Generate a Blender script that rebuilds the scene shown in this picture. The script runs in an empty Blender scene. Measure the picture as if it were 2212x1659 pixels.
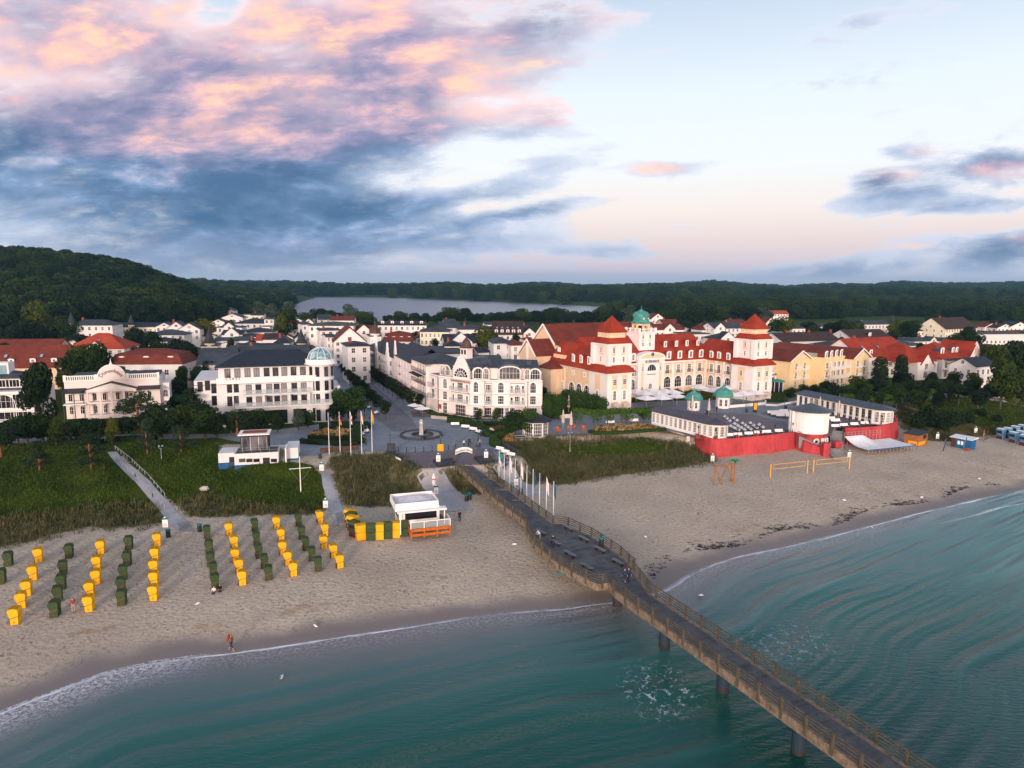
import bpy,bmesh,math,random
import numpy as np
from mathutils import Vector,Matrix,noise as mnoise
R = math.radians
sc = bpy.context.scene
COL = sc.collection
# ------------------------------------------------------------------ camera
CAMZ,PITCH,ROLL,FPX = 36.0,R(8.37),R(0.45),1475.0      # FPX: focal length in units of a 2212 px wide frame
_f = Vector((0,math.cos(PITCH),-math.sin(PITCH)))
_r0 = Vector((1,0,0));_u0 = Vector((0,math.sin(PITCH),math.cos(PITCH)))
_r = _r0*math.cos(ROLL) + _u0*math.sin(ROLL)
_u = _u0*math.cos(ROLL) - _r0*math.sin(ROLL)
cam = bpy.data.cameras.new('camera');camo = bpy.data.objects.new('camera',cam);COL.objects.link(camo)
cam.sensor_width = 36.0;cam.lens = 36.0*FPX/2212.0;cam.clip_start = 0.5;cam.clip_end = 30000
m = Matrix(((_r.x,_u.x,-_f.x,0),(_r.y,_u.y,-_f.y,0),(_r.z,_u.z,-_f.z,CAMZ),(0,0,0,1)))
camo.matrix_world = m
sc.camera = camo

def ray(px,py):
 return (_f + _r*((px-1106)/FPX) + _u*((829.5-py)/FPX))
def uv_of(px,py):                                           # direction as slopes (x/y, z/y)
 d = ray(px,py);return d.x/d.y,d.z/d.y

# ------------------------------------------------------------------ node helper
class NT:
 def __init__(s,tree): s.t = tree;s.n = tree.nodes;s.l = tree.links
 def new(s,typ,**kw):
  n = s.n.new(typ)
  for k,v in kw.items(): setattr(n,k,v)
  return n
 def inp(s,n,i,v):
  if v is None: return
  if isinstance(v,bpy.types.NodeSocket): s.l.new(v,n.inputs[i])
  else: n.inputs[i].default_value = v
 def math(s,op,a,b=None,c=None,clamp=False):
  n = s.new('ShaderNodeMath',operation=op);n.use_clamp = clamp
  s.inp(n,0,a);s.inp(n,1,b);s.inp(n,2,c);return n.outputs[0]
 def vm(s,op,a,b=None,out=0):
  n = s.new('ShaderNodeVectorMath',operation=op);s.inp(n,0,a);s.inp(n,1,b);return n.outputs[out]
 def mapr(s,v,a,b,c=0.0,d=1.0,smooth=True):
  n = s.new('ShaderNodeMapRange');n.interpolation_type = 'SMOOTHSTEP' if smooth else 'LINEAR'
  for i,q in enumerate((v,a,b,c,d)): s.inp(n,i,q)
  return n.outputs[0]
 def noise(s,vec,scale,detail=4,rough=.55,dist=0.0,out=0):
  n = s.new('ShaderNodeTexNoise');s.inp(n,'Vector',vec);s.inp(n,'Scale',scale);s.inp(n,'Detail',detail)
  s.inp(n,'Roughness',rough);s.inp(n,'Distortion',dist);return n.outputs[out]
 def mix(s,f,a,b,mode='MIX'):
  n = s.new('ShaderNodeMix');n.data_type = 'RGBA';n.blend_type = mode
  s.inp(n,0,f);s.inp(n,6,c4(a));s.inp(n,7,c4(b));return n.outputs[2]
 def ramp(s,f,stops):
  n = s.new('ShaderNodeValToRGB');s.inp(n,0,f);e = n.color_ramp.elements
  while len(e) < len(stops): e.new(0.5)
  for q,(p,c) in zip(e,stops): q.position = p;q.color = c4(c)
  return n.outputs[0]
 def comb(s,x,y,z):
  n = s.new('ShaderNodeCombineXYZ');s.inp(n,0,x);s.inp(n,1,y);s.inp(n,2,z);return n.outputs[0]
 def sep(s,v):
  n = s.new('ShaderNodeSeparateXYZ');s.inp(n,0,v);return n.outputs
def c4(c):
 if isinstance(c,bpy.types.NodeSocket) or c is None: return c
 c = tuple(c);return c if len(c) == 4 else c + (1.0,)
def srgb(r,g,b):                                            # 0-255 display value to linear
 f = lambda v: (v/255/12.92) if v/255 <= .04045 else ((v/255+.055)/1.055)**2.4
 return (f(r),f(g),f(b))

# ------------------------------------------------------------------ world: dawn sky with broken cloud
world = bpy.data.worlds.new('World');sc.world = world;world.use_nodes = True
W = NT(world.node_tree);W.n.clear()
tc = W.new('ShaderNodeTexCoord').outputs['Generated']
dx,dy,dz = W.sep(tc)
dys = W.math('MAXIMUM',dy,0.05)
U = W.math('DIVIDE',dx,dys);V = W.math('DIVIDE',dz,dys)
front = W.mapr(dy,0.15,0.5)
sky = W.new('ShaderNodeTexSky');sky.sky_type = 'NISHITA';sky.sun_disc = False
SUN_EL,SUN_AZ = R(9),R(187)                                  # azimuth clockwise from +Y: the sun stands behind the camera
sky.sun_elevation = SUN_EL;sky.sun_rotation = SUN_AZ;sky.air_density = 1.2;sky.dust_density = 2.0
el = W.math('MAXIMUM',dz,0.0)
grad = W.ramp(W.mapr(el,0,0.5,smooth=False),[(0.0,srgb(196,202,226)),(0.05,srgb(220,206,220)),(0.11,srgb(232,212,214)),
 (0.2,srgb(243,230,226)),(0.32,srgb(238,241,244)),(0.5,srgb(227,237,246)),(0.7,srgb(196,211,230)),(1.0,srgb(112,136,172))])
# the brighter, warmer half of the sky round the rising sun (behind the camera)
glow = W.ramp(W.mapr(el,0,0.9,smooth=False),[(0,(3.1,2.15,1.65)),(0.25,(2.2,1.65,1.42)),(0.55,(.95,.88,.92)),(1.0,(.50,.56,.68))])
back = W.mapr(dy,0.25,-0.6)
base = W.mix(back,grad,glow)
base = W.mix(0.1,base,W.vm('SCALE',sky.outputs[0],None))
W.n[-1].inputs  # no-op
_sc = [n for n in W.n if n.bl_idname == 'ShaderNodeVectorMath' and n.operation == 'SCALE'][0];_sc.inputs['Scale'].default_value = 0.12

def blobs(lst):
 """sum of soft ellipses given as (px, py, half width px, half height px, tilt deg, weight) of the photograph's frame, kept as sky directions"""
 tot = None
 P = W.comb(U,V,0.0)
 for (px,py,a,b,rot,w) in lst:
  u,v = uv_of(px,py)
  mp = W.new('ShaderNodeMapping',vector_type='TEXTURE')
  W.l.new(P,mp.inputs[0]);mp.inputs[1].default_value = (u,v,0);mp.inputs[2].default_value = (0,0,R(rot))
  mp.inputs[3].default_value = (a/FPX,b/FPX,1)
  g = W.mapr(W.vm('LENGTH',mp.outputs[0],out=1),0.25,1.35,w,0.0)
  tot = g if tot is None else W.math('ADD',tot,g)
 return tot
# perspective coordinates of a flat cloud layer
vv = W.math('ADD',V,0.16)
cx = W.math('DIVIDE',U,vv);cy = W.math('DIVIDE',1.0,vv)
cl = W.comb(cx,W.math('MULTIPLY',cy,1.25),0.0)
# mix of layer noise and direction noise so that clouds neither streak nor blob
dirv = W.comb(U,W.math('MULTIPLY',V,2.1),3.7)
warp = W.vm('SCALE',W.vm('SUBTRACT',W.noise(dirv,3.0,3,.5,out=1),(.5,.5,.5)),None);W.n[-1]
for n in W.n:
 if n.bl_idname == 'ShaderNodeVectorMath' and n.operation == 'SCALE' and n is not _sc: n.inputs['Scale'].default_value = 0.13
dw = W.vm('ADD',dirv,warp)
nA = W.noise(dw,5.0,7,.60)
nB = W.noise(W.vm('ADD',cl,W.vm('MULTIPLY',warp,(2.5,2.5,0))),1.15,6,.58)
nA2 = W.noise(W.vm('ADD',dw,(0.02,-0.045,0)),5.0,4,.58)
nL = W.noise(W.comb(W.math('MULTIPLY',U,.8),W.math('MULTIPLY',V,2.2),8.0),2.6,3,.5)
nC = W.noise(W.vm('ADD',W.comb(W.math('SUBTRACT',U,W.math('MULTIPLY',V,0.9)),W.math('MULTIPLY',V,3.4),1.3),warp),9.0,8,.62)
N = W.math('ADD',W.math('ADD',W.math('MULTIPLY',nA,0.42),W.math('MULTIPLY',nB,0.22)),W.math('MULTIPLY',nC,0.44))
cover = blobs([
 (150,160,640,280,-6,.86),(640,200,430,250,10,.70),(400,420,640,180,-3,.84),(1000,70,300,130,12,.66),(960,220,200,80,20,.35),
 (300,560,700,60,0,.6),(820,480,420,80,4,.55),(1000,500,260,40,6,.3),(1180,100,150,90,30,.42),(1010,300,190,60,15,.30),(1150,262,110,40,10,.5),
 (1190,180,120,60,20,.3),(950,355,110,30,8,.45),(1240,350,120,30,4,.42),(1250,440,230,20,9,.58),(1060,410,160,26,8,.4),(1420,368,80,24,0,.55),
 (1200,525,250,24,2,.55),(1350,545,160,16,1,.45),(1500,488,80,14,2,.5),(1250,560,300,30,0,.2),
 (1950,395,150,34,4,.55),(1880,385,70,26,10,.5),(2160,375,90,36,4,.6),(1960,437,190,30,3,.62),(2150,447,160,22,4,.6),(2110,345,170,26,4,.5),(1960,330,60,18,4,.5),
 (2060,560,330,62,8,.78),(2200,530,160,40,10,.6),(1700,590,240,24,4,.4),(1960,20,220,34,14,.42),(1800,40,120,20,10,.2),
 (470,20,70,34,20,-.45),(60,350,90,18,4,-.5),(190,360,60,16,4,-.4),(905,380,160,50,18,-.55),(990,330,130,40,15,-.35)])
dens = W.math('ADD',cover,W.math('MULTIPLY',W.math('SUBTRACT',N,0.53),4.0))
alpha = W.mapr(dens,0.22,0.64)
thick = W.mapr(dens,0.35,1.30)
pink = blobs([(250,150,700,200,-4,.9),(800,110,620,190,8,.8),(1150,240,160,40,0,.8),(1040,190,60,30,0,.6),(1500,484,90,10,0,.8),
 (1410,362,70,20,0,.7),(1370,420,90,12,8,.8),(1930,378,80,20,0,.75),(2170,368,90,26,0,.85),(2000,326,60,16,0,.6),(2200,515,50,14,0,.8),(1950,532,90,10,0,.5),
 (600,240,300,60,0,.4),(900,220,200,50,20,.3)])
rel = W.math('MULTIPLY',W.math('SUBTRACT',nA,nA2),2.6)
lit = W.math('ADD',W.math('ADD',W.math('MULTIPLY',W.math('SUBTRACT',W.math('ADD',W.math('MULTIPLY',nL,.62),W.math('ADD',W.math('MULTIPLY',nB,.2),W.math('MULTIPLY',nC,.34))),.58),3.0),0.50),rel,clamp=True)
c_blue = W.ramp(lit,[(0.0,srgb(80,116,154)),(0.32,srgb(104,136,172)),(0.62,srgb(140,165,200)),(0.9,srgb(188,200,222)),(1.0,srgb(214,218,232))])
c_pink = W.ramp(lit,[(0.0,srgb(130,136,170)),(0.30,srgb(160,156,186)),(0.55,srgb(196,176,196)),(0.75,srgb(232,194,198)),(0.92,srgb(247,206,192)),(1.0,srgb(250,214,190))])
pk = W.mapr(W.math('ADD',pink,W.math('MULTIPLY',W.math('SUBTRACT',nC,.5),1.6)),0.15,0.95)
ccol = W.mix(0.2,W.mix(pk,c_blue,c_pink),W.mix(pk,c_blue,c_pink),'MULTIPLY')
ccol = W.mix(W.mapr(nC,.40,.60,.24,0.0),ccol,srgb(96,118,150))
edge = W.mix(pk,srgb(214,220,234),srgb(244,222,224))
ccol = W.mix(thick,edge,ccol)
ccol = W.mix(W.mapr(V,0.0,0.09,0.45,0.0),ccol,srgb(186,186,210))
alpha = W.math('MULTIPLY',alpha,W.math('MULTIPLY',front,W.mapr(V,0.0,0.02)))
final = W.mix(alpha,base,ccol)
bg = W.new('ShaderNodeBackground');W.inp(bg,0,final);bg.inputs[1].default_value = 1.0
wo = W.new('ShaderNodeOutputWorld');W.l.new(bg.outputs[0],wo.inputs[0])

# ------------------------------------------------------------------ sun: low, veiled, behind the camera
sl = bpy.data.lights.new('sun','SUN');so = bpy.data.objects.new('sun',sl);COL.objects.link(so)
sl.energy = 2.4;sl.angle = R(10);sl.color = (1.0,0.80,0.68)
sdir = Vector((math.sin(SUN_AZ)*math.cos(SUN_EL),math.cos(SUN_AZ)*math.cos(SUN_EL),math.sin(SUN_EL)))
so.rotation_euler = sdir.to_track_quat('Z','Y').to_euler();so.location = (0,-50,80)
sc.view_settings.view_transform = 'Standard';sc.view_settings.look = 'None';sc.view_settings.gamma = 1.0
sc.view_settings.exposure = 0.28;sc.view_settings.use_curve_mapping = False
sc.cycles.max_bounces = 6;sc.cycles.diffuse_bounces = 2;sc.cycles.glossy_bounces = 3;sc.cycles.transparent_max_bounces = 6
sc.cycles.volume_bounces = 0;sc.cycles.caustics_reflective = False;sc.cycles.caustics_refractive = False
world.cycles.sampling_method = 'MANUAL';world.cycles.sample_map_resolution = 256

# ================================================================== terrain
PZ = 5.0                                                      # level of plaza, promenade and town
def GP(px,py,z):                                            # photo ray meets the level z
 d = ray(px,py);t = (z-CAMZ)/d.z
 return Vector((d.x*t,d.y*t,z))
shore_px = [(-500,1745),(-200,1610),(0,1536),(60,1512),(130,1486),(230,1450),(330,1428),(430,1414),(500,1409),(600,1396),(700,1380),(800,1364),
   (900,1349),(1000,1334),(1100,1322),(1200,1314),(1300,1302),(1380,1290),(1437,1272),(1480,1243),(1540,1217),(1620,1195),(1700,1179),
   (1800,1155),(1900,1130),(2000,1104),(2100,1080),(2212,1058),(2330,1035),(2600,990)]
SH = np.array([GP(x,y,0.0)[:2] for x,y in shore_px])
SH = np.vstack([SH[0]-(SH[1]-SH[0])*8,SH,SH[-1]+np.array([900,420])])
def seg_dist(P,A,B):
 AB = B-A;t = np.clip(((P-A)@AB)/(AB@AB),0,1)
 Q = A+t[:,None]*AB;return np.hypot(*(P-Q).T),AB[0]*(P[:,1]-A[1])-AB[1]*(P[:,0]-A[0])
def shore_d(P):                                               # signed distance inland of the waterline
 best = np.full(len(P),1e9);sg = np.ones(len(P))
 for A,B in zip(SH[:-1],SH[1:]):
  d,c = seg_dist(P,A,B);k = d < best;best[k] = d[k];sg[k] = np.sign(c[k])
 return best*sg
def poly_sd(P,poly):                                         # signed distance to polygon, inside negative
 poly = np.asarray(poly,float)[:,:2];n = len(poly);best = np.full(len(P),1e9);ins = np.zeros(len(P),bool)
 for i in range(n):
  A,B = poly[i],poly[(i+1) % n]
  d,_ = seg_dist(P,A,B);best = np.minimum(best,d)
  c = ((A[1] > P[:,1]) != (B[1] > P[:,1]))
  with np.errstate(divide='ignore',invalid='ignore'):
   xx = (B[0]-A[0])*(P[:,1]-A[1])/(B[1]-A[1])+A[0]
  ins ^= c & (P[:,0] < xx)
 return np.where(ins,-best,best)
def ss(a,b,x): t = np.clip((x-a)/(b-a),0,1);return t*t*(3-2*t)

pad_plaza = [GP(*q,PZ) for q in [(560,1003),(640,1003),(700,985),(760,975),(838,975),(868,1000),(899,1011),(935,1011),(960,1008),(1012,1003),(1040,1003),(1072,1000),(1105,996),(1120,985),(1075,950),(1180,944),
   (1300,930),(1420,922),(1440,880),(2212,850),(2600,850),(2600,700),(-300,700),(-300,950),(400,955),(470,975),(540,1000)]]
pad_terr = [GP(1510,946,4.9),GP(1550,950,4.9),GP(1630,945,4.9),GP(1720,935,4.9),GP(1800,925,4.9),GP(1900,915,4.9),GP(1935,905,4.9),GP(1900,860,4.9),GP(1700,850,4.9),GP(1400,860,4.9),GP(1400,930,4.9)]
def crest(px,dist,tree):                                    # skyline pixels to (slope x/y, crest height)
 out = []
 for x,y in px:
  d = ray(x,y);out.append((d.x/d.y,CAMZ+dist*d.z/d.y-tree))
 return np.array(out)
K_left = crest([(-700,520),(-300,530),(0,545),(60,548),(120,556),(200,563),(260,573),(300,587),(350,606),(400,628),(440,650),(480,690),(520,740)],640,9)
K_mid = crest([(200,640),(330,602),(420,604),(500,612),(580,622),(640,628),(690,642),(720,660)],1250,20)
K_far = crest([(-900,590),(0,590),(340,594),(420,597),(480,600),(600,601),(750,606),(880,609),(920,605),(965,603),(1010,607),(1070,611),(1150,604),(1200,605),(1260,609),(1330,608),(1420,606),(1480,604),
     (1530,600),(1590,604),(1620,607),(1700,610),(1800,606),(1880,608),(1950,601),(2010,604),(2100,605),(2212,603),(2600,603),(3600,600)],2700,36)
lake_poly = np.array([GP(x,y,1.0)[:2] for x,y in [(560,690),(640,660),(672,646),(688,641.5),(760,642),(860,643.5),(960,648),(1060,652),(1160,656),(1260,661),(1330,665),(1420,670),(1330,684),(1100,690),(900,700),(700,700)]])
def H_(P):
 P = np.atleast_2d(np.asarray(P,float))
 d = shore_d(P)
 z = np.interp(d,[-200,-30,-6,0,3,12,30,40,52,66,90],[-8,-2.6,-0.7,0.0,.22,.85,1.7,2.05,3.9,4.7,4.85])
 wob = np.sin(P[:,0]*.31+1.3*np.sin(P[:,1]*.23))*np.cos(P[:,1]*.27+np.sin(P[:,0]*.19))
 z += np.where((d > 3) & (d < 300),wob*.10*ss(3,12,d),0)
 z += .28*ss(44,52,d)*(1-ss(66,80,d))*(wob+.6*np.sin(P[:,0]*.7+P[:,1]*.45))
 for pad,lv in ((pad_plaza,PZ-.06),(pad_terr,4.2)):
  s = poly_sd(P,pad);w = 1-ss(0.0,3.5,s) if lv > 4.5 else 1-ss(-2.5,-1.0,s);z = z*(1-w)+lv*w
 y = np.maximum(P[:,1],1);uu = P[:,0]/y
 roll = 5*np.sin(P[:,0]*.011+P[:,1]*.004)*np.cos(P[:,1]*.009)+3*np.sin(P[:,0]*.027+2)*np.sin(P[:,1]*.021)
 h1 = (np.interp(uu,K_left[:,0],K_left[:,1])-PZ)*ss(330,640,y)*(1-ss(760,1300,y))
 h2 = (np.interp(uu,K_mid[:,0],K_mid[:,1],left=0,right=0)-PZ)*ss(760,1250,y)*(1-ss(1400,1900,y))
 h3 = (np.interp(uu,K_far[:,0],K_far[:,1])-PZ)*(.15*ss(1100,1700,y)+.85*ss(1500,2700,y))*(1-.6*ss(2800,5200,y))
 hh = np.maximum(np.maximum(h1,h2),h3)
 z = z+np.maximum(hh,0)+roll*ss(900,2000,y)*.8*(1-ss(2300,2650,y))+1.5*np.maximum(roll,0)*ss(2800,3300,y)*0
 s = poly_sd(P,lake_poly);w = 1-ss(-5,25,s);z = z*(1-w)+(-1.0)*w
 return z
def Hz(x,y): return float(H_([(x,y)])[0])
_hg = {}
def G(px,py,dz=0.0):                                        # photo ray meets the terrain
 d = ray(px,py);d = d/d.y
 ts = np.concatenate([np.arange(25,420,.5),np.arange(420,3000,4)])
 P = np.stack([d.x*ts,ts],1);gap = (CAMZ+d.z*ts)-(H_(P)+dz)
 k = np.argmax(gap < 0)
 if gap[k] >= 0: k = len(ts)-1
 a,b = ts[max(k-1,0)],ts[k];ga,gb = gap[max(k-1,0)],gap[k]
 t = a+(b-a)*(ga/(ga-gb) if ga != gb else 0)
 return Vector((d.x*t,t,CAMZ+d.z*t))
def proj(v):
 v = Vector(v)-Vector((0,0,CAMZ));z = v.dot(_f);return (1106+FPX*v.dot(_r)/z,829.5-FPX*v.dot(_u)/z,z)
def zat(px,py,p):                                           # height over the spot p (x, y) seen at row py
 d = ray(px,py);t = p[1]/d.y;return CAMZ+d.z*t

# ------------------------------------------------------------------ object helpers
def tag(o,label=None,cat=None,group=None,kind=None):
 if label: o['label'] = label
 if cat: o['category'] = cat
 if group: o['group'] = group
 if kind: o['kind'] = kind
 return o
def empty(name,loc=(0,0,0),rz=0.0,label=None,cat=None,group=None):
 o = bpy.data.objects.new(name,None);COL.objects.link(o);o.location = loc;o.rotation_euler = (0,0,rz)
 o.empty_display_size = .1
 return tag(o,label,cat,group)
def link(name,me,parent=None,loc=None,rz=None,sc_=None):
 o = bpy.data.objects.new(name,me);COL.objects.link(o)
 if parent: o.parent = parent
 if loc is not None: o.location = loc
 if rz is not None: o.rotation_euler = (0,0,rz)
 if sc_ is not None: o.scale = sc_ if hasattr(sc_,'__len__') else (sc_,)*3
 return o
def copy_tree(o,parent=None):
 c = o.copy();COL.objects.link(c)
 if parent: c.parent = parent
 for ch in o.children: copy_tree(ch,c)
 return c
class MB:
 """collects polygons with material slots and links them as one mesh object"""
 def __init__(s): s.v = [];s.f = [];s.m = [];s.mats = [];s.k = 0;s.sm = [];s.M = None;s.smooth = False
 def mat(s,m):
  if m not in s.mats: s.mats.append(m)
  s.k = s.mats.index(m);return s
 def add(s,vs,fs):
  o = len(s.v)
  if s.M is not None: vs = [tuple(s.M @ Vector(q)) for q in vs]
  s.v += [tuple(q) for q in vs];s.f += [tuple(i+o for i in f) for f in fs];s.m += [s.k]*len(fs);s.sm += [s.smooth]*len(fs);return s
 def box(s,x0,y0,z0,x1,y1,z1):
  v = [(x0,y0,z0),(x1,y0,z0),(x1,y1,z0),(x0,y1,z0),(x0,y0,z1),(x1,y0,z1),(x1,y1,z1),(x0,y1,z1)]
  return s.add(v,[(0,3,2,1),(4,5,6,7),(0,1,5,4),(1,2,6,5),(2,3,7,6),(3,0,4,7)])
 def cbox(s,cx,cy,z0,w,d,h): return s.box(cx-w/2,cy-d/2,z0,cx+w/2,cy+d/2,z0+h)
 def prism(s,pts,z0,z1,cap=True):                       # vertical prism over a ccw outline
  n = len(pts);v = [(p[0],p[1],z0) for p in pts]+[(p[0],p[1],z1) for p in pts]
  f = [(i,(i+1) % n,n+(i+1) % n,n+i) for i in range(n)]
  if cap: f += [tuple(range(n,2*n)),tuple(range(n-1,-1,-1))]
  return s.add(v,f)
 def loft(s,rings,cap=True):
  n = len(rings[0]);v = [p for r in rings for p in r];f = []
  for k in range(len(rings)-1):
   for i in range(n): j = (i+1) % n;f.append((k*n+i,k*n+j,(k+1)*n+j,(k+1)*n+i))
  if cap: f += [tuple(range(n-1,-1,-1)),tuple(range((len(rings)-1)*n,len(rings)*n))]
  return s.add(v,f)
 def lathe(s,prof,n=12,cx=0,cy=0,a0=0.0):
  return s.loft([[(cx+r*math.cos(a0+2*math.pi*i/n),cy+r*math.sin(a0+2*math.pi*i/n),z) for i in range(n)] for r,z in prof])
 def cyl(s,cx,cy,z0,z1,r,r2=None,n=8): return s.lathe([(r,z0),(r if r2 is None else r2,z1)],n,cx,cy)
 def tube(s,pts,r,n=6):
  pts = [Vector(p) for p in pts];rr = r if hasattr(r,'__len__') else [r]*len(pts);rings = []
  for i,p in enumerate(pts):
   t = (pts[min(i+1,len(pts)-1)]-pts[max(i-1,0)]).normalized()
   a = t.cross(Vector((0,0,1)) if abs(t.z) < .9 else Vector((1,0,0))).normalized();b = t.cross(a)
   rings.append([tuple(p+(a*math.cos(2*math.pi*k/n)-b*math.sin(2*math.pi*k/n))*rr[i]) for k in range(n)])
  return s.loft(rings)
 def beam(s,p,q,w,h):                                   # rectangular bar between two points
  p = Vector(p);q = Vector(q);t = (q-p).normalized();a = t.cross(Vector((0,0,1)))
  a = a.normalized() if a.length > 1e-4 else Vector((1,0,0));b = a.cross(t)
  r = lambda c: [tuple(c+a*(i*w/2)+b*(j*h/2)) for i,j in ((-1,-1),(1,-1),(1,1),(-1,1))]
  return s.loft([r(p),r(q)])
 def quad(s,a,b,c,d): return s.add([a,b,c,d],[(0,1,2,3)])
 def mesh(s,name):
  me = bpy.data.meshes.new(name);me.from_pydata(s.v,[],s.f)
  for m in s.mats: me.materials.append(m)
  me.polygons.foreach_set('material_index',s.m);me.polygons.foreach_set('use_smooth',s.sm);me.update();return me
 def build(s,name,parent=None,loc=None,rz=None):
  return link(name,s.mesh(name),parent,loc,rz)
def T(x=0,y=0,z=0,rz=0,rx=0,ry=0,s=1): return Matrix.Translation((x,y,z)) @ Matrix.Rotation(rz,4,'Z') @ Matrix.Rotation(ry,4,'Y') @ Matrix.Rotation(rx,4,'X') @ Matrix.Scale(s,4)
def grid_mesh(name,V,nx,ny,attrs=None):
 me = bpy.data.meshes.new(name);n = len(V);me.vertices.add(n);me.vertices.foreach_set('co',np.asarray(V,np.float32).ravel())
 i,j = np.meshgrid(np.arange(nx-1),np.arange(ny-1));a = (j*nx+i).ravel()
 F = np.stack([a,a+1,a+1+nx,a+nx],1).astype(np.int32)
 return fill(me,F,attrs)
def fill(me,F,attrs=None,smooth=True):
 me.loops.add(F.size);me.loops.foreach_set('vertex_index',F.ravel());me.polygons.add(len(F))
 me.polygons.foreach_set('loop_start',np.arange(0,F.size,F.shape[1],dtype=np.int32))
 try: me.polygons.foreach_set('loop_total',np.full(len(F),F.shape[1],np.int32))
 except Exception: pass
 me.polygons.foreach_set('use_smooth',np.full(len(F),smooth));me.update(calc_edges=True)
 for k,v in (attrs or {}).items():
  at = me.attributes.new(k,'FLOAT','POINT');at.data.foreach_set('value',np.asarray(v,np.float32))
 return me

# ------------------------------------------------------------------ materials
def principled(name,base=(.5,.5,.5),rough=.8,spec=.3,metal=0.0):
 m = bpy.data.materials.new(name);m.use_nodes = True;t = NT(m.node_tree);b = t.n['Principled BSDF']
 b.inputs['Base Color'].default_value = c4(base);b.inputs['Roughness'].default_value = rough
 b.inputs['Specular IOR Level'].default_value = spec;b.inputs['Metallic'].default_value = metal
 m.diffuse_color = c4(base)
 return m,t,b
_mc = {}
def mat(name,base,rough=.8,spec=.25,var=.12,scale=.6,metal=0.0,bump=0.0,vs=None):
 """plain surface with a little uneven wear in world space"""
 if name in _mc: return _mc[name]
 m,t,b = principled(name,base,rough,spec,metal)
 g = t.new('ShaderNodeNewGeometry').outputs['Position']
 n1 = t.noise(g,scale,5,.6);n2 = t.noise(t.vm('MULTIPLY',g,(1,1,.25)),scale*5,3,.6)
 f = t.math('ADD',t.math('MULTIPLY',n1,.6),t.math('MULTIPLY',n2,.4))
 dk = tuple(c*(1-var*1.6) for c in base);lt = tuple(min(1,c*(1+var)) for c in base)
 t.l.new(t.mix(t.mapr(f,.3,.7),dk,lt),b.inputs['Base Color'])
 if bump:
  bp = t.new('ShaderNodeBump');bp.inputs['Strength'].default_value = bump;bp.inputs['Distance'].default_value = .05
  t.l.new(n2,bp.inputs['Height']);t.l.new(bp.outputs[0],b.inputs['Normal'])
 _mc[name] = m;return m

def ground_mat():
 m,t,b = principled('ground_surface',rough=.95,spec=.1)
 g = t.new('ShaderNodeNewGeometry').outputs['Position']
 A = lambda n: t.new('ShaderNodeAttribute',attribute_name=n).outputs['Fac']
 d = A('shore');green = A('green');dune = A('dune')
 nb = t.noise(g,.09,5,.6);nm = t.noise(g,.45,6,.65);nf = t.noise(g,2.6,5,.7);ng = t.noise(g,7.0,3,.7)
 foot = t.new('ShaderNodeTexVoronoi');foot.feature = 'SMOOTH_F1';t.inp(foot,'Vector',g);foot.inputs['Scale'].default_value = 1.9;foot.inputs['Smoothness'].default_value = .4
 sand = t.mix(t.mapr(nb,.3,.7),(.47,.395,.305),(.58,.495,.39))
 sand = t.mix(t.mapr(nm,.25,.75,.42,0),sand,(.31,.265,.23))
 speck = t.math('MULTIPLY',t.mapr(nf,.50,.64),t.mapr(nm,.34,.6))
 sand = t.mix(t.math('MULTIPLY',speck,.85),sand,(.17,.15,.14))
 sand = t.mix(t.math('MULTIPLY',t.mapr(ng,.6,.74),.45),sand,(.12,.105,.09))
 dn = t.math('ADD',d,t.math('MULTIPLY',t.math('SUBTRACT',nb,.5),5.0))
 wet = t.mapr(dn,1.0,5.0,1.0,0.0)
 sand = t.mix(wet,sand,(.20,.175,.165))
 # straw-coloured drift of washed-up weed
 straw = t.math('MULTIPLY',t.mapr(t.noise(g,.22,4,.6),.60,.68),t.math('MULTIPLY',t.mapr(d,2,5),t.mapr(d,9,14,1,0)))
 sand = t.mix(t.math('MULTIPLY',straw,.7),sand,(.36,.25,.15))
 # meadow
 gr = t.ramp(t.math('ADD',t.math('MULTIPLY',nb,.6),t.math('MULTIPLY',nf,.4)),[(.30,(.014,.030,.003)),(.45,(.032,.058,.005)),(.58,(.058,.080,.008)),(.75,(.09,.08,.02))])
 gr = t.mix(t.mapr(ng,.5,.72,0,.6),gr,(.014,.028,.006))
 dg = t.ramp(t.math('ADD',t.math('MULTIPLY',nm,.6),t.math('MULTIPLY',nf,.4)),[(.3,(.05,.055,.028)),(.5,(.12,.11,.055)),(.68,(.24,.20,.13))])
 en = t.math('MULTIPLY',t.math('SUBTRACT',t.math('ADD',nm,nf),1.0),1.3)
 fd = t.mapr(t.math('ADD',dune,en),.35,.65);fg = t.mapr(t.math('ADD',green,en),.40,.60)
 col = t.mix(fd,sand,dg);col = t.mix(fg,col,gr)
 t.l.new(col,b.inputs['Base Color'])
 t.l.new(t.mapr(wet,0,1,.95,.5),b.inputs['Roughness'])
 bp = t.new('ShaderNodeBump');bp.inputs['Strength'].default_value = .8;bp.inputs['Distance'].default_value = .22
 hgt = t.math('ADD',t.math('MULTIPLY',foot.outputs['Distance'],.6),t.math('ADD',nf,t.math('MULTIPLY',ng,.4)))
 t.l.new(t.math('MULTIPLY',hgt,t.mapr(dn,1,6)),bp.inputs['Height']);t.l.new(bp.outputs[0],b.inputs['Normal'])
 return m

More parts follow.
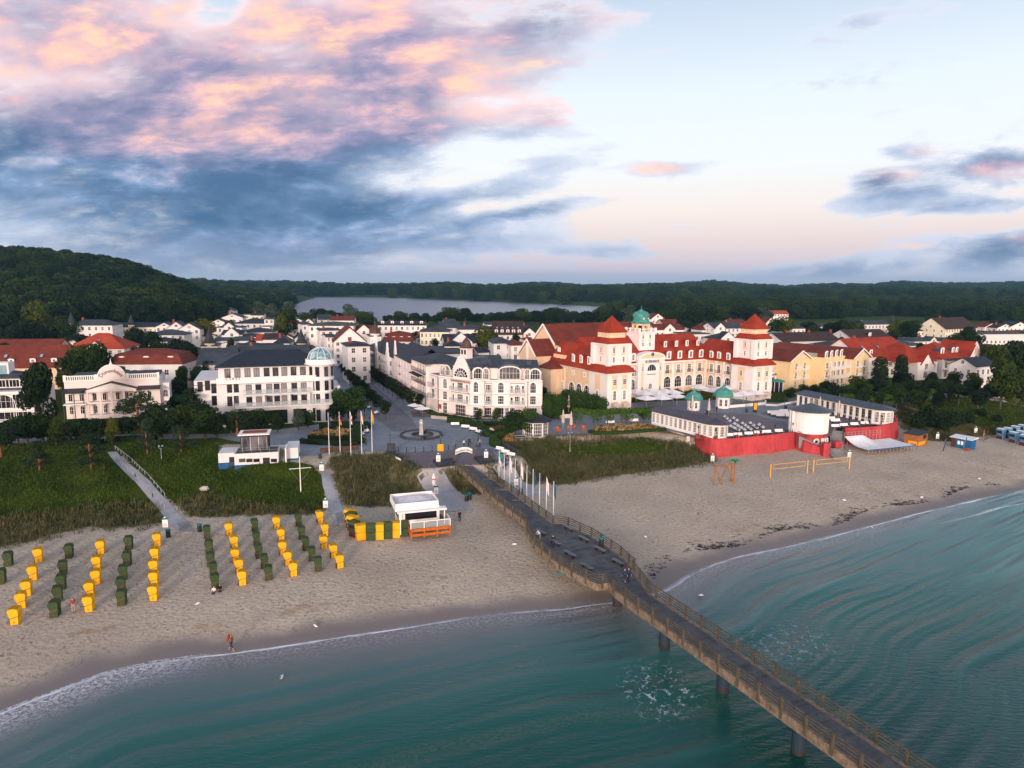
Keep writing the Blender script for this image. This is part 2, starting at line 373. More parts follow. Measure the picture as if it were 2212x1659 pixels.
# ------------------------------------------------------------------ the ground sheet
def axis(lo,hi,step,far_lo,far_hi,g=1.09):
 a = list(np.arange(lo,hi+1e-6,step));s = step;x = a[-1]
 while x < far_hi: s *= g;x += s;a.append(x)
 s = step;x = a[0];L = []
 while x > far_lo: s *= g;x -= s;L.append(x)
 return np.array(L[::-1]+a)
gx = axis(-125,190,.9,-6000,6000,1.07);gy = axis(28,190,.9,-600,9000,1.035)
X,Y = np.meshgrid(gx,gy);P2 = np.stack([X.ravel(),Y.ravel()],1)
Zg = H_(P2);Dg = shore_d(P2)
def pxpoly(pts,z): return [GP(x,y,z)[:2] for x,y in pts]
green_polys = [
 [G(*q)[:2] for q in [(-200,1120),(0,1128),(120,1118),(240,1106),(330,1096),(352,1092),(320,1064),(288,1032),(262,1002),(236,975),(226,962),(-200,962)]],
 [G(*q)[:2] for q in [(248,960),(268,988),(302,1028),(340,1062),(374,1090),(440,1082),(500,1092),(560,1106),(640,1108),(700,1100),(704,1060),(700,1030),(685,1012),(480,1000),(470,955)]],
 [G(*q)[:2] for q in [(1120,958),(1200,985),(1300,1000),(1420,995),(1480,975),(1440,955),(1400,946),(1300,952),(1200,955)]],
 [G(*q)[:2] for q in [(1940,860),(1950,885),(2050,915),(2130,932),(2300,925),(2600,900),(2600,856),(2212,862)]],
]
dune_polys = [
 [G(*q)[:2] for q in [(-200,1185),(0,1180),(80,1165),(180,1140),(270,1142),(350,1130),(372,1116),(346,1092),(200,1090),(-200,1110)]],
 [G(*q)[:2] for q in [(378,1088),(408,1114),(440,1118),(560,1112),(700,1108),(700,1095),(560,1090),(440,1070)]],
 [G(*q)[:2] for q in [(712,990),(720,1040),(742,1092),(800,1096),(880,1092),(938,1075),(935,1040),(900,1012),(830,980),(745,978)]],
 [G(*q)[:2] for q in [(940,1012),(965,1050),(1010,1072),(1060,1066),(1075,1050),(1040,1030),(1000,1012)]],
 [G(*q)[:2] for q in [(1045,1008),(1100,1050),(1160,1046),(1150,1030),(1100,1000),(1080,998)]],
 [G(*q)[:2] for q in [(1090,955),(1160,1040),(1200,1048),(1300,1032),(1400,1018),(1500,1006),(1542,990),(1530,975),(1490,962),(1460,950),(1300,950),(1080,952)]],
 [G(*q)[:2] for q in [(1942,905),(1960,930),(2000,952),(2060,955),(2130,940),(2250,935),(2400,925),(2400,895),(2100,900),(1990,870),(1935,868)]],
]
sg = np.minimum.reduce([poly_sd(P2,p) for p in green_polys]);sdn = np.minimum.reduce([poly_sd(P2,p) for p in dune_polys])
green = 1-ss(-1.2,1.2,sg);dune = 1-ss(-1.6,1.4,sdn)
inland = ss(66,74,Dg);green = np.maximum(green,inland)
me = grid_mesh('ground',np.stack([X.ravel(),Y.ravel(),Zg],1),len(gx),len(gy),{'shore': Dg,'green': green,'dune': dune})
GM = ground_mat();me.materials.append(GM)
ground = tag(link('ground',me),kind='structure')

# ------------------------------------------------------------------ water
def sea_mat():
 m,t,b = principled('sea_water',rough=.05,spec=.5);b.inputs['IOR'].default_value = 1.38
 g = t.new('ShaderNodeNewGeometry').outputs['Position']
 d = t.math('MULTIPLY',t.new('ShaderNodeAttribute',attribute_name='shore').outputs['Fac'],-1.0)     # metres offshore
 al = t.new('ShaderNodeAttribute',attribute_name='along').outputs['Fac']
 sh = t.comb(t.math('MULTIPLY',al,.12),t.math('MULTIPLY',d,1.0),0)
 nb = t.noise(g,.05,4,.55);nm = t.noise(g,.35,4,.6);nf = t.noise(g,3.0,4,.65)
 dw = t.math('ADD',d,t.math('MULTIPLY',t.math('SUBTRACT',nb,.5),8.0))
 deep = t.ramp(t.mapr(dw,0,30,smooth=False),[(0.0,(.17,.155,.16)),(.12,(.12,.145,.15)),(.28,(.045,.125,.125)),(.55,(.008,.092,.076)),(1.0,(.003,.050,.038))])
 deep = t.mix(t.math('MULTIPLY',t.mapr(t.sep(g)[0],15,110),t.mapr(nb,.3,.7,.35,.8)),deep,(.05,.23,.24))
 SW = t.noise(t.comb(t.math('MULTIPLY',al,.028),t.math('ADD',t.math('MULTIPLY',d,.30),t.math('MULTIPLY',al,.03)),2.0),1.0,2,.5)
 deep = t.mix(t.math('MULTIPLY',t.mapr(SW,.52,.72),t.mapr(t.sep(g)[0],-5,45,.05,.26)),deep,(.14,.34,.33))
 # bars of sand showing through and weed patches
 bar = t.math('MULTIPLY',t.mapr(t.math('ABSOLUTE',t.math('SUBTRACT',dw,t.math('ADD',17.0,t.math('MULTIPLY',t.noise(t.comb(t.math('MULTIPLY',al,.02),0,0),1.0,3),6.0)))),0.0,1.6,1,0),t.mapr(nf,.35,.65))
 deep = t.mix(t.math('MULTIPLY',bar,.28),deep,(.16,.13,.09))
 weed = t.mapr(t.noise(g,.16,5,.6),.66,.72)
 deep = t.mix(t.math('MULTIPLY',weed,t.mapr(d,12,18,0,.75)),deep,(.006,.022,.024))
 # foam: the run-up line and the lace behind it
 e = t.math('SUBTRACT',d,t.math('MULTIPLY',t.math('SUBTRACT',t.noise(sh,.9,4,.6),.5),1.6))
 line = t.mapr(t.math('ABSOLUTE',t.math('SUBTRACT',e,.35)),.04,.24,1,0)
 vo = t.new('ShaderNodeTexVoronoi');vo.feature = 'DISTANCE_TO_EDGE';t.inp(vo,'Vector',t.vm('ADD',t.vm('MULTIPLY',g,(1,1,0)),t.vm('MULTIPLY',t.noise(g,2.2,3,.6,out=1),(1.3,1.3,0))));vo.inputs['Scale'].default_value = 2.6
 lace = t.math('MULTIPLY',t.mapr(vo.outputs['Distance'],.04,.24,1,0),t.mapr(nf,.36,.55))
 surf = t.mapr(g.node.outputs[0],0,1) if False else None
 px_,py_,pz_ = t.sep(g)
 leftsurf = t.math('MULTIPLY',t.mapr(px_,-34,-26,1,0),t.mapr(e,.3,5.2,1,0))
 leftsurf = t.math('MULTIPLY',leftsurf,t.mapr(px_,-75,-62,.35,1))
 lacef = t.math('MULTIPLY',lace,leftsurf)
 def patch(px,py,r0):
  c = GP(px,py,0);q = t.vm('LENGTH',t.vm('MULTIPLY',t.vm('SUBTRACT',g,tuple(c)),(1.0,.75,0)),out=1)
  return t.mapr(t.math('ADD',q,t.math('MULTIPLY',nm,2.5)),r0*.55,r0+1.2,1,0)
 def farlace(s_):
  v2 = t.new('ShaderNodeTexVoronoi');v2.feature = 'DISTANCE_TO_EDGE';t.inp(v2,'Vector',t.vm('ADD',g,t.vm('MULTIPLY',t.noise(g,1.5,3,.6,out=1),(1.6,1.6,0))));v2.inputs['Scale'].default_value = s_
  return t.math('MULTIPLY',t.mapr(v2.outputs['Distance'],.0,.10,1,0),t.mapr(t.noise(g,1.3,3,.6),.48,.62))
 fl = farlace(1.5)
 pat = t.math('MULTIPLY',t.math('ADD',patch(1425,1490,4.6),t.math('MULTIPLY',t.math('ADD',patch(1660,1400,4.0),patch(1740,1385,4.5)),.55),clamp=True),fl)
 foam = t.math('MAXIMUM',t.math('MULTIPLY',line,t.mapr(t.noise(g,.12,3,.6),.35,.6,.15,1)),t.math('MAXIMUM',t.math('MULTIPLY',lacef,.72),t.math('MULTIPLY',pat,.75)))
 # second little breaker on the right
 br = t.mapr(t.math('ABSOLUTE',t.math('SUBTRACT',e,4.6)),.05,.42,1,0)
 br = t.math('MULTIPLY',br,t.math('MULTIPLY',t.mapr(px_,62,80),t.mapr(nf,.3,.6)))
 foam = t.math('MAXIMUM',foam,t.math('MULTIPLY',br,.8))
 # thin films of spent foam close in
 film = t.math('MULTIPLY',t.mapr(e,0,4.5,.30,0),t.mapr(nf,.4,.7))
 foam = t.math('MAXIMUM',foam,film)
 t.l.new(t.mix(foam,deep,(.74,.77,.83)),b.inputs['Base Color'])
 t.l.new(t.mapr(foam,0,1,.07,.8),b.inputs['Roughness'])
 wv = t.noise(t.vm('MULTIPLY',t.vm('ADD',g,t.vm('MULTIPLY',t.noise(g,.1,2,.5,out=1),(1.6,1.6,0))),(.55,1.9,0)),1.5,5,.62)
 w2 = SW
 far = t.mapr(px_,-10,60,.35,1.0)
 hgt = t.math('ADD',t.math('MULTIPLY',wv,.10),t.math('MULTIPLY',t.math('MULTIPLY',w2,1.9),far))
 hgt = t.math('ADD',hgt,t.math('MULTIPLY',nf,.018))
 bp = t.new('ShaderNodeBump');bp.inputs['Strength'].default_value = 1.0;bp.inputs['Distance'].default_value = .8
 t.l.new(hgt,bp.inputs['Height']);t.l.new(bp.outputs[0],b.inputs['Normal'])
 return m
sx = axis(-110,170,1.1,-5000,6000,1.09);sy = axis(22,125,1.1,-3000,900,1.09)
X,Y = np.meshgrid(sx,sy);P3 = np.stack([X.ravel(),Y.ravel()],1);ds = shore_d(P3)
dirn = np.array([.93,.37]);along = P3@dirn
me = grid_mesh('sea',np.stack([X.ravel(),Y.ravel(),np.where(ds > 0,-.0,0.0)],1),len(sx),len(sy),{'shore': ds,'along': along})
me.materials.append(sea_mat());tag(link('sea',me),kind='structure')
def lake_mat():
 m,t,b = principled('lake_water',(.16,.18,.22),.32,.6)
 g = t.new('ShaderNodeNewGeometry').outputs['Position']
 bp = t.new('ShaderNodeBump');bp.inputs['Strength'].default_value = .1;bp.inputs['Distance'].default_value = .05
 t.l.new(t.noise(t.vm('MULTIPLY',g,(.02,.2,0)),1,4),bp.inputs['Height']);t.l.new(bp.outputs[0],b.inputs['Normal']);return m
b_ = MB().mat(lake_mat());c_ = lake_poly.mean(0);q_ = [tuple(c_+(p-c_)*1.06)+(1.0,) for p in lake_poly]
b_.add(q_,[tuple(range(len(q_)))]);tag(b_.build('lake'),kind='structure')

# ================================================================== building kit
def mk(name,rgb,**k): return mat(name,rgb,**k)
M = dict(
 white=mk('white_render',(.80,.755,.735),var=.045,scale=.35),white2=mk('cool_white_render',(.68,.67,.68),var=.05,scale=.35),trim=mk('white_trim',(.84,.81,.79),var=.03),
 cream=mk('cream_render',(.80,.57,.37),var=.06,scale=.35),ochre=mk('ochre_render',(.72,.53,.36),var=.08,scale=.3),yellow=mk('yellow_render',(.80,.60,.34),var=.05,scale=.3),
 pinkw=mk('rose_white_render',(.80,.70,.67),var=.05,scale=.35),redwall=mk('red_render',(.45,.052,.058),var=.20,scale=.28),
 slate=mk('slate_roof',(.016,.021,.030),rough=.6,spec=.4,var=.30,scale=.5),slate2=mk('grey_felt_roof',(.048,.058,.070),rough=.7,var=.28,scale=.3),green_roof=mk('weathered_green_roof',(.065,.09,.082),var=.3,scale=.3),
 zinc=mk('dark_zinc',(.06,.065,.085),rough=.45,spec=.5,var=.2,scale=1.5),copper=mk('verdigris_copper',(.07,.28,.24),rough=.6,var=.35,scale=1.2),brownc=mk('brown_copper',(.10,.055,.05),rough=.5,var=.3,scale=1.5),
 dark=mk('dark_frame',(.02,.02,.025),rough=.5),iron=mk('black_iron',(.015,.018,.02),rough=.5,spec=.5),wood=mk('dark_wood',(.10,.05,.03),var=.3,scale=2),blue=mk('blue_paint',(.02,.10,.24),var=.1),
 rail=mk('rail_metal',(.30,.32,.34),rough=.4,spec=.6),stone=mk('pale_stone',(.42,.38,.35),var=.15,scale=1),concrete=mk('grey_concrete',(.22,.22,.225),var=.15),brick=mk('brick_red',(.28,.07,.04),var=.25,scale=3),parasol=mk('white_canvas',(.78,.77,.79),var=.05),
 beige=mk('beige_canvas',(.55,.45,.40),var=.08),solar=mk('skylight_glass',(.20,.34,.42),rough=.15,spec=.8),pale=mk('pale_yellow_render',(.78,.72,.56),var=.06),redroofflat=mk('red_tile_plain',(.27,.06,.035),var=.25,scale=1.5))
def tile_mat(name,c1,c2,pitch=.33):
 m,t,b = principled(name,c1,.75,.2);g = t.new('ShaderNodeNewGeometry').outputs['Position'];x,y,z = t.sep(g)
 n = t.noise(g,.35,5,.65);n2 = t.noise(g,3.0,3,.6)
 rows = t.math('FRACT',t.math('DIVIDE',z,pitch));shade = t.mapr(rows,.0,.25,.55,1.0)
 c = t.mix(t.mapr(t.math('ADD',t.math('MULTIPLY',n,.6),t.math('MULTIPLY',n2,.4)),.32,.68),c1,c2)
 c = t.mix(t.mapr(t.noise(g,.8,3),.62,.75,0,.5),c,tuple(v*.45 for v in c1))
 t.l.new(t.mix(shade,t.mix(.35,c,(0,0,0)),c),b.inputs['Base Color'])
 bp = t.new('ShaderNodeBump');bp.inputs['Strength'].default_value = .5;bp.inputs['Distance'].default_value = .08;t.l.new(rows,bp.inputs['Height']);t.l.new(bp.outputs[0],b.inputs['Normal'])
 return m
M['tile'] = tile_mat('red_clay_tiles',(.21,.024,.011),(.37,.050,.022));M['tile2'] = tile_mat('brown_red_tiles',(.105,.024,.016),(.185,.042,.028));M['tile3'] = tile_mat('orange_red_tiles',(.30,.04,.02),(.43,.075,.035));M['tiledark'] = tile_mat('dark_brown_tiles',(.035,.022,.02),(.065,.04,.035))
def seam_mat(name,c,pitch=.5,ax=0):
 m,t,b = principled(name,c,.45,.5);tx = t.new('ShaderNodeTexCoord').outputs['Object'];xyz = t.sep(tx)
 r = t.math('FRACT',t.math('DIVIDE',xyz[ax],pitch));n = t.noise(tx,.7,4)
 col = t.mix(t.mapr(n,.3,.7),tuple(v*.75 for v in c),tuple(v*1.3 for v in c))
 t.l.new(t.mix(t.mapr(r,.0,.14,.7,0),col,tuple(min(1,v*2.6+.03) for v in c)),b.inputs['Base Color']);return m
M['seam'] = seam_mat('standing_seam_slate',(.045,.052,.068));M['seamp'] = seam_mat('standing_seam_plum',(.060,.045,.058))
def glass_mat(name,dark,light,sc_=.9,thr=.5,rough=.12):
 m,t,b = principled(name,dark,rough,.6);g = t.new('ShaderNodeNewGeometry').outputs['Position'];oi = t.new('ShaderNodeObjectInfo').outputs['Random']
 n = t.noise(t.vm('MULTIPLY',g,(1,1,.3)),sc_,2);f = t.mapr(t.math('ADD',t.math('MULTIPLY',n,.5),t.math('MULTIPLY',oi,.5)),thr-.08,thr+.08)
 t.l.new(t.mix(f,dark,light),b.inputs['Base Color']);return m
M['glass'] = glass_mat('window_glass',(.018,.022,.034),(.16,.16,.18),thr=.60);M['glassd'] = glass_mat('dark_window_glass',(.012,.014,.02),(.10,.10,.11),thr=.62);M['curtain'] = glass_mat('curtained_glass',(.02,.022,.03),(.24,.23,.23),thr=.52)
m_,t_,b_ = principled('balcony_glass',(.55,.62,.64),.08,.6);b_.inputs['Alpha'].default_value = .28;M['bglass'] = m_
def emis(name,c,s,base=(.8,.6,.3)):
 m,t,b = principled(name,base);b.inputs['Emission Color'].default_value = c4(c);b.inputs['Emission Strength'].default_value = s;return m
M['lampglow'] = emis('lit_lamp',(1,.72,.35),2.5)

def outline(style,w,h,n=9):
 if style == 'round': return [(w/2*math.cos(a),h/2+w/2*math.sin(a)) for a in np.linspace(0,2*math.pi,13)[:-1]]
 if style == 'arch':
  r = w/2;ph = max(h-r,.05);return [(-r,0),(r,0)]+[(r*math.cos(a),ph+(h-ph)*math.sin(a)) for a in np.linspace(0,math.pi,n)]
 if style == 'seg':                                          # flat segmental arch
  r = w/2;ph = h*.72;return [(-r,0),(r,0)]+[(r*math.cos(a),ph+(h-ph)*math.sin(a)) for a in np.linspace(0,math.pi,n)]
 return [(-w/2,0),(w/2,0),(w/2,h),(-w/2,h)]
_wc = {}
def window(parent,x,y,z,ang,w,h,style='rect',frame='trim',glass='glass',bars=(1,2),fw=.12,name='window',surround=None,out=0.0):
 """one window on a wall: a frame with glazing bars, and the pane behind as its own piece"""
 w = round(w,1);h = round(h,1);key = (style,w,h,frame,glass,bars,fw,surround)
 if key not in _wc:
  b = MB().mat(M[frame]);o = outline(style,w,h);cx,cz = 0,h/2
  sx_,sz_ = (w-2*fw)/w,(h-2*fw)/h
  inn = [(px*sx_,cz+(pz-cz)*sz_) for px,pz in o];n = len(o)
  def ring(oo,ii,yf,yb=0.0):
   n = len(oo);v = [(p[0],yf,p[1]) for p in oo]+[(p[0],yf,p[1]) for p in ii]+[(p[0],yb,p[1]) for p in oo]+[(p[0],yb-.02,p[1]) for p in ii];f = []
   for i in range(n): j = (i+1) % n;f += [(i,j,n+j,n+i),(2*n+i,2*n+j,j,i),(n+i,n+j,3*n+j,3*n+i)]
   b.add(v,f)
  if surround:
   b.mat(M[surround]);s_ = .22
   oo = [(px*(w+2*s_)/w,cz+(pz-cz)*(h+2*s_)/h) for px,pz in o];ring(oo,o,-.10);b.mat(M[frame])
  ring(o,inn,-.07)
  bt = .05 if w > .8 else .04
  for i in range(bars[0]): xx = -w/2+w*(i+1)/(bars[0]+1);b.box(xx-bt/2,-.065,fw*.6,xx+bt/2,-.03,h-fw*.6 if style == 'rect' else h*(.97 if abs(xx) < .2 else .86))
  for i in range(bars[1]-1):
   zz = h*(i+1)/bars[1];hw = w/2-fw*.5;b.box(-hw,-.063,zz-bt/2,hw,-.03,zz+bt/2)
  g = MB().mat(M[glass]);g.add([(p[0],-.022,p[1]) for p in inn],[tuple(range(n))])
  _wc[key] = (b.mesh(name),g.mesh('pane'))
 fm,gm = _wc[key];c,s = math.cos(ang),math.sin(ang)
 o = link(name,fm,parent,(x+s*out,y-c*out,z),ang);link('pane',gm,o);return o
class Wall:
 """vertical facade plane in a building's own frame; at() reads a spot of the facade from the photo"""
 def __init__(s,root,A,B):
  s.root = root;s.A = Vector(A[:2]+(0,)) if isinstance(A,tuple) else Vector((A[0],A[1],0));B = Vector((B[0],B[1],0));s.d = (B-s.A).normalized();s.L = (B-s.A).length
  s.n = Vector((s.d.y,-s.d.x,0));s.ang = math.atan2(s.d.y,s.d.x);mw = root['_M'];s.mw = s.m(root)
 @staticmethod
 def m(root): return Matrix.Translation(root.location) @ Matrix.Rotation(root.rotation_euler.z,4,'Z')
 def at(s,px,py):
  mi = s.mw.inverted();o = mi @ Vector((0,0,CAMZ));d = (mi.to_3x3() @ ray(px,py));t = (s.A-o).dot(s.n)/d.dot(s.n);p = o+d*t
  return (p-s.A).dot(s.d),p.z
 def p(s,a,z,off=0.0): q = s.A+s.d*a+s.n*off;return (q.x,q.y,z)
 def win(s,a,z,w,h,*k,**kw): x,y,z = s.p(a,z);return window(s.root,x,y,z,s.ang,w,h,*k,**kw)
 def box(s,b,a0,a1,z0,z1,off0,off1):
  p = [s.p(a0,0,off1),s.p(a1,0,off1),s.p(a1,0,off0),s.p(a0,0,off0)];b.prism(p,z0,z1)
def building(name,loc,rz,label,cat='building',group=None):
 r = empty(name,loc,rz,label,cat,group);r['_M'] = 1;return r
def frame_xy(root,p): v = Wall.m(root).inverted() @ Vector((p[0],p[1],0));return (v.x,v.y)
def gable_roof(b,x0,x1,y0,y1,z0,zr,ov=.4,axis='x',th=.18):
 if axis == 'y':
  b.M = (b.M or Matrix()) @ Matrix.Rotation(math.pi/2,4,'Z');gable_roof(b,y0,y1,-x1,-x0,z0,zr,ov,'x',th);b.M = None;return
 ym = (y0+y1)/2;sl = (zr-z0)/(ym-y0);ze = z0-sl*ov
 for s_ in (-1,1):
  ye = (y0-ov) if s_ < 0 else (y1+ov)
  v = [(x0-ov,ye,ze),(x1+ov,ye,ze),(x1+ov,ym,zr),(x0-ov,ym,zr)];v2 = [(a,c,d+th) for a,c,d in v]
  f = [(0,1,2,3),(4,5,6,7),(0,1,5,4),(1,2,6,5),(2,3,7,6),(3,0,4,7)]
  b.add(v+v2,f)
def hip_roof(b,x0,x1,y0,y1,z0,zr,ov=.5,ridge=None,fas=.18):
 w = x1-x0;d = y1-y0;ym = (y0+y1)/2;xm = (x0+x1)/2;m_ = min(w,d)/2
 if w >= d: r0,r1 = (x0+(m_ if ridge is None else ridge),ym),(x1-(m_ if ridge is None else ridge),ym)
 else: r0,r1 = (xm,y0+(m_ if ridge is None else ridge)),(xm,y1-(m_ if ridge is None else ridge))
 a = [(x0-ov,y0-ov),(x1+ov,y0-ov),(x1+ov,y1+ov),(x0-ov,y1+ov)]
 v = [(p[0],p[1],z0) for p in a]+[(p[0],p[1],z0+fas) for p in a]+[(r0[0],r0[1],zr),(r1[0],r1[1],zr)]
 f = [(0,3,2,1),(0,1,5,4),(1,2,6,5),(2,3,7,6),(3,0,4,7)]
 f += [(4,5,9,8),(5,6,9),(6,7,8,9),(7,4,8)] if w >= d else [(4,5,8),(5,6,9,8),(6,7,9),(7,4,8,9)]
 b.add(v,f)
def frustum_roof(b,x0,x1,y0,y1,z0,z1,ov,inset): # skirt: sloping band between an outer eave and an inset top
 a = [(x0-ov,y0-ov),(x1+ov,y0-ov),(x1+ov,y1+ov),(x0-ov,y1+ov)];c = [(x0+inset,y0+inset),(x1-inset,y0+inset),(x1-inset,y1-inset),(x0+inset,y1-inset)]
 b.loft([[(p[0],p[1],z0) for p in a],[(p[0],p[1],z0+.15) for p in a],[(p[0],p[1],z1) for p in c]])
def gable_wall(b,p0,p1,z0,z1,th=.3):  # triangular top of a wall between two plan points
 p0 = Vector((p0[0],p0[1],0));p1 = Vector((p1[0],p1[1],0));n = Vector((p1.y-p0.y,p0.x-p1.x,0)).normalized()*(-th);pm = (p0+p1)/2
 v = [p0+Vector((0,0,z0)),p1+Vector((0,0,z0)),pm+Vector((0,0,z1))];v += [q+n for q in v]
 b.add(v,[(0,1,2),(5,4,3),(0,3,4,1),(1,4,5,2),(2,5,3,0)])
def dormer(root,x,y,z,ang,w,h,depth=2.2,style='seg',roofm='tile',wallm='trim',name='dormer',glass='glass',bars=(1,2),gable=False):
 """roof dormer, front at local -y; window as its sub-part"""
 w = round(w,1);h = round(h,1);key = ('dormer',w,h,depth,style,roofm,wallm,gable)
 if key not in _wc:
  b = MB().mat(M[wallm]);b.box(-w/2,0,0,w/2,.12,h)
  b.mat(M[roofm]);b.box(-w/2+.03,.12,-.3,w/2-.03,depth,h-.08)
  if gable:
   b.mat(M[wallm]);gable_wall(b,(-w/2,0),(w/2,0),h,h+w*.35,.12);b.mat(M[roofm]);gable_roof(b,.12,depth,-w/2,w/2,h-.02,h+w*.38,.12,'x') if False else None
   b.add([(-w/2-.15,-.12,h-.05),(0,-.12,h+w*.4),(w/2+.15,-.12,h-.05),(-w/2-.15,depth,h-.05),(0,depth,h+w*.4),(w/2+.15,depth,h-.05)],[(0,1,4,3),(1,2,5,4)])
  else:
   k = 7;arc = [((w/2+.12)*math.cos(a),h-.02+(w*.22)*math.sin(a)) for a in np.linspace(0,math.pi,k)]
   b.add([(p[0],-.12,p[1]) for p in arc]+[(p[0],depth,p[1]-.25) for p in arc],[(i,i+1,k+i+1,k+i) for i in range(k-1)])
   b.mat(M[wallm]);b.add([(p[0],-.06,p[1]-.02) for p in arc],[tuple(range(k))])
  _wc[key] = b.mesh(name)
 o = link(name,_wc[key],root,(x,y,z),ang)
 if w < 1.0: window(o,0,0,.15,0,w*.62,h-.3,'rect',glass=glass,bars=bars)
 else: window(o,0,0,.2,0,w*.6,h-.15,'seg',glass=glass,bars=bars)
 return o
def balcony(root,wall,a,z,w,d=1.1,kind='glass',mat_='trim',name='balcony',h=1.0):
 key = ('balc',round(w,1),d,kind,mat_)
 w = round(w,1)
 if key not in _wc:
  b = MB().mat(M[mat_]);b.box(-w/2,-d,-.2,w/2,0,0)
  if kind == 'glass': b.mat(M['bglass']);b.box(-w/2+.03,-d+.03,.05,w/2-.03,-d+.05,h-.08);b.mat(M['rail']);b.box(-w/2,-d+.0,h-.06,w/2,-d+.05,h);
  elif kind == 'iron':
   b.mat(M['iron']);b.box(-w/2,-d,h-.06,w/2,-d+.05,h);b.box(-w/2,-d,.08,w/2,-d+.05,.13)
   n_ = max(2,int(w/.35))
   for i in range(n_+1): xx = -w/2+w*i/n_;b.box(xx-.02,-d+.01,.1,xx+.02,-d+.04,h)
  else:
   b.box(-w/2,-d,h-.10,w/2,-d+.08,h);b.box(-w/2,-d,.05,w/2,-d+.08,.15);n_ = max(3,int(w/.3))
   for i in range(n_+1): xx = -w/2+.04+(w-.08)*i/n_;b.box(xx-.035,-d+.01,.1,xx+.035,-d+.07,h-.05)
  for sx_ in (-1,1):
   b.box(sx_*w/2-.03,-d,.0,sx_*w/2+.03,-d+.06,h)
   b.box(sx_*w/2-.03,-d,h-.06,sx_*w/2+.03,0,h)
  _wc[key] = b.mesh(name)
 x,y,zz = wall.p(a,z);return link(name,_wc[key],root,(x,y,zz),wall.ang)
_tc = {}
def text(parent,s,x,y,z,ang,size,mat_,name='lettering',ext=.03,tilt=math.pi/2,curve=0,spread=1.0,name_only=None):
 cu = bpy.data.curves.new(name,'FONT');cu.body = s;cu.size = size;cu.extrude = ext;cu.align_x = 'CENTER';cu.align_y = 'CENTER';cu.space_character = spread;cu.resolution_u = 2
 o = bpy.data.objects.new(name,cu);COL.objects.link(o)
 dg = bpy.context.evaluated_depsgraph_get();me = bpy.data.meshes.new_from_object(o.evaluated_get(dg));bpy.data.objects.remove(o);bpy.data.curves.remove(cu)
 if curve:
  for v in me.vertices: a = v.co.x/curve;rr = curve+v.co.y;v.co.x = rr*math.sin(a);v.co.y = rr*math.cos(a)-curve
 me.materials.clear();me.materials.append(M[mat_] if isinstance(mat_,str) else mat_)
 o = bpy.data.objects.new(name,me);COL.objects.link(o);o.parent = parent;o.location = (x,y,z);o.rotation_euler = (tilt,0,ang);return o
def Q(x0,y0,w=600,full=2212):                               # reads positions off an enlarged crop of the photo
 k = w/full;return lambda x,y: ((x0+x*k)*.57604,(y0+y*k)*.57604)
z3 = Q(1550,1200);z4 = Q(1900,1100);z5 = Q(2350,1100)

# ================================================================== grand hotel with two towers
KB = PZ
kur = building('spa_hotel',(23.26,164.9,KB),R(29.5),'cream and white grand hotel with two square red-roofed towers and a green copper cupola','hotel')
def kz(px,X,Y):                                              # height above the hotel's base at its local X, Y
 w = Wall.m(kur) @ Vector((X,Y,0));return zat(px[0],px[1],(w.x,w.y))-KB
def kX(px,Y): return Wall(kur,(0,Y),(1,Y)).at(*px)[0]
EAV = 9.55
TW = 7.6
rx0 = 44.9                                                     # right tower
ry0 = -5.2
wallb = MB().mat(M['cream'])
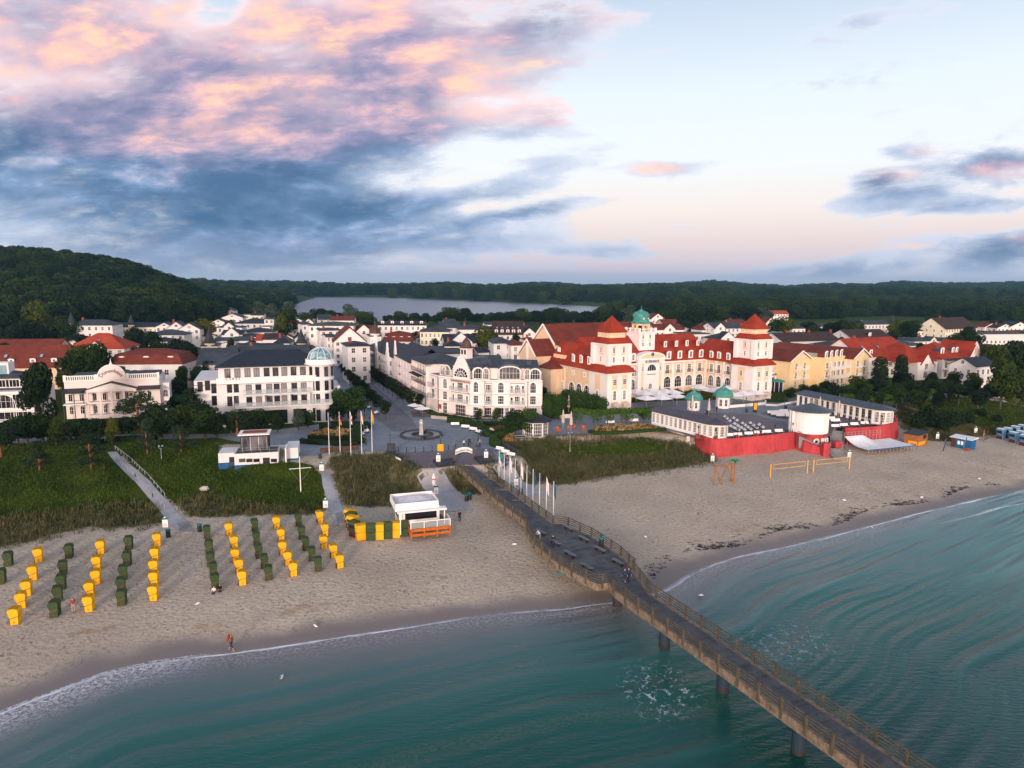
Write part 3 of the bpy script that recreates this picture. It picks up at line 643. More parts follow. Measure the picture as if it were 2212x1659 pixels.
# left wing, centre, right wing
wallb.box(0.4,7.0,0,7.4,26.0,EAV);wallb.box(7.0,14.2,0,47.0,24.0,EAV);wallb.box(46.2,0.0,0,53.0,16,EAV)
wallb.build('wall',kur)
def tower(x0,y0,name='tower'):
 b = MB().mat(M['white']);x1,y1 = x0+TW,y0+TW
 b.box(x0,y0,-.3,x1,y1,EAV-.1)
 b.mat(M['trim']);b.box(x0-.12,y0-.12,5.0,x1+.12,y1+.12,5.15) if False else None
 b.box(x0-.15,y0-.15,EAV-.45,x1+.15,y1+.15,EAV-.15);b.mat(M['white'])
 s = .75;b.box(x0+s,y0+s,EAV,x1-s,y1-s,16.7)
 for (ax,ay) in ((x0+s,y0+s),(x1-s,y0+s),(x0+s,y1-s)): b.cbox(ax,ay,11.2,1.15,1.15,5.3)
 b.box(x0+s-.3,y0+s-.3,16.2,x1-s+.3,y1-s+.3,16.6)
 b.mat(M['cream']);b.box(x0+1.35,y0+1.35,17.8,x1-1.35,y1-1.35,19.4)
 # cream panels between the pilasters
 for i in (0,1):
  cxx = x0+TW*(.30+.40*i)
  b.box(cxx-.85,y0-.03,.6,cxx+.85,y0,8.9);b.box(cxx-.62,y0+s-.03,11.6,cxx+.62,y0+s,16.0)
 b.box(x0-.03,y0+TW*.38,.8,x0,y0+TW*.62+.4,8.8)
 b.box(x0+s-.03,y0+TW*.40,11.6,x0+s,y0+TW*.60,16.0)
 t = b.build(name,kur)
 b = MB().mat(M['tile']);frustum_roof(b,x0,x1,y0,y1,EAV-.05,11.3,.75,.72);b.build('skirt_roof',t)
 b = MB().mat(M['tile']);frustum_roof(b,x0+s,x1-s,y0+s,y1-s,16.6,18.0,.45,.5);b.build('skirt_roof',t)
 b = MB().mat(M['tile']);hip_roof(b,x0+1.3,x1-1.3,y0+1.3,y1-1.3,19.3,23.4,.35);b.build('spire_roof',t)
 for i in (0,1):
  cxx = x0+TW*(.30+.40*i)
  window(t,cxx,y0-.03,2.6,0,1.0,2.6,'arch',bars=(1,3),surround='trim',glass='glass')
  window(t,cxx,y0-.03,6.4,0,1.3,1.6,bars=(3,3),glass='glass')
  window(t,cxx,y0+s-.03,11.9,0,.8,1.5,bars=(1,3),surround='trim');window(t,cxx,y0+s-.03,14.2,0,.8,1.7,'arch',bars=(1,3))
  window(t,x0+TW*(.31+.38*i),y0+1.35,18.35,0,.5,.6,bars=(0,1));window(t,x0+1.35,y0+TW*(.31+.38*i),18.35,-math.pi/2,.5,.6,bars=(0,1))
  o = MB().mat(M['beige']);k = 7
  arc = [(-1.3*math.sin(a)*1.0,2.15-.9*(1-math.cos(a))) for a in np.linspace(0,math.pi/2,k)]
  o.loft([[(xx,p[0],p[1]) for p in arc]+[(xx,-.0,arc[-1][1])] for xx in (-.95,.95)]);o.build('awning',t,(cxx,y0,.0))
 window(t,x0-.03,y0+TW*.5+.2,2.4,-math.pi/2,1.0,2.5,'arch',bars=(1,3),surround='trim');
 window(t,x0+s-.03,y0+TW*.5,11.9,-math.pi/2,.7,1.5,bars=(1,3),surround='trim');window(t,x0+s-.03,y0+TW*.5,14.2,-math.pi/2,.7,1.7,'arch',bars=(1,3))
 return t
tower(0,0);t2 = tower(rx0,ry0)
window(t2,rx0-.03,ry0+TW*.5+.2,6.4,-math.pi/2,.9,1.6,bars=(1,3))
# clock tower over the centre
cx0,cx1 = kX(z5(170,700),15.6),kX(z5(387,700),15.6);cw = cx1-cx0
ctop = kz(z5(270,535),(cx0+cx1)/2,15.6)
b = MB().mat(M['white']);b.box(cx0,15.6,EAV,cx1,15.6+cw,ctop);b.mat(M['trim']);b.box(cx0-.25,15.35,ctop-.05,cx1+.25,15.85+cw,ctop+.12)
b.mat(M['cream']);
for i in (0,1): b.box(cx0+cw*(.24+.44*i)-.35,15.57,13.8,cx0+cw*(.24+.44*i)+.35,15.6,ctop-.4)
ct = b.build('clock_tower',kur);ccx,ccy = (cx0+cx1)/2,15.6+cw/2
for i in (0,1):
 for zz in (kz(z5(270,740),ccx,15.6)+.15,kz(z5(270,630),ccx,15.6)): window(ct,cx0+cw*(.24+.44*i),15.55,zz,0,.8,1.2,bars=(1,2))
z_drum = kz(z5(210,415),ccx,ccy-1);z_dome = kz(z5(210,322),ccx,ccy-1.4);z_top = kz(z5(220,235),ccx,ccy);z_fin = kz(z5(228,165),ccx,ccy)
b = MB().mat(M['cream']);r8 = cw*.42
for k in range(8):
 a = math.pi/8+k*math.pi/4;b.cbox(ccx+r8*.95*math.cos(a),ccy+r8*.95*math.sin(a),ctop,.5,.5,z_drum-ctop-.1)
b.lathe([(r8,z_drum-.55),(r8,z_drum)],8,ccx,ccy,math.pi/8);b.mat(M['dark']);b.lathe([(r8*.55,ctop),(r8*.55,z_drum-.4)],8,ccx,ccy);lan = b.build('lantern',ct)
b = MB().mat(M['trim'])
for sx_ in (-1,1):
 for sy_ in (-1,1): b.cbox(ccx+sx_*(cw/2+.05),ccy+sy_*(cw/2+.05),ctop,.55,.55,1.15);b.cbox(ccx+sx_*cw*.2,ccy+sy_*(cw/2+.05),ctop,.35,.35,1.05);b.cbox(ccx+sx_*(cw/2+.05),ccy+sy_*cw*.2,ctop,.35,.35,1.05)
for s_ in (-1,1): b.box(ccx-cw/2,ccy+s_*cw/2-.05,ctop+.75,ccx+cw/2,ccy+s_*cw/2+.05,ctop+.9);b.box(ccx+s_*cw/2-.05,ccy-cw/2,ctop+.75,ccx+s_*cw/2+.05,ccy+cw/2,ctop+.9)
b.build('balustrade',ct)
b = MB().mat(M['copper']);b.smooth = False;rd = r8*1.0
b.lathe([(rd*1.22,z_drum),(rd*1.18,z_drum+.12),(rd*.98,z_drum+.6),(rd*.92,z_drum+1.0),(rd*.92,z_dome-.1),(rd*1.02,z_dome),(rd*1.0,z_dome+.35),(rd*.88,z_dome+.95),(rd*.62,z_dome+1.4),(rd*.3,z_dome+1.65),(rd*.12,z_dome+2.0),(.1,z_top),(.05,z_fin)],16,ccx,ccy)
dm = b.build('copper_cupola',ct)
for a in (-.35,.35): window(dm,ccx+rd*.95*math.sin(a),ccy-rd*.95*math.cos(a),z_drum+1.15,a,.5,.5,'round',bars=(0,1),name='porthole')
# roofs
zbk = kz(z5(900,780),35,15.6);zrg = kz(z5(900,567),35,20.5);zrg2 = kz(z5(1300,668),50,6)
b = MB().mat(M['tile'])
b.loft([[(5.5,13.5,EAV),(5.5,15.3,zbk),(5.5,20.5,zrg),(5.5,26,EAV+1)],[(48,13.5,EAV),(48,15.3,zbk),(47,20.5,zrg),(48,26,EAV+1)]])
b.mat(M['trim']);b.box(7,13.35,EAV-.4,47,13.6,EAV+.02);b.build('roof',kur)
b = MB().mat(M['tile']);b.loft([[(45.6,1.6,EAV),(47.3,1.6,EAV+3.2),(50.5,1.6,zrg2),(54,1.6,EAV)],[(45.6,17,EAV),(47.3,17,EAV+3.2),(50.5,17,zrg2+.2),(54,17,EAV)]]);b.build('roof',kur)
zl = kz(z4(1050,600),5.5,16);
b = MB().mat(M['tile'])
b.loft([[(-.4,7.0,EAV),(1.5,7.0,EAV+3.0),(5.0,7.0,EAV+5.0),(9,7.0,EAV)],[(-.4,17.5,EAV),(1.5,17.5,EAV+3.0),(5.0,17.5,EAV+5.5),(9,17.5,EAV)]])
b.loft([[(-.4,17.5,EAV),(3.0,18.3,EAV+5.9),(6.5,18.3,EAV+5.9),(9,17.5,EAV)],[(-.4,26.8,EAV),(3.0,25,EAV+5.9),(6.5,25,EAV+5.9),(9,26.8,EAV)]])
b.build('roof',kur)
b = MB().mat(M['cream']);b.box(.5,19.2,EAV+.5,4,25.0,EAV+2.5);wg = b.build('wall_dormer',kur)
for yy in (21.0,23.2): window(wg,.5,yy,EAV+1.1,-math.pi/2,.7,.7,'round',bars=(0,1),name='porthole')
for yy in (23.2,24.0): dormer(kur,1.3,yy,EAV+3.1,-math.pi/2,.6,1.3,1.4)
for px in ((920,945),(1027,962),(1135,985)):
 w_ = Wall(kur,(.35,26),(.35,0));a,zz = w_.at(*z4(*px));dormer(kur,.35,26-a,zz,-math.pi/2,1.3,1.9,2.2)
# entrance pavilion
ex0,ex1 = kX(z5(158,1100),12.8),kX(z5(522,1100),12.8);exm = (ex0+ex1)/2;zp = kz(z5(155,912),ex0,12.8);zpt = kz(z5(340,812),exm,12.8)
b = MB().mat(M['white']);b.box(ex0,12.8,0,ex1,16,zp);b.mat(M['trim']);b.box(ex0-.25,12.5,zp-.35,ex1+.25,16,zp)
k = 13;hw = (ex1-ex0)/2+.1
arc = [(exm+hw*math.cos(a),zp+(zpt-zp)*math.sin(a)) for a in np.linspace(0,math.pi,k)]
b.loft([[(p[0],12.6,p[1]) for p in arc],[(p[0],16.5,p[1]) for p in arc]])
b.mat(M['cream']);arc2 = [(exm+(hw-.5)*math.cos(a),zp+.1+(zpt-zp-.45)*math.sin(a)) for a in np.linspace(0,math.pi,k)]
b.add([(p[0],12.56,p[1]) for p in arc2],[tuple(range(k-1,-1,-1))])
for s_ in (-1,1): b.box(exm+s_*hw*.66-.45,12.77,1.5,exm+s_*hw*.66+.45,12.8,zp-1.2)
pav = b.build('entrance_pavilion',kur)
window(pav,exm,12.56,zp+.55,0,1.5,1.2,'round',bars=(1,1));window(pav,exm,12.78,kz(z5(350,1075),exm,12.8),0,3.3,2.0,'arch',bars=(3,1),surround='trim')
for s_ in (-1,1):
 window(pav,exm+s_*hw*.66,12.76,kz(z5(350,1075),exm,12.8),0,.7,1.5,bars=(1,3));window(pav,exm+s_*hw*.66,12.76,1.6,0,.7,1.5,bars=(1,3))
window(pav,exm-.3,12.78,.7,0,1.3,3.2,'arch',bars=(1,3),name='door')
text(pav,'KURHAUS',exm,12.5,kz(z5(367,942),exm,12.8),0,1.1,'dark');text(pav,'Restaurant Kurhaus',exm,12.7,kz(z5(362,1118),exm,12.8),0,.38,'dark')
b = MB().mat(M['stone'])
for i in range(6): b.box(exm-2.6,12.8-2.4+i*.4,0,exm+2.6,12.8,.12*(i+1))
b.mat(M['trim']);
for s_ in (-1,1): b.box(exm+s_*2.9-.25,9.2,-.1,exm+s_*2.9+.25,12.8,1.1)
b.build('entrance_stair',pav)
# centre windows, pilasters
wc = Wall(kur,(0,14.2),(1,14.2));pb = MB().mat(M['trim'])
def col(px,w0,Y=14.2,big=True):
 a = kX(px,Y)
 return a
xs = [col(z5(x,1000),1) for x in (565,715,865,1008)]+[col(z5(70,1100),1)]
for x_ in xs:
 window(kur,x_,14.2,1.9,0,2.7,3.3,'arch',bars=(2,3),surround='trim',glass='glassd');window(kur,x_,14.2,6.0,0,1.5,2.5,bars=(3,4),surround='trim',glass='glass')
 balcony(kur,wc,x_,6.0,2.1,.5,'iron','trim',h=.8)
 dormer(kur,x_,13.75,EAV+.55,0,1.7,2.0,2.4)
for px in (528,680,826,975): dormer(kur,kX(z5(px,700),16.3),16.0,zbk+.75,0,1.1,1.6,2.0)
for x_ in [ (xs[i]+xs[i+1])/2 for i in range(3)]+[xs[0]-2.55,xs[3]+2.3]: pb.box(x_-.42,14.08,.3,x_+.42,14.2,EAV-.1)
# right wing inner face
wr = Wall(kur,(46.2,14.2),(46.2,0))
for px in (1170,1275,1405):
 a = wr.at(*z5(px,1040))[0]
 wr.win(a,1.9,2.1,3.2,'arch',bars=(2,3),surround='trim',glass='glassd');wr.win(a,6.0,1.3,2.4,bars=(1,4),surround='trim');balcony(kur,wr,a,6.0,1.9,.5,'iron','trim',h=.8)
 dormer(kur,45.95,14.2-a,EAV+.5,-math.pi/2,1.5,1.9,2.4)
 wr.box(pb,a+1.5,a+2.2,.3,EAV-.1,0,.12)
wr.box(pb,.4,1.1,.3,EAV-.1,0,.12)
# left wing, seaward side
wl = Wall(kur,(.4,26),(.4,0))
for px in (897,1000,1108): a = wl.at(*z4(px,1290))[0];wl.win(a,1.9,2.4,3.5,'arch',bars=(2,3),surround='trim',glass='glassd')
for px,py in ((735,1070),(920,1120),(1080,1150)): a,zz = wl.at(*z4(px,py));wl.win(a,zz,.7,.9,bars=(1,2),surround='trim')
a = wl.at(*z4(768,1240))[0];wl.win(a,2.4,.9,2.6,'arch',bars=(1,3),surround='trim')
a = wl.at(*z4(807,1100))[0];wl.box(pb,a-.08,a+.08,0,EAV,0,.12);wl.box(pb,0,26,EAV-.35,EAV,0,.25)
pb.build('pilasters',kur)
# theatre hall behind
hz0 = 14.4;hall = MB().mat(M['cream']);hall.box(2.6,27.5,0,34,39.5,hz0);gable_wall(hall,(2.6,39.5),(2.6,27.5),hz0,19.6)
hl = hall.build('theatre_hall',kur);b = MB().mat(M['tile2']);gable_roof(b,2.6,34,27.5,39.5,hz0,19.5,.35);b.build('roof',hl)
b = MB().mat(M['trim']);b.beam((2.15,27.1,hz0-.25),(2.15,33.5,19.55),.2,.5);b.beam((2.15,33.5,19.55),(2.15,39.9,hz0-.25),.2,.5);b.build('verge',hl)
sgh = MB().mat(M['ochre']);sgh.box(-4.5,26.2,0,2.6,35,11.6);gable_wall(sgh,(-4.5,35),(-4.5,26.2),11.6,15.6);sgh.box(-3.2,20.5,0,.4,26.2,8.4);st_ = sgh.build('stage_house',kur)
b = MB().mat(M['tile2']);gable_roof(b,-4.5,2.6,26.2,35,11.6,15.6,.3);b.build('roof',st_);b = MB().mat(M['tile2']);hip_roof(b,-3.2,2.2,20.5,26.2,8.4,10.8,.4);b.build('roof',st_)
b = MB().mat(M['trim']);b.beam((-4.9,25.8,11.3),(-4.9,30.6,15.8),.2,.4);b.beam((-4.9,30.6,15.8),(-4.9,35.4,11.3),.2,.4);b.box(-4.62,30.2,0,-4.5,31.2,14.6);b.build('verge',st_)

# ================================================================== white corner hotel with arched dormers (right of the shopping street)
z2 = Q(900,1050,800);zA = Q(0,900,960);zB = Q(700,1150);zR = Q(2800,1100,1040);zT = Q(2550,1420)
st = building('corner_hotel',(-9.68,156.12,PZ),0.0,'rose-white four storey corner hotel with arched roof windows and a small brown cupola','hotel')
def S(x,y): return (x+9.68,y-156.12)
pA,pB,pC,pD,pE = S(-20.6,167.2),S(-17.8,162.5),S(-9.68,156.12),S(-6.4,155.35),S(7.0,155.3)
PARH = 8.95
out = [pA,pB,pC,pD,pE,S(7.3,175),S(-14,178)]
b = MB().mat(M['pinkw']);b.prism(out,0,PARH);stw = b.build('wall',st)
def inset(pts,k):                                             # crude outline scaling towards its middle
 cx = sum(p[0] for p in pts)/len(pts);cy = sum(p[1] for p in pts)/len(pts);return [(cx+(p[0]-cx)*k,cy+(p[1]-cy)*k) for p in pts]
b = MB().mat(M['pinkw']);top = [S(-16.6,166),S(-15.6,163.2),S(-8.9,157.9),S(-6.2,157.3),S(5.9,157.2),S(6,173),S(-12,176)]
b.prism(top,PARH,PARH+2.6);b.build('attic_storey',st)
b = MB().mat(M['slate2']);b.prism(inset(top,1.03),PARH+2.6,PARH+2.85);b.mat(M['concrete']);b.prism(inset(out,.995),PARH,PARH+.06);b.build('roof',st)
WA,WB,WC,WD = Wall(st,pA,pB),Wall(st,pB,pC),Wall(st,pC,pD),Wall(st,pD,pE)
b = MB().mat(M['trim'])
for w_ in (WA,WB,WC,WD):
 for z_,t_ in ((3.05,.28),(5.75,.16),(8.75,.30)): w_.box(b,0,w_.L,z_,z_+t_,0,.14)
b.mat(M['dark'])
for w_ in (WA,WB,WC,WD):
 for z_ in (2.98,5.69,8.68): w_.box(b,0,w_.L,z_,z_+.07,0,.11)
for w_,a in ((WB,0.05),(WD,.1),(WD,10.0)): w_.box(b,a,a+.13,.3,PARH-.1,.02,.18)
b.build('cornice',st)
def sw(W_,x,y0,w,h,style='rect',**k):
 a,zz = W_.at(*z3(x,y0));return W_.win(a,zz,w,h,style,**k)
RF = dict(fl1=3.4,fl2=6.05)
for x,st1 in ((440,'arch'),): a = WB.at(*z3(x,950))[0];WB.win(a,6.05,1.45,2.5,'arch',bars=(2,3),surround='trim');WB.win(a,3.4,1.45,2.1,bars=(2,3));WB.win(a,.1,1.5,2.7,bars=(2,3),glass='glassd')
for x in (865,1210):
 W_ = WC if x < 985 else WD;a = W_.at(*z3(x,950))[0]
 W_.win(a,6.0,1.3 if x < 900 else 1.5,2.6,'arch',bars=(2,3),surround='trim');W_.win(a,3.35,1.3 if x < 900 else 1.5,2.1,bars=(2,3))
for x in (1655,): a = WD.at(*z3(x,950))[0];WD.win(a,6.0,1.5,2.6,'arch',bars=(2,3),surround='trim',glass='glassd');WD.win(a,3.35,1.5,2.1,bars=(2,3))
def loggia(W_,x0,x1,z0,h,arch=False):
 a0,a1 = W_.at(*z3(x0,900))[0],W_.at(*z3(x1,900))[0];b = MB().mat(M['ochre' if False else 'pinkw']);am = (a0+a1)/2;w = a1-a0
 b.mat(M['dark']);W_.box(b,a0,a1,z0-.02,z0+h,.0,.02);b.mat(M['pinkw']);W_.box(b,a0+.08,a1-.08,z0,z0+h-.12,.02,.035)  # flat dark plate, its rim painted as the shade of a recess
 lg = b.build('loggia',st)
 if w > 2.5:
  W_.win(am,z0+.05,min(1.9,w*.42),h-.35,'arch' if arch else 'rect',bars=(2,3),out=.03)
  for s_ in (-1,1): W_.win(am+s_*w*.38,z0+.05,.65,h-.55,bars=(0,2),out=.03)
 else: W_.win(am,z0+.05,w*.85,h-.3,bars=(2,3),out=.03)
 balcony(st,W_,am,z0,w,.75,'glass','pinkw',h=.95)
for z0 in (3.3,6.0):
 loggia(WB,525,775,z0,2.35);loggia(WD,990,1085,z0,2.3);loggia(WD,1337,1540,z0,2.35,z0 > 5)
for z0 in (3.3,6.0): a = WA.L*.5;WA.win(a,z0,1.6,2.2,'arch' if z0 > 5 else 'rect',bars=(1,2),glass='glassd');balcony(st,WA,a,z0,3.4,.9,'glass','pinkw')
for x,w in ((655,3.4),): a = WB.at(*z3(x,1300))[0];WB.win(a,.1,w,2.7,bars=(5,3),glass='glassd')
for x,w in ((1035,1.6),(1200,1.7),(1295,1.0),(1370,1.3),(1655,1.9)): a = WD.at(*z3(x,1300))[0];WD.win(a,.1,w,2.6,bars=(2,3),glass='glassd')
a = WC.at(*z3(865,1300))[0];WC.win(a,.1,1.4,2.6,bars=(2,3),glass='glassd')
b = MB().mat(M['trim']);WD.box(b,.2,WD.at(*z3(1715,1220))[0],2.72,2.82,0,1.1);WC.box(b,.3,WC.L,2.74,2.84,0,.9);b.build('canopy',st)
b = MB().mat(M['brick'])
for W_,x in ((WB,372),(WB,520),(WC,800)): a,zz = W_.at(*z3(x,1250));W_.box(b,a-.4,a+.4,1.0,2.1,0,.05);b.mat(M['pinkw'])
b.build('menu_board',st)
# attic: arched dormers and the great fan window gable
def vault(x0_,z0_,W_,w,h,depth=3.0,style='arch',name='arched_dormer',bars=(3,2)):
 a = W_.at(x0_,z0_)[0] if False else x0_
 k = 9;b = MB().mat(M['trim']);r = w/2+.18;arc = [(r*math.cos(t),h*.62+(h*.40+.15)*math.sin(t)) for t in np.linspace(0,math.pi,k)]
 b.add([(-r,-.05,0),(r,-.05,0)]+[(p[0],-.05,p[1]) for p in arc],[tuple(range(k+2))])
 b.box(-r,-.05,0,r,depth*.4,h*.62)
 b.loft([[(p[0],-.25,p[1]) for p in arc]+[(p[0]*.93,-.25,p[1]-.14) for p in arc[::-1]],[(p[0],-.0,p[1]) for p in arc]+[(p[0]*.93,.0,p[1]-.14) for p in arc[::-1]]])
 b.mat(M['zinc']);b.add([(p[0]*1.02,-.22,p[1]+.05) for p in arc]+[(p[0]*1.02,depth,p[1]+.05) for p in arc],[(i,i+1,k+i+1,k+i) for i in range(k-1)])
 x,y,z = W_.p(a,PARH,-.9);o = link(name,b.mesh(name),st,(x,y,z),W_.ang)
 window(o,0,-.06,.12,0,w*.92,h*.98,'seg' if style == 'seg' else 'arch',bars=bars,glass='glass');return o
vault(WB.at(*z3(425,720))[0],0,WB,2.6,2.6);vault(WC.at(*z3(885,760))[0],0,WC,2.6,2.7);vault(WD.at(*z3(1000,760))[0],0,WD,1.6,2.7,bars=(2,2))
vault(WD.at(*z3(1330,770))[0],0,WD,5.3,3.1,3.5,'seg',bars=(5,2));vault(WD.at(*z3(1685,770))[0],0,WD,2.6,2.6);vault(WD.at(*z3(1575,770))[0],0,WD,1.3,2.5,bars=(1,2));vault(.9,0,WB,2.0,2.6)
ga,gz = WB.at(*z3(655,745));gw = 4.9
b = MB().mat(M['pinkw']);hh = 5.1
prof = [(-gw/2,0),(gw/2,0),(gw/2,1.9),(.9,hh-.6),(.5,hh),(-.5,hh),(-.9,hh-.6),(-gw/2,1.9)]
b.loft([[(p[0],0.0,p[1]) for p in prof],[(p[0],.6,p[1]) for p in prof]]);b.mat(M['trim'])
ed = prof[2:];
for p,q in zip(ed[:-1],ed[1:]): b.beam((p[0],-.02,p[1]+.05),(q[0],-.02,q[1]+.05),.3,.25)
b.mat(M['seam']);sh_ = [(-gw/2-.2,1.8),(-.9,hh-.5),(.9,hh-.5),(gw/2+.2,1.8)]
b.add([(p[0],.5,p[1]) for p in sh_]+[(p[0],9,p[1]) for p in sh_],[(0,1,5,4),(1,2,6,5),(2,3,7,6)])
x,y,z = WB.p(ga,PARH,-.1);gb = link('fan_gable',b.mesh('fan_gable'),st,(x,y,z),WB.ang)
b = MB().mat(M['trim']);r = 2.15
for k in range(9): t = math.pi*k/8;b.beam((.5*math.cos(t),-.06,.35+.5*math.sin(t)),(r*math.cos(t),-.06,.35+r*math.sin(t)),.05,.09)
for rr in (.55,1.35,r):
 for k in range(14): t,u = math.pi*k/14,math.pi*(k+1)/14;b.beam((rr*math.cos(t),-.06,.35+rr*math.sin(t)),(rr*math.cos(u),-.06,.35+rr*math.sin(u)),.05,.1)
b.box(-r,-.09,.25,r,-.03,.38);fw_ = link('fan_window',b.mesh('fan_window'),gb)
g = MB().mat(M['glassd']);g.add([(r*math.cos(t),-.03,.35+r*math.sin(t)) for t in np.linspace(0,math.pi,15)],[tuple(range(15))]);link('pane',g.mesh('pane'),fw_)
b = MB().mat(M['pinkw']);b.box(-1.0,.9,4.6,1.0,2.9,7.0);b.mat(M['trim']);b.box(-1.15,.75,6.9,1.15,3.05,7.1);b.mat(M['glassd'])
for s_ in (-.45,.45): b.box(s_-.3,.87,5.6,s_+.3,.9,6.7)
b.mat(M['brownc']);b.lathe([(1.75,7.1),(1.3,7.5),(1.15,8.1),(.8,8.8),(.3,9.3),(.08,9.7),(.05,10.6)],8,0,1.9,math.pi/8);link('cupola',b.mesh('cupola'),gb)
text(st,'STRANDSCHLOSS',*WB.p(ga,8.25,.12),WB.ang,.80,'brick')
b = MB().mat(M['slate2']);
for x,y,w,h in ((4,162,1,1.2),(-5,160,.8,1.4),(-1,165,2.6,.5)): q = S(x,y);b.cbox(q[0],q[1],PARH+2.8,w,w,h)
b.build('chimney',st)

# ================================================================== white hotel with the glass domed corner turret (left of the street)
ce = building('dome_hotel',(-66.9,142.0,PZ),R(19.6),'white four storey hotel with dark slate roof and a glass-domed corner turret','hotel')
Wc_ = Wall(ce,(0,0),(1,0));LC = 25.6
def cz(y,x=555): return Wc_.at(*z2(x,y))[1]
zP,zE = cz(1010),cz(895)
b = MB().mat(M['white2']);b.box(0,0,-.5,LC,18,zP);b.build('wall',ce)
b = MB().mat(M['white2']);xl = Wc_.at(*zB(430,960))[0];b.box(xl,1.6,zP-.3,LC+1,17,zE);b.build('attic_storey',ce)
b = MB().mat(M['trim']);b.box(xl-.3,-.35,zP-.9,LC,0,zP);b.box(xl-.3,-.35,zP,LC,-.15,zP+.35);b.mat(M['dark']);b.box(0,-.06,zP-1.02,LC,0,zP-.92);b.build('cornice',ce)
b = MB().mat(M['slate']);hip_roof(b,xl,LC+1.5,1.6,17,zE,zE+3.0,.7,5.5);b.build('roof',ce)
for px in (563,700,840,965,1105,1228,1350,1477,1607,1735,1850):
 W_ = Wall(ce,(0,1.6),(1,1.6));a = W_.at(*zB(px,900))[0];W_.win(a,zP+.25,1.25,1.95,frame='dark',glass='curtain',bars=(1,1),fw=.1)
z_2,z_1 = cz(1165),cz(1290)
for px in (90,190,302,380,455,562,660,780,843):
 a = Wc_.at(*z2(px,1100))[0]
 for zz in (z_2,z_1): Wc_.win(a,zz+.12,1.2 if px < 700 else .95,2.0,frame='dark',glass='curtain',bars=(1,1),fw=.1)
zW = Q(0,900,960)
for px,py in ((1645,1300),(1732,1310),(1795,1300),(1850,1325),(1985,1320),(2043,1318),(1988,1435),(2045,1430),(1855,1430)):
 a,zz = Wc_.at(*zA(px,py));Wc_.win(a,zz,1.0,2.1,frame='dark',glass='glassd',bars=(1,1),fw=.1)
for z_,x0,x1 in ((z_2,40,718),(z_1,-60,950)):
 a0,a1 = Wc_.at(*z2(x0,1180))[0],Wc_.at(*z2(x1,1180))[0];balcony(ce,Wc_,(a0+a1)/2,z_+.05,a1-a0,1.3,'glass','white2')
b = MB().mat(M['white2'])
for px in (250,515,715): a = Wc_.at(*z2(px,1240))[0];Wc_.box(b,a-.16,a+.16,z_1,z_2,0,1.25)
b.build('balcony_pier',ce)
for x0,x1 in ((-130,120),(180,490),(553,690),(755,890)):
 a0,a1 = Wc_.at(*z2(x0,1350))[0],Wc_.at(*z2(x1,1350))[0];Wc_.win((a0+a1)/2,.15,a1-a0,z_1-1.2,frame='dark',glass='glassd',bars=(3,1),fw=.12)
b = MB().mat(M['white2']);tx = LC+.4;ty = 2.2;rt = 2.75
b.cyl(tx,ty,-.3,zE+.3,rt,n=20);b.mat(M['trim'])
for z_ in (z_1,z_2,zP-.5,zE+.1): b.cyl(tx,ty,z_-.12,z_+.16,rt+.14,n=20)
b.cyl(tx,ty,zE+.25,zE+.4,rt+.95,n=20);b.cyl(tx,ty,zE+.4,zE+1.3,rt+.55,n=20);tr = b.build('turret',ce)
for k,a_ in enumerate((-.95,-.35,.35,.95)):
 for z_,h in ((z_1+.2,2.0),(z_2+.2,2.2),(zP+.0,2.2),(.2,2.6)):
  window(tr,tx+rt*math.sin(a_),ty-rt*math.cos(a_),z_,a_,.95,h,frame='dark',glass='glassd',bars=(0,2),out=.03)
m_,t_,b_ = principled('dome_glass',(.16,.36,.40),.08,.9);t_.l.new(t_.mix(t_.mapr(t_.noise(t_.new('ShaderNodeNewGeometry').outputs['Position'],1.2,3),.4,.6),(.08,.20,.24),(.30,.45,.50)),b_.inputs['Base Color']);M['dome'] = m_
b = MB().mat(M['dome']);rd = 2.75;b.smooth = True;b.lathe([(rd*math.cos(t),zE+1.3+rd*.92*math.sin(t)) for t in np.linspace(0,1.5,8)],20,tx,ty);b.smooth = False
b.mat(M['trim'])
for k in range(10):
 a_ = math.pi*2*k/10;b.tube([(tx+rd*1.01*math.cos(t)*math.cos(a_),ty+rd*1.01*math.cos(t)*math.sin(a_),zE+1.3+rd*.93*math.sin(t)) for t in np.linspace(0,1.5,7)],.06,4)
b.cyl(tx,ty,zE+1.3+rd*.9,zE+1.3+rd*1.5,.06,.03,5);b.build('glass_dome',tr)
b = MB().mat(M['white2']);b.box(tx,3,-.3,LC+4.6,13,z_2+.6);b.box(tx,3,-.3,LC+2.6,16,zE);b.build('side_wing',ce)
for zz in (z_1,z_2): window(ce,LC+4.6,6,zz,math.pi/2,.9,1.8,frame='dark',glass='glassd')
text(ce,'CERES',Wc_.at(*zB(640,998))[0],-.38,Wc_.at(*zB(640,998))[1],0,.8,'dark',spread=1.4)
b = MB().mat(M['slate2']);
for px in (1150,1250,1325): w_ = Wall(ce,(0,9),(1,9));a,zz = w_.at(*zB(px,690));b.cbox(a,9,zz-.6,.8 if px < 1200 else .4,.8,1.5)
b.build('vent_stack',ce)
b = MB().mat(M['trim']);w_ = Wall(ce,(0,9),(1,9));a,zz = w_.at(*zB(1425,690));b.smooth = True;b.lathe([(1.6*math.cos(t),zz-.2+.9*math.sin(t)) for t in np.linspace(0,1.5,6)],16,a,9);b.build('roof_light',ce)

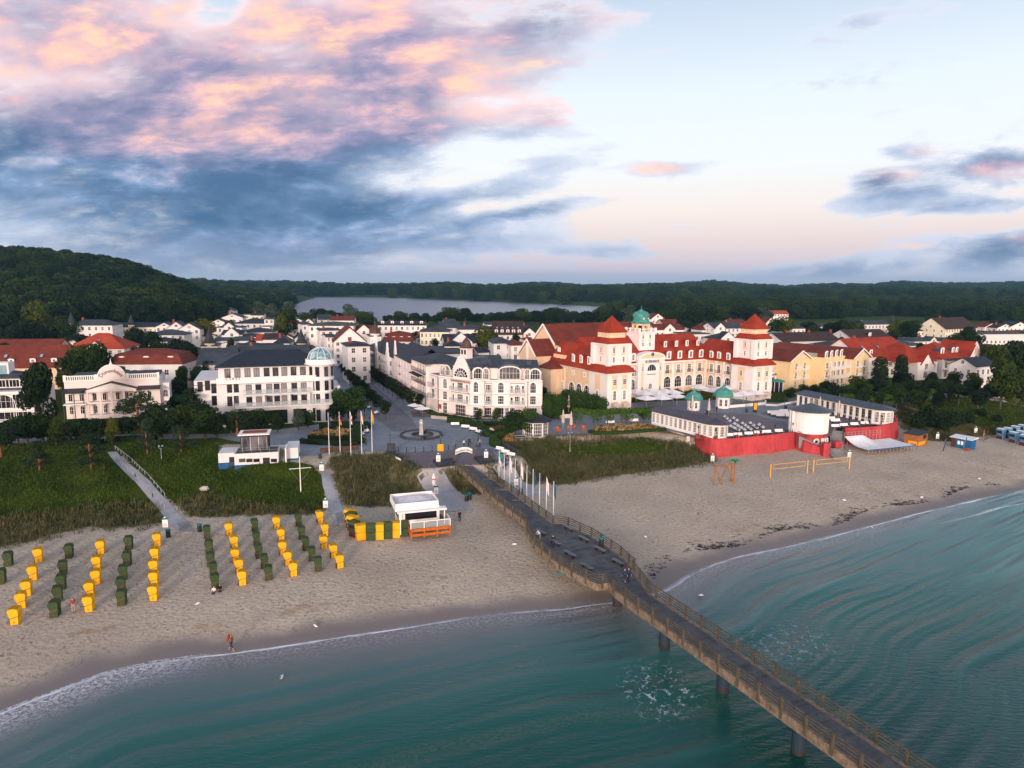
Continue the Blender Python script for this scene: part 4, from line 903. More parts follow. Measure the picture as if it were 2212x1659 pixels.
# the villa name gable house
du = building('villa',(-99.75,149.6,PZ),R(21.2),'white villa with a rounded name gable and a roof balustrade among pine trees','villa')
Wd = Wall(du,(0,0),(1,0));LD = 19.1
def dz(y,x=760): return Wd.at(*zA(x,y))[1]
zc,zbal = dz(1300),dz(1180);z1f = dz(1405)
b = MB().mat(M['pinkw']);b.box(0,1.8,-1,LD,14,zc+2.0);b.build('wall',du)
b = MB().mat(M['trim']);b.box(-.1,1.6,zc+1.9,LD+.1,2.1,zc+2.15);b.box(-.1,1.65,zbal-.15,LD+.1,2.05,zbal+.05)
for i in range(44):
 xx = .4+i*(LD-.8)/43
 if abs(xx-LD*.5) > 2.7: b.cbox(xx,1.85,zc+2.1,.2,.2,zbal-zc-2.2)
for xx in (.2,LD*.33,LD*.66,LD-.2): b.cbox(xx,1.85,zc+2.1,.55,.5,zbal-zc-1.9)
b.build('balustrade',du)
gm_ = Wd.at(*zA(950,1150))[0];rg = 2.75
b = MB().mat(M['pinkw']);prof = [(gm_-rg-.3,zc+2.1),(gm_+rg+.3,zc+2.1)]+[(gm_+rg*math.cos(t),dz(1190,950)+(dz(1085,950)-dz(1190,950))*math.sin(t)) for t in np.linspace(0,math.pi,15)]
b.loft([[(p[0],1.45,p[1]) for p in prof],[(p[0],1.95,p[1]) for p in prof]]);b.mat(M['trim'])
for p,q in zip(prof[2:-1],prof[3:]): b.beam((p[0],1.5,p[1]),(q[0],1.5,q[1]),.35,.22)
b.lathe([(.25,prof[9][1]),(.3,prof[9][1]+.3),(.12,prof[9][1]+.6),(.03,prof[9][1]+1.4)],6,gm_,1.7);b.build('name_gable',du)
text(du,'Dünenhaus',gm_,1.40,dz(1137,950),0,1.2,'dark',curve=2.5)
b = MB().mat(M['pinkw']);px0,px1 = Wd.at(*zA(745,1350))[0],Wd.at(*zA(1180,1350))[0]
b.box(px0,0,-1,px1,1.8,.8);b.box(px0,-.1,z1f-1.3+.9,px1,1.8,z1f);b.box(px0,-.1,zc-.5,px1,1.8,zc-.1)
for px in (755,865,965,1070,1170): a = Wd.at(*zA(px,1350))[0];b.cbox(a,.15,-.8,.42,.42,zc+.3)
b.mat(M['trim']);gable_wall(b,(px0-.3,-.15),(px1+.3,-.15),zc-.1,dz(1235,960),.3);b.mat(M['slate']);b.M = Matrix();gable_roof(b,-.4,2.0,-px1-.3,-px0+.3,zc-.05,dz(1228,960),.1) if False else None
b.add([(px0-.7,-.5,zc-.1),((px0+px1)/2,-.5,dz(1225,960)),(px1+.7,-.5,zc-.1),(px0-.7,1.8,zc-.1),((px0+px1)/2,1.8,dz(1225,960)),(px1+.7,1.8,zc-.1)],[(0,1,4,3),(1,2,5,4)]);b.build('portico',du)
b = MB().mat(M['slate']);b.add([(-.3,-.9,zc-.5),(px0-.2,-.9,zc-.5),(px0-.2,1.8,zc+.35),(-.3,1.8,zc+.35)],[(0,1,2,3)]);b.add([(px1+.2,-.6,zc-.3),(LD+.3,-.6,zc-.3),(LD+.3,1.8,zc+.35),(px1+.2,1.8,zc+.35)],[(0,1,2,3)])
b.mat(M['iron']);
for xx in (.1,px0*.5,px0-.4): b.cbox(xx,-.7,-.5,.14,.14,zc-.1)
b.mat(M['trim']);b.box(0,-.8,z1f-.35,px0,1.8,z1f-.15);b.mat(M['iron']);b.box(0,-.8,z1f+.7,px0,-.74,z1f+.78);b.build('veranda',du)
for px in (610,705,822,905,1020,1100,1215,1295):
 W_ = Wall(du,(0,1.8),(1,1.8));a = W_.at(*zA(px,1380))[0];W_.win(a,z1f+.05,.95,1.8,bars=(1,1),frame='trim',glass='glassd');W_.win(a,.9,.95,2.0,'seg',bars=(1,2),frame='trim',glass='glassd')
b = MB().mat(M['slate2']);b.box(.5,2.2,zc+1.8,LD-.5,13.6,zc+2.6);b.build('roof',du)
b = MB().mat(M['white']);b.box(LD,3,-1,LD+1.9,8,zc+.6);b.build('side_bay',du)
for zz in (1.2,z1f): window(du,LD+1,3,zz,0,1.3,1.9,'seg',bars=(3,2),glass='glassd')

# white guest house cut by the left edge of the photo
lg = GP(*zA(300,1560),PZ)
le = building('guest_house',(lg.x-26,lg.y-6.6,PZ),R(14),'white guest house with arched winter garden windows at the left edge','guest house')
Wl = Wall(le,(0,0),(1,0));b = MB().mat(M['white2']);xr = Wl.at(*zA(280,1300))[0];zt = Wl.at(*zA(100,1310))[1]
b.box(0,0,-1,xr,12,zt);b.build('wall',le)
z_f = Wl.at(*zA(100,1460))[1];b = MB().mat(M['trim']);b.box(-.2,-.25,z_f-.3,xr+.1,0,z_f-.05);b.box(-.2,-.3,zt-.4,xr+.1,0,zt);b.build('cornice',le)
for px,w,s_ in ((30,4.6,'arch'),(190,3.6,'rect')):
 a = Wl.at(*zA(px,1400))[0];Wl.win(a,z_f+.1,w,zt-z_f-.7,s_,bars=(4,2),glass='glassd');Wl.win(a,.4,w,z_f-1.0,bars=(3,1),glass='glassd');balcony(le,Wl,a,.35,w+.8,1.5,'iron','white2')
b = MB().mat(M['slate2']);b.box(0,2.2,zt,xr-2,10,zt+.5);hip_roof(b,2,xr-3,2.5,10,zt+2.6,zt+4.2,.5);b.mat(M['white2']);b.box(2,2.5,zt+.4,xr-3,10,zt+2.6);b.build('roof',le)
Wl2 = Wall(le,(0,2.5),(1,2.5))
for px in (20,110): a = Wl2.at(*zA(px,1240))[0];Wl2.win(a,zt+.6,2.8,1.8,bars=(3,1),glass='glassd')
b = MB().mat(M['white2']);a0 = Wl2.at(*zA(45,1100))[0];b.box(a0-3,4,zt+2.5,a0,7,zt+6);b.mat(M['solar']);b.box(a0-2.6,3.97,zt+3.2,a0-.4,4,zt+5.4);b.build('roof_turret',le)

# ================================================================== yellow annex with balconies
ye = building('yellow_hotel',(83.24,203.1,PZ),R(38),'yellow hotel annex with gabled ends and rows of white balconies','hotel')
def fy(p,z): g = GP(*p,z);return frame_xy(ye,(g.x,g.y))
zE_ = 8.75
E = [fy(zR(*q),PZ+zE_) for q in ((195,505),(350,540),(510,520),(710,490),(850,518),(1005,505))]
w1 = 11.5;x2_0,y2 = E[4][0],E[4][1];x2_1 = x2_0+10.8
b = MB().mat(M['yellow']);b.box(0,0,-.5,w1,34,zE_);b.box(w1,y2+2.5,-.5,x2_0,y2+18,zE_+.6);b.box(x2_0,y2,-.5,x2_1,y2+28,zE_);b.box(-22,8,-.5,0,28,zE_-.6)
gable_wall(b,(0,0),(w1,0),zE_,zE_+2.6);gable_wall(b,(x2_0,y2),(x2_1,y2),zE_,zE_+2.6);b.build('wall',ye)
b = MB().mat(M['tile2']);gable_roof(b,0,w1,0,34,zE_,zE_+2.7,.6,'y');b.build('roof',ye);b = MB().mat(M['tile2']);gable_roof(b,x2_0,x2_1,y2,y2+28,zE_,zE_+2.7,.6,'y');b.build('roof',ye)
b = MB().mat(M['tile2']);gable_roof(b,-22,x2_0+4,8,26,zE_-.6,zE_+3.1,.4);b.build('roof',ye)
b = MB().mat(M['trim'])
for x0,x1,y0 in ((0,w1,0),(x2_0,x2_1,y2)):
 xm = (x0+x1)/2;b.beam((x0-.7,y0-.62,zE_-.25),(xm,y0-.62,zE_+2.75),.12,.35);b.beam((xm,y0-.62,zE_+2.75),(x1+.7,y0-.62,zE_-.25),.12,.35);b.box(xm-.1,y0-.6,zE_+.8,xm+.1,y0-.5,zE_+2.5);b.box(xm-2,y0-.6,zE_+.9,xm+2,y0-.5,zE_+1.05)
b.build('bargeboard',ye)
for (x0,w,y0) in ((0,w1,0),(x2_0,10.8,y2)):
 Wy = Wall(ye,(x0,y0),(x0+w,y0));
 for fx in (.30,.72):
  for zz in (.4,3.1,5.9):
   Wy.win(w*fx,zz,1.5,2.0,bars=(3,2));
   if zz > 1: balcony(ye,Wy,w*fx,zz-.05,2.7,1.0,'bars','trim')
 Wy = Wall(ye,(x0,y0+9),(x0,y0))
 for aa in (4.2,):
  for zz in (1.4,4.2,6.9): Wy.win(aa,zz,.9,.9,'round',bars=(0,1),name='porthole')
Wy = Wall(ye,(w1,y2+2.5),(x2_0,y2+2.5));Ly = x2_0-w1
for zz in (.3,3.1,5.9):
 balcony(ye,Wy,Ly/2,zz,Ly,2.0,'bars','trim')
 for i in range(5): Wy.win(Ly*(i+.5)/5,zz+.05,1.3,1.9,bars=(1,2),glass='glassd')
b = MB().mat(M['trim'])
for i in range(5): Wy.box(b,Ly*i/4-.08+(.1 if i == 0 else -.1 if i == 4 else 0),Ly*i/4+.08+(.1 if i == 0 else -.1 if i == 4 else 0),0,zE_-.2,1.8,2.0)
b.build('balcony_post',ye)
for i in range(4): dormer(ye,w1+Ly*(i+.5)/4,y2+3.0,zE_+.4,0,1.6,2.0,2.5,roofm='tile2')
# rounded entrance with canopy
b = MB().mat(M['glassd']);b.box(-9,4.6,0,-1.5,8,4.0);b.mat(M['trim']);b.prism([(-10,8),(-9.6,4.6),(-7.5,2.9),(-5.2,2.4),(-3,2.9),(-1,4.6),(-.3,8)],3.9,5.5)
for xx in (-8.6,-5.2,-2): b.cyl(xx,3.4,0,3.9,.25,n=8)
b.build('entrance_rotunda',ye);text(ye,'CLUB & SPA',-5.2,2.33,4.7,0,.8,'dark')
b = MB().mat(M['copper']);b.M = T(-5.2,.6,0);b.lathe([(2.3,2.9),(1.7,3.3),(.1,3.7)],10);b.mat(M['glass']);b.cyl(0,0,0,2.9,1.6,n=10);b.mat(M['trim']);
for k in range(8): b.cbox(1.65*math.cos(k*math.pi/4),1.65*math.sin(k*math.pi/4),0,.14,.14,2.9)
b.M = None;b.build('entrance_kiosk',ye)

# ================================================================== the two white houses to the right
be = building('gabled_hotel',(135.78,226.97,PZ),R(24),'white hotel with red hipped roof and a gabled bay behind two cypresses','hotel')
zb = 5.9;b = MB().mat(M['white']);b.box(0,0,-.5,9.8,16,zb);b.box(-9.5,8,-.5,1,22,zb);gable_wall(b,(1.2,-.02),(7.2,-.02),zb-.6,zb+3.0);b.box(1.2,-.02,zb-.8,7.2,.3,zb-.58);b.build('wall',be)
b = MB().mat(M['tile']);hip_roof(b,-4,9.8,1,18,zb,zb+5.6,.6);b.build('roof',be);b = MB().mat(M['tile']);hip_roof(b,-9.8,2,7.5,20,zb,zb+4.0,.5);b.build('roof',be)
b = MB().mat(M['tile']);gable_roof(b,1.2,7.2,-.2,6,zb-.5,zb+3.1,.3,'y');b.build('roof',be)
Wb = Wall(be,(0,0),(9.8,0));Wb.win(4.2,3.3,1.7,2.2,bars=(3,2));Wb.win(3.9,.4,2.0,2.3,'seg',bars=(3,2));balcony(be,Wb,5,3.2,4.6,1.2,'bars','white');Wb.win(8.4,3.4,.9,1.8);Wb.win(8.6,.5,.9,1.9)
Wb2 = Wall(be,(-9.5,8),(0,8));Wb2.win(4.5,.6,3.2,2.6,'seg',bars=(3,2),glass='glassd');Wb2.win(7.6,.8,1.2,2.2);Wb2.win(3,3.6,2.0,1.9,bars=(3,1));Wb2.win(6.5,3.6,2.0,1.9,bars=(3,1));balcony(be,Wb2,4.8,3.3,8.5,1.2,'bars','white')
Wb3 = Wall(be,(0,16),(0,0));text(be,'Bellevue',*Wb3.p(11,3.1,.05),Wb3.ang,1.1,'dark')
b2 = building('half_timbered_villa',(146.5,231.0,PZ),R(28),'white villa with red roof and a half-timbered arched gable','villa')
b = MB().mat(M['white']);b.box(0,0,-.5,14.5,15,6.6);b.box(13.5,-1.4,-.5,20.5,10,7.2);b.mat(M['white']);gable_wall(b,(13.3,-1.42),(20.7,-1.42),7.2,12.2,.4);b.build('wall',b2)
b = MB().mat(M['tile']);hip_roof(b,-.3,15,.5,15,6.6,11.8,.6);b.build('roof',b2);b = MB().mat(M['tile']);gable_roof(b,13.3,20.7,-1.0,10,7.1,12.0,.5,'y');b.build('roof',b2)
b = MB().mat(M['slate']);b.add([(.2,-2.0,6.3),(13.5,-2.0,6.3),(13.5,.6,6.9),(.2,.6,6.9)],[(0,1,2,3)]);b.mat(M['trim'])
for i in range(6): b.cbox(.4+i*2.6,-1.8,0,.14,.14,6.3)
b.box(.2,-2.0,3.1,13.5,0,3.3);b.box(.2,-2.0,4.1,13.5,-1.9,4.2);b.build('veranda',b2)
Wv = Wall(b2,(0,0),(13.5,0))
for a in (2,5.5,9.5,12): Wv.win(a,.4,1.7,2.3,'seg',bars=(2,2),glass='glassd');Wv.win(a,3.5,1.7,2.2,bars=(2,2),glass='glassd')
Wg = Wall(b2,(13.5,-1.4),(20.5,-1.4));Wg.win(3.5,.6,2.8,2.8,'seg',bars=(3,2),glass='glassd');Wg.win(3.5,4.4,2.0,3.0,'arch',bars=(2,2),surround='brick')
b = MB().mat(M['brick'])
for dx_ in (-1.0,-.35,.35,1.0): b.box(17-.09+dx_,-1.5,7.7,17+.09+dx_,-1.42,11.2-abs(dx_)*1.2)
b.build('timbering',b2)
for x_,y_,w in ((3.2,2.3,1.9),(9.6,2.4,1.4),(11.9,2.4,1.4)): dormer(b2,x_,y_,7.9,0,w,2.1,2.4,roofm='zinc')

# ================================================================== trees
rng = np.random.default_rng(7);random.seed(7)
def leaf_mat(name,c1,c2,c3,sc_=.35):
 m,t,b = principled(name,c1,.8,.15);g = t.new('ShaderNodeNewGeometry').outputs['Position'];oi = t.new('ShaderNodeObjectInfo').outputs['Random']
 at = t.new('ShaderNodeAttribute',attribute_name='tint').outputs['Fac']
 f = t.math('ADD',t.math('MULTIPLY',t.noise(g,sc_,3,.6),.38),t.math('MULTIPLY',at,.32));f = t.math('ADD',f,t.math('MULTIPLY',oi,.36))
 c = t.ramp(f,[(.25,c1),(.52,c2),(.8,c3)])
 t.l.new(c,b.inputs['Base Color']);b.inputs['Subsurface Weight'].default_value = 0
 return m
M['leaf'] = leaf_mat('broadleaf_foliage',(.004,.013,.003),(.012,.030,.005),(.036,.056,.008))
M['leafd'] = leaf_mat('dark_foliage',(.003,.009,.004),(.007,.019,.006),(.018,.034,.009))
M['leafy'] = leaf_mat('yellow_green_foliage',(.018,.036,.004),(.045,.068,.006),(.10,.095,.010))
M['leafg'] = leaf_mat('willow_grey_foliage',(.022,.042,.028),(.042,.070,.046),(.075,.105,.070))
M['needle'] = leaf_mat('pine_needles',(.006,.017,.009),(.014,.034,.015),(.030,.052,.022))
M['leafr'] = leaf_mat('autumn_foliage',(.03,.028,.006),(.08,.05,.008),(.16,.075,.01))
M['hedge'] = leaf_mat('hedge_foliage',(.008,.024,.006),(.020,.050,.010),(.040,.080,.014),1.2)
M['vine'] = leaf_mat('vine_foliage',(.014,.042,.006),(.035,.085,.008),(.065,.13,.012),1.0)
M['bark'] = mk('grey_bark',(.075,.06,.05),var=.3,scale=3);M['pinebark'] = mk('red_pine_bark',(.22,.095,.05),var=.3,scale=2)
def leaves(me_name,centers,radii,n,size,mat_,flat=1.0,up=.3,fill_=.25,rng_=None):
 """foliage as many small quads spread over a heap of lobes"""
 rg = rng_ or rng;C_ = np.array(centers,float);Rr = np.array(radii,float);
 if Rr.ndim == 1: Rr = np.stack([Rr,Rr,Rr*flat],1)
 wgt = (Rr[:,0]*Rr[:,1]);k = rg.choice(len(C_),n,p=wgt/wgt.sum())
 d = rg.normal(size=(n,3));d /= np.linalg.norm(d,axis=1)[:,None];r = np.where(rg.random(n) < fill_,rg.random(n)**.5,.86+.2*rg.random(n))
 P = C_[k]+d*Rr[k]*r[:,None]
 nrm = d+rg.normal(size=(n,3))*.75+np.array([0,0,up]);nrm /= np.linalg.norm(nrm,axis=1)[:,None]
 a = np.cross(nrm,rg.normal(size=(n,3)));a /= np.linalg.norm(a,axis=1)[:,None];b = np.cross(nrm,a)
 s = size*(.55+.9*rg.random(n))[:,None]
 V = np.stack([P-a*s*.6,P+b*s*.38,P+a*s*.6,P-b*s*.38],1).reshape(-1,3)
 F = np.arange(4*n,dtype=np.int32).reshape(-1,4)
 tint = np.repeat(np.clip(rg.random(n)*.5+rg.random(len(C_))[k]*.6+.15*(P[:,2]-P[:,2].mean())/(np.ptp(P[:,2])+.1),0,1),4)
 me = bpy.data.meshes.new(me_name);me.vertices.add(len(V));me.vertices.foreach_set('co',V.astype(np.float32).ravel())
 fill(me,F,{'tint': tint},False);me.materials.append(M[mat_]);return me
def lobes(n,R_,H0,H1,spread=.62,rs=(.34,.55),squash=.8,seed=0):
 rg = np.random.default_rng(seed);c = [];r = []
 for i in range(n):
  a = rg.random()*6.283;q = spread*R_*math.sqrt(rg.random());z = H0+(H1-H0)*rg.random();t = 2*(z-H0)/(H1-H0)-1
  q *= math.sqrt(max(.12,1-t*t*.8));rr = R_*(rs[0]+(rs[1]-rs[0])*rg.random());c.append((q*math.cos(a),q*math.sin(a),z));r.append((rr,rr,rr*squash))
 return c,r
def trunk_mesh(h,r,mat_,limbs,name='trunk',bend=0.0,seed=0):
 rg = random.Random(seed);b = MB().mat(M[mat_]);pts = [(0,0,-.3),(bend*.3,0,h*.35),(bend,bend*.3,h*.7),(bend*1.2,bend*.4,h)]
 b.tube(pts,[r*1.25,r,r*.8,r*.5],7)
 for i in range(limbs):
  a = rg.random()*6.283;z0 = h*(.45+.45*rg.random());L = h*(.28+.25*rg.random());t = (z0/h);p0 = Vector((bend*t,0,z0))
  b.tube([p0,p0+Vector((math.cos(a)*L*.5,math.sin(a)*L*.5,L*.35)),p0+Vector((math.cos(a)*L,math.sin(a)*L,L*.75))],[r*.5,r*.35,r*.15],5)
 return b.mesh(name)
TP = {}
def treetype(key,trunk,crown,R_,H_): TP[key] = (trunk,crown,R_,H_)
for i in range(4):                                             # broadleaf, unit about R 5, H 11
 c,r = lobes(15,5.0,3.6,9.6,seed=10+i);treetype('broad%d' % i,trunk_mesh(7,.28,'bark',5,seed=i),leaves('crown',c,r,3400,.62,'leaf'),5.0,11.2)
for i in range(2):
 c,r = lobes(14,5.0,3.2,9.8,seed=20+i);treetype('dark%d' % i,trunk_mesh(7,.28,'bark',5,seed=i+5),leaves('crown',c,r,3200,.62,'leafd'),5.0,11.2)
c,r = lobes(14,5.0,3.2,9.6,seed=31);treetype('yellow',trunk_mesh(7,.28,'bark',5,seed=8),leaves('crown',c,r,3200,.60,'leafy'),5.0,11.0)
c,r = lobes(12,5.0,3.4,9.2,seed=32);treetype('grey',trunk_mesh(7,.28,'bark',5,seed=9),leaves('crown',c,r,3000,.60,'leafg'),5.0,11.0)
c,r = lobes(10,2.0,2.6,5.2,seed=33,rs=(.4,.6));treetype('street',trunk_mesh(3.6,.11,'bark',3,seed=10),leaves('crown',c,r,1300,.34,'leafd'),2.0,6.0)
c,r = lobes(10,2.0,2.3,4.4,seed=34,rs=(.45,.62),squash=.9);treetype('round',trunk_mesh(2.8,.11,'bark',3,seed=11),leaves('crown',c,r,1600,.30,'leaf'),2.0,5.2)
def pine(seed,lift=.45):
 rg = np.random.default_rng(seed);c = [];r = []
 for i in range(15):
  a = rg.random()*6.283;z = 10*(lift+(1-lift)*rg.random());q = (1.15-(z/10))*5.2*math.sqrt(rg.random())+.3;rr = 1.0+rg.random()*.9;c.append((q*math.cos(a)+.5,q*math.sin(a),z));r.append((rr*1.25,rr*1.25,rr*.5))
 b = MB().mat(M['pinebark']);b.tube([(0,0,-.3),(.2,0,3.5),(.1,.2,6.5),(.5,0,9.6)],[.34,.27,.20,.08],7)
 for cc in c[:11]: z0 = max(2.5,cc[2]-1.6);b.tube([(.2,0,z0),(cc[0]*.55+.1,cc[1]*.55,cc[2]-.9),(cc[0],cc[1],cc[2]-.1)],[.12,.09,.04],4)
 return b.mesh('trunk'),leaves('crown',c,r,2600,.42,'needle',up=.8,fill_=.5),4.2,10.6
for i in range(2): TP['pine%d' % i] = pine(40+i)
TP['ypine'] = pine(47,.22)
c = [(0,0,.8+i*.95) for i in range(9)];r = [(1.45*(1-((i-2.5)/8)**2)**.5*(1 if i > 0 else .8),)*2+(1.1,) for i in range(9)]
c2_,r2_ = lobes(15,5.0,3.2,9.0,seed=61,rs=(.32,.48));TP['plane'] = (trunk_mesh(6,.25,'bark',5,seed=12),leaves('crown',c2_,r2_,3600,.50,'hedge'),5.0,10.6)
TP['cypress'] = (trunk_mesh(4,.2,'bark',0),leaves('crown',c,r,2400,.42,'leafd',fill_=.2),1.5,9.4)
c,r = lobes(9,2.2,.6,1.7,seed=50,rs=(.4,.6),spread=.7);TP['shrub'] = (None,leaves('crown',c,r,1300,.30,'leafd'),2.3,2.8)
c,r = lobes(9,2.2,.6,1.7,seed=51,rs=(.4,.6),spread=.7);TP['shrubg'] = (None,leaves('crown',c,r,1300,.30,'hedge'),2.3,2.8)
KIND = {'broad': ('broadleaf_tree','tree'),'dark': ('broadleaf_tree','tree'),'yellow': ('broadleaf_tree','tree'),'grey': ('willow_tree','tree'),'street': ('street_tree','tree'),'round': ('clipped_tree','tree'),
  'pine': ('pine_tree','tree'),'ypine': ('pine_tree','tree'),'plane': ('plane_tree','tree'),'cypress': ('cypress_tree','tree'),'shrub': ('shrub','shrub'),'shrubg': ('shrub','shrub')}
_ti = 0
def tree(key,loc,R_,H_,label,group=None):
 global _ti;_ti += 1
 kk = key
 if key in ('broad','dark','pine'): kk = key+str(_ti % (4 if key == 'broad' else 2))
 tr_,cr_,R0,H0 = TP[kk];nm,ct_ = KIND[key.rstrip('0123456789')]
 if tr_ is None:
  o = link(nm,cr_,None,loc,rng.random()*6.28,(R_/R0,R_/R0*(.9+.2*rng.random()),H_/H0));return tag(o,label,ct_,group)
 e = empty(nm,loc,float(rng.random()*6.28),label,ct_,group);e.scale = (R_/R0,R_/R0*(.9+.2*float(rng.random())),H_/H0)
 link('trunk',tr_,e);link('crown',cr_,e);return e
LAB = []
def T_(key,px,yt,yb,rpx,label,group=None,z=None):
 """tree seen at column px from its foot row yb to its top row yt, crown half width rpx"""
 p = G(px,yb) if z is None else GP(px,yb,z)
 h = zat(px,yt,(p.x,p.y))-p.z;R_ = rpx/FPX*(p.y*1.0)
 o = tree(key,(p.x,p.y,p.z-.05),max(R_,.3),max(h,.8),label,group)
 if group: LAB.append((group,key,px,o,R_))
 return o
# --- trees round the villas on the left
T_('pine',300,846,938,46,'red-trunked umbrella pine in front of the name gable villa');T_('pine',420,836,930,44,'leaning pine with bare red limbs left of the domed hotel')
T_('pine',512,884,942,36,'low spreading pine behind the blue and white station');T_('pine',2,918,988,45,'pine leaning in from the left edge of the photo')
T_('ypine',85,950,1016,27,'young pine standing alone on the left meadow');T_('ypine',197,936,1012,32,'young pine just left of the sandy meadow path');T_('ypine',319,908,980,23,'slim young pine right of the sandy meadow path');T_('ypine',392,918,976,26,'small pine with forked trunk left of the blue and white station')
T_('dark',92,782,950,42,'tall brownish tree between the two left villas');T_('broad',60,895,958,44,'dense green tree below the guest house at the left edge');T_('yellow',122,905,962,24,'yellow-green tree with autumn tips below the white villa')
T_('dark',185,898,955,36,'dark tree under the villa balcony');T_('yellow',242,903,958,18,'small tree with orange leaves beside the villa steps');T_('dark',350,868,945,40,'dark tree between the two pines');T_('dark',390,815,880,26,'dark tree behind the pines, right of the villa')
T_('dark',20,905,962,34,'dark thicket tree at the left edge by the pine');T_('dark',150,915,960,28,'round dark tree left of the villa steps')
T_('broad',445,880,948,34,'green tree at the foot of the domed hotel, left end');T_('broad',550,884,940,30,'rounded green tree before the dark ground floor of the domed hotel');T_('dark',600,882,935,22,'dark oval tree before the domed hotel');T_('grey',645,880,930,18,'thin feathery tree before the domed hotel');T_('broad',665,885,925,16,'small bright tree before the domed hotel')
T_('plane',738,840,908,30,'left one of the pair of big round trees by the domed hotel turret');T_('plane',770,834,905,30,'right one of the pair of big round trees by the domed hotel turret');T_('dark',725,872,915,20,'dark shrubby tree under the pair of round trees');T_('dark',760,880,912,14,'brown-green small tree beside the flagpoles')
for px,yt,yb,r,k in ((40,905,958,30,'dark'),(215,900,952,24,'dark'),(275,900,950,24,'dark'),(325,880,946,28,'dark'),(375,880,946,30,'dark'),(405,870,942,28,'broad'),(440,872,944,30,'dark'),(470,885,945,24,'dark'),(500,888,940,22,'broad'),(530,890,938,20,'dark'),(575,890,936,20,'dark'),(95,900,955,26,'broad'),(165,905,955,22,'broad'),(345,905,950,20,'broad'),(385,850,905,26,'dark'),(215,740,850,32,'broad'),(180,745,840,34,'broad'),(160,768,850,36,'broad'),(225,776,848,34,'dark'),(265,790,860,24,'broad'),(150,800,870,24,'yellow'),(385,722,815,30,'dark'),(410,736,820,26,'dark'),(375,770,840,24,'dark'),
 (440,690,745,30,'yellow'),(290,700,770,28,'dark'),(330,715,775,26,'dark'),(260,742,790,20,'dark'),(120,735,790,22,'dark'),(45,730,785,20,'dark'),(10,740,800,20,'dark'),(90,650,735,40,'yellow'),(125,683,740,34,'broad'),(55,690,745,24,'dark'),(30,665,735,40,'dark'),(150,690,745,28,'broad'),(180,722,760,24,'dark'),(20,700,750,30,'dark')):
 T_(k,px,yt,yb,r,'tree in the gardens among the red roofs on the left','garden trees on the left',PZ)
# --- the shopping street: two rows
right_row = [(905,893),(888,884),(871,874),(858,865),(848,857),(838,850),(828,843),(819,836),(810,829),(801,823),(793,817),(785,811),(777,806),(770,801),(763,796),(756,791),(750,786),(744,782),(738,777)]
for x,y in right_row: T_('street',x,y-46*(.55+.45*(y-770)/125),y,13*(.55+.45*(y-770)/125)+2,'small street tree in the right row of the shopping street','right row of street trees')
left_row = [(833,909),(815,893),(800,880),(788,868),(780,858),(771,848),(763,840),(756,832),(749,824),(742,816)]
for x,y in left_row: T_('street',x,y-48*(.55+.45*(y-770)/140),y,13*(.55+.45*(y-770)/140)+2,'small street tree in the left row of the shopping street','left row of street trees')
# --- in front of the corner hotel and round the grand hotel
T_('round',1034,882,921,9,'small clipped tree in front of the corner hotel, left one');T_('round',1071,880,918,10,'small clipped tree in front of the corner hotel, right one')
T_('plane',1112,885,944,26,'plane tree in front of the corner hotel, left of the glazed kiosk');T_('plane',1142,882,944,24,'plane tree beside the glazed kiosk');T_('plane',1095,898,940,18,'low plane tree at the flower bed')
for px,yt,yb,r in ((1187,848,900,22),(1207,852,905,20),(1240,842,890,22),(1262,846,892,20),(1285,852,897,20),(1300,858,900,16),(1222,840,885,18),(1182,862,915,14),(1175,835,865,9)): T_('plane',px,yt,yb,r,'flat-topped tree in the beer garden left of the grand hotel tower','beer garden trees')
T_('shrubg',1198,875,905,18,'rounded bush at the beer garden wall');T_('shrub',1290,868,884,14,'bush at the left tower foot') ;T_('shrubg',1388,880,902,14,'round bush at the left end of the terrace pavilion')
for px,yt,yb,r in ((1440,836,852,9),(1462,838,850,8),(1376,838,850,6)): T_('shrubg',px,yt,yb,r,'bush in the grand hotel forecourt garden','forecourt bushes',PZ)
T_('round',1706,836,867,12,'small tree with thin trunk in front of the yellow hotel entrance');T_('round',1738,830,860,14,'dense small tree right of the yellow hotel entrance',None)
T_('cypress',1899,770,840,15,'left dark cypress before the white hotel',None,PZ);T_('cypress',1943,766,838,15,'right dark cypress before the white hotel',None,PZ)
# avenue on the right
for px,yt,yb,r in ((1755,825,868,16),(1780,822,864,18),(1800,820,872,18),(1775,838,876,18),(1828,828,872,18),(1850,812,862,22),(1838,834,878,20),(1872,826,870,20),(1880,812,858,20),(1900,818,866,20),(1915,832,876,22),(1938,824,868,22),(1960,815,862,22),(1935,838,880,20),(1985,828,872,22),(2005,818,862,22),(1978,842,882,20),
 (2030,826,868,22),(2050,814,858,22),(2070,828,872,24),(2025,845,885,18),(2095,820,866,24),(2112,836,880,24),(2135,830,872,20),(1960,800,846,16),(2010,803,848,16),(2060,800,846,16),(2100,802,850,18),(1860,842,884,18),(1895,846,884,18)):
 T_('dark' if (px//7) % 3 else 'broad',px,yt,yb,r,'round-headed lime tree in the avenue below the white hotels','avenue lime trees',PZ)
for px,yt,yb,r,k in ((2160,770,880,38,'broad'),(2195,762,868,40,'broad'),(2140,742,815,34,'broad'),(2190,735,810,38,'dark'),(2215,750,850,34,'dark'),(2120,745,800,22,'dark'),(2205,800,878,20,'broad'),(2180,820,880,16,'yellow')): T_(k,px,yt,yb,r,'big spreading tree at the right edge beside the promenade','big trees at the right edge',PZ)
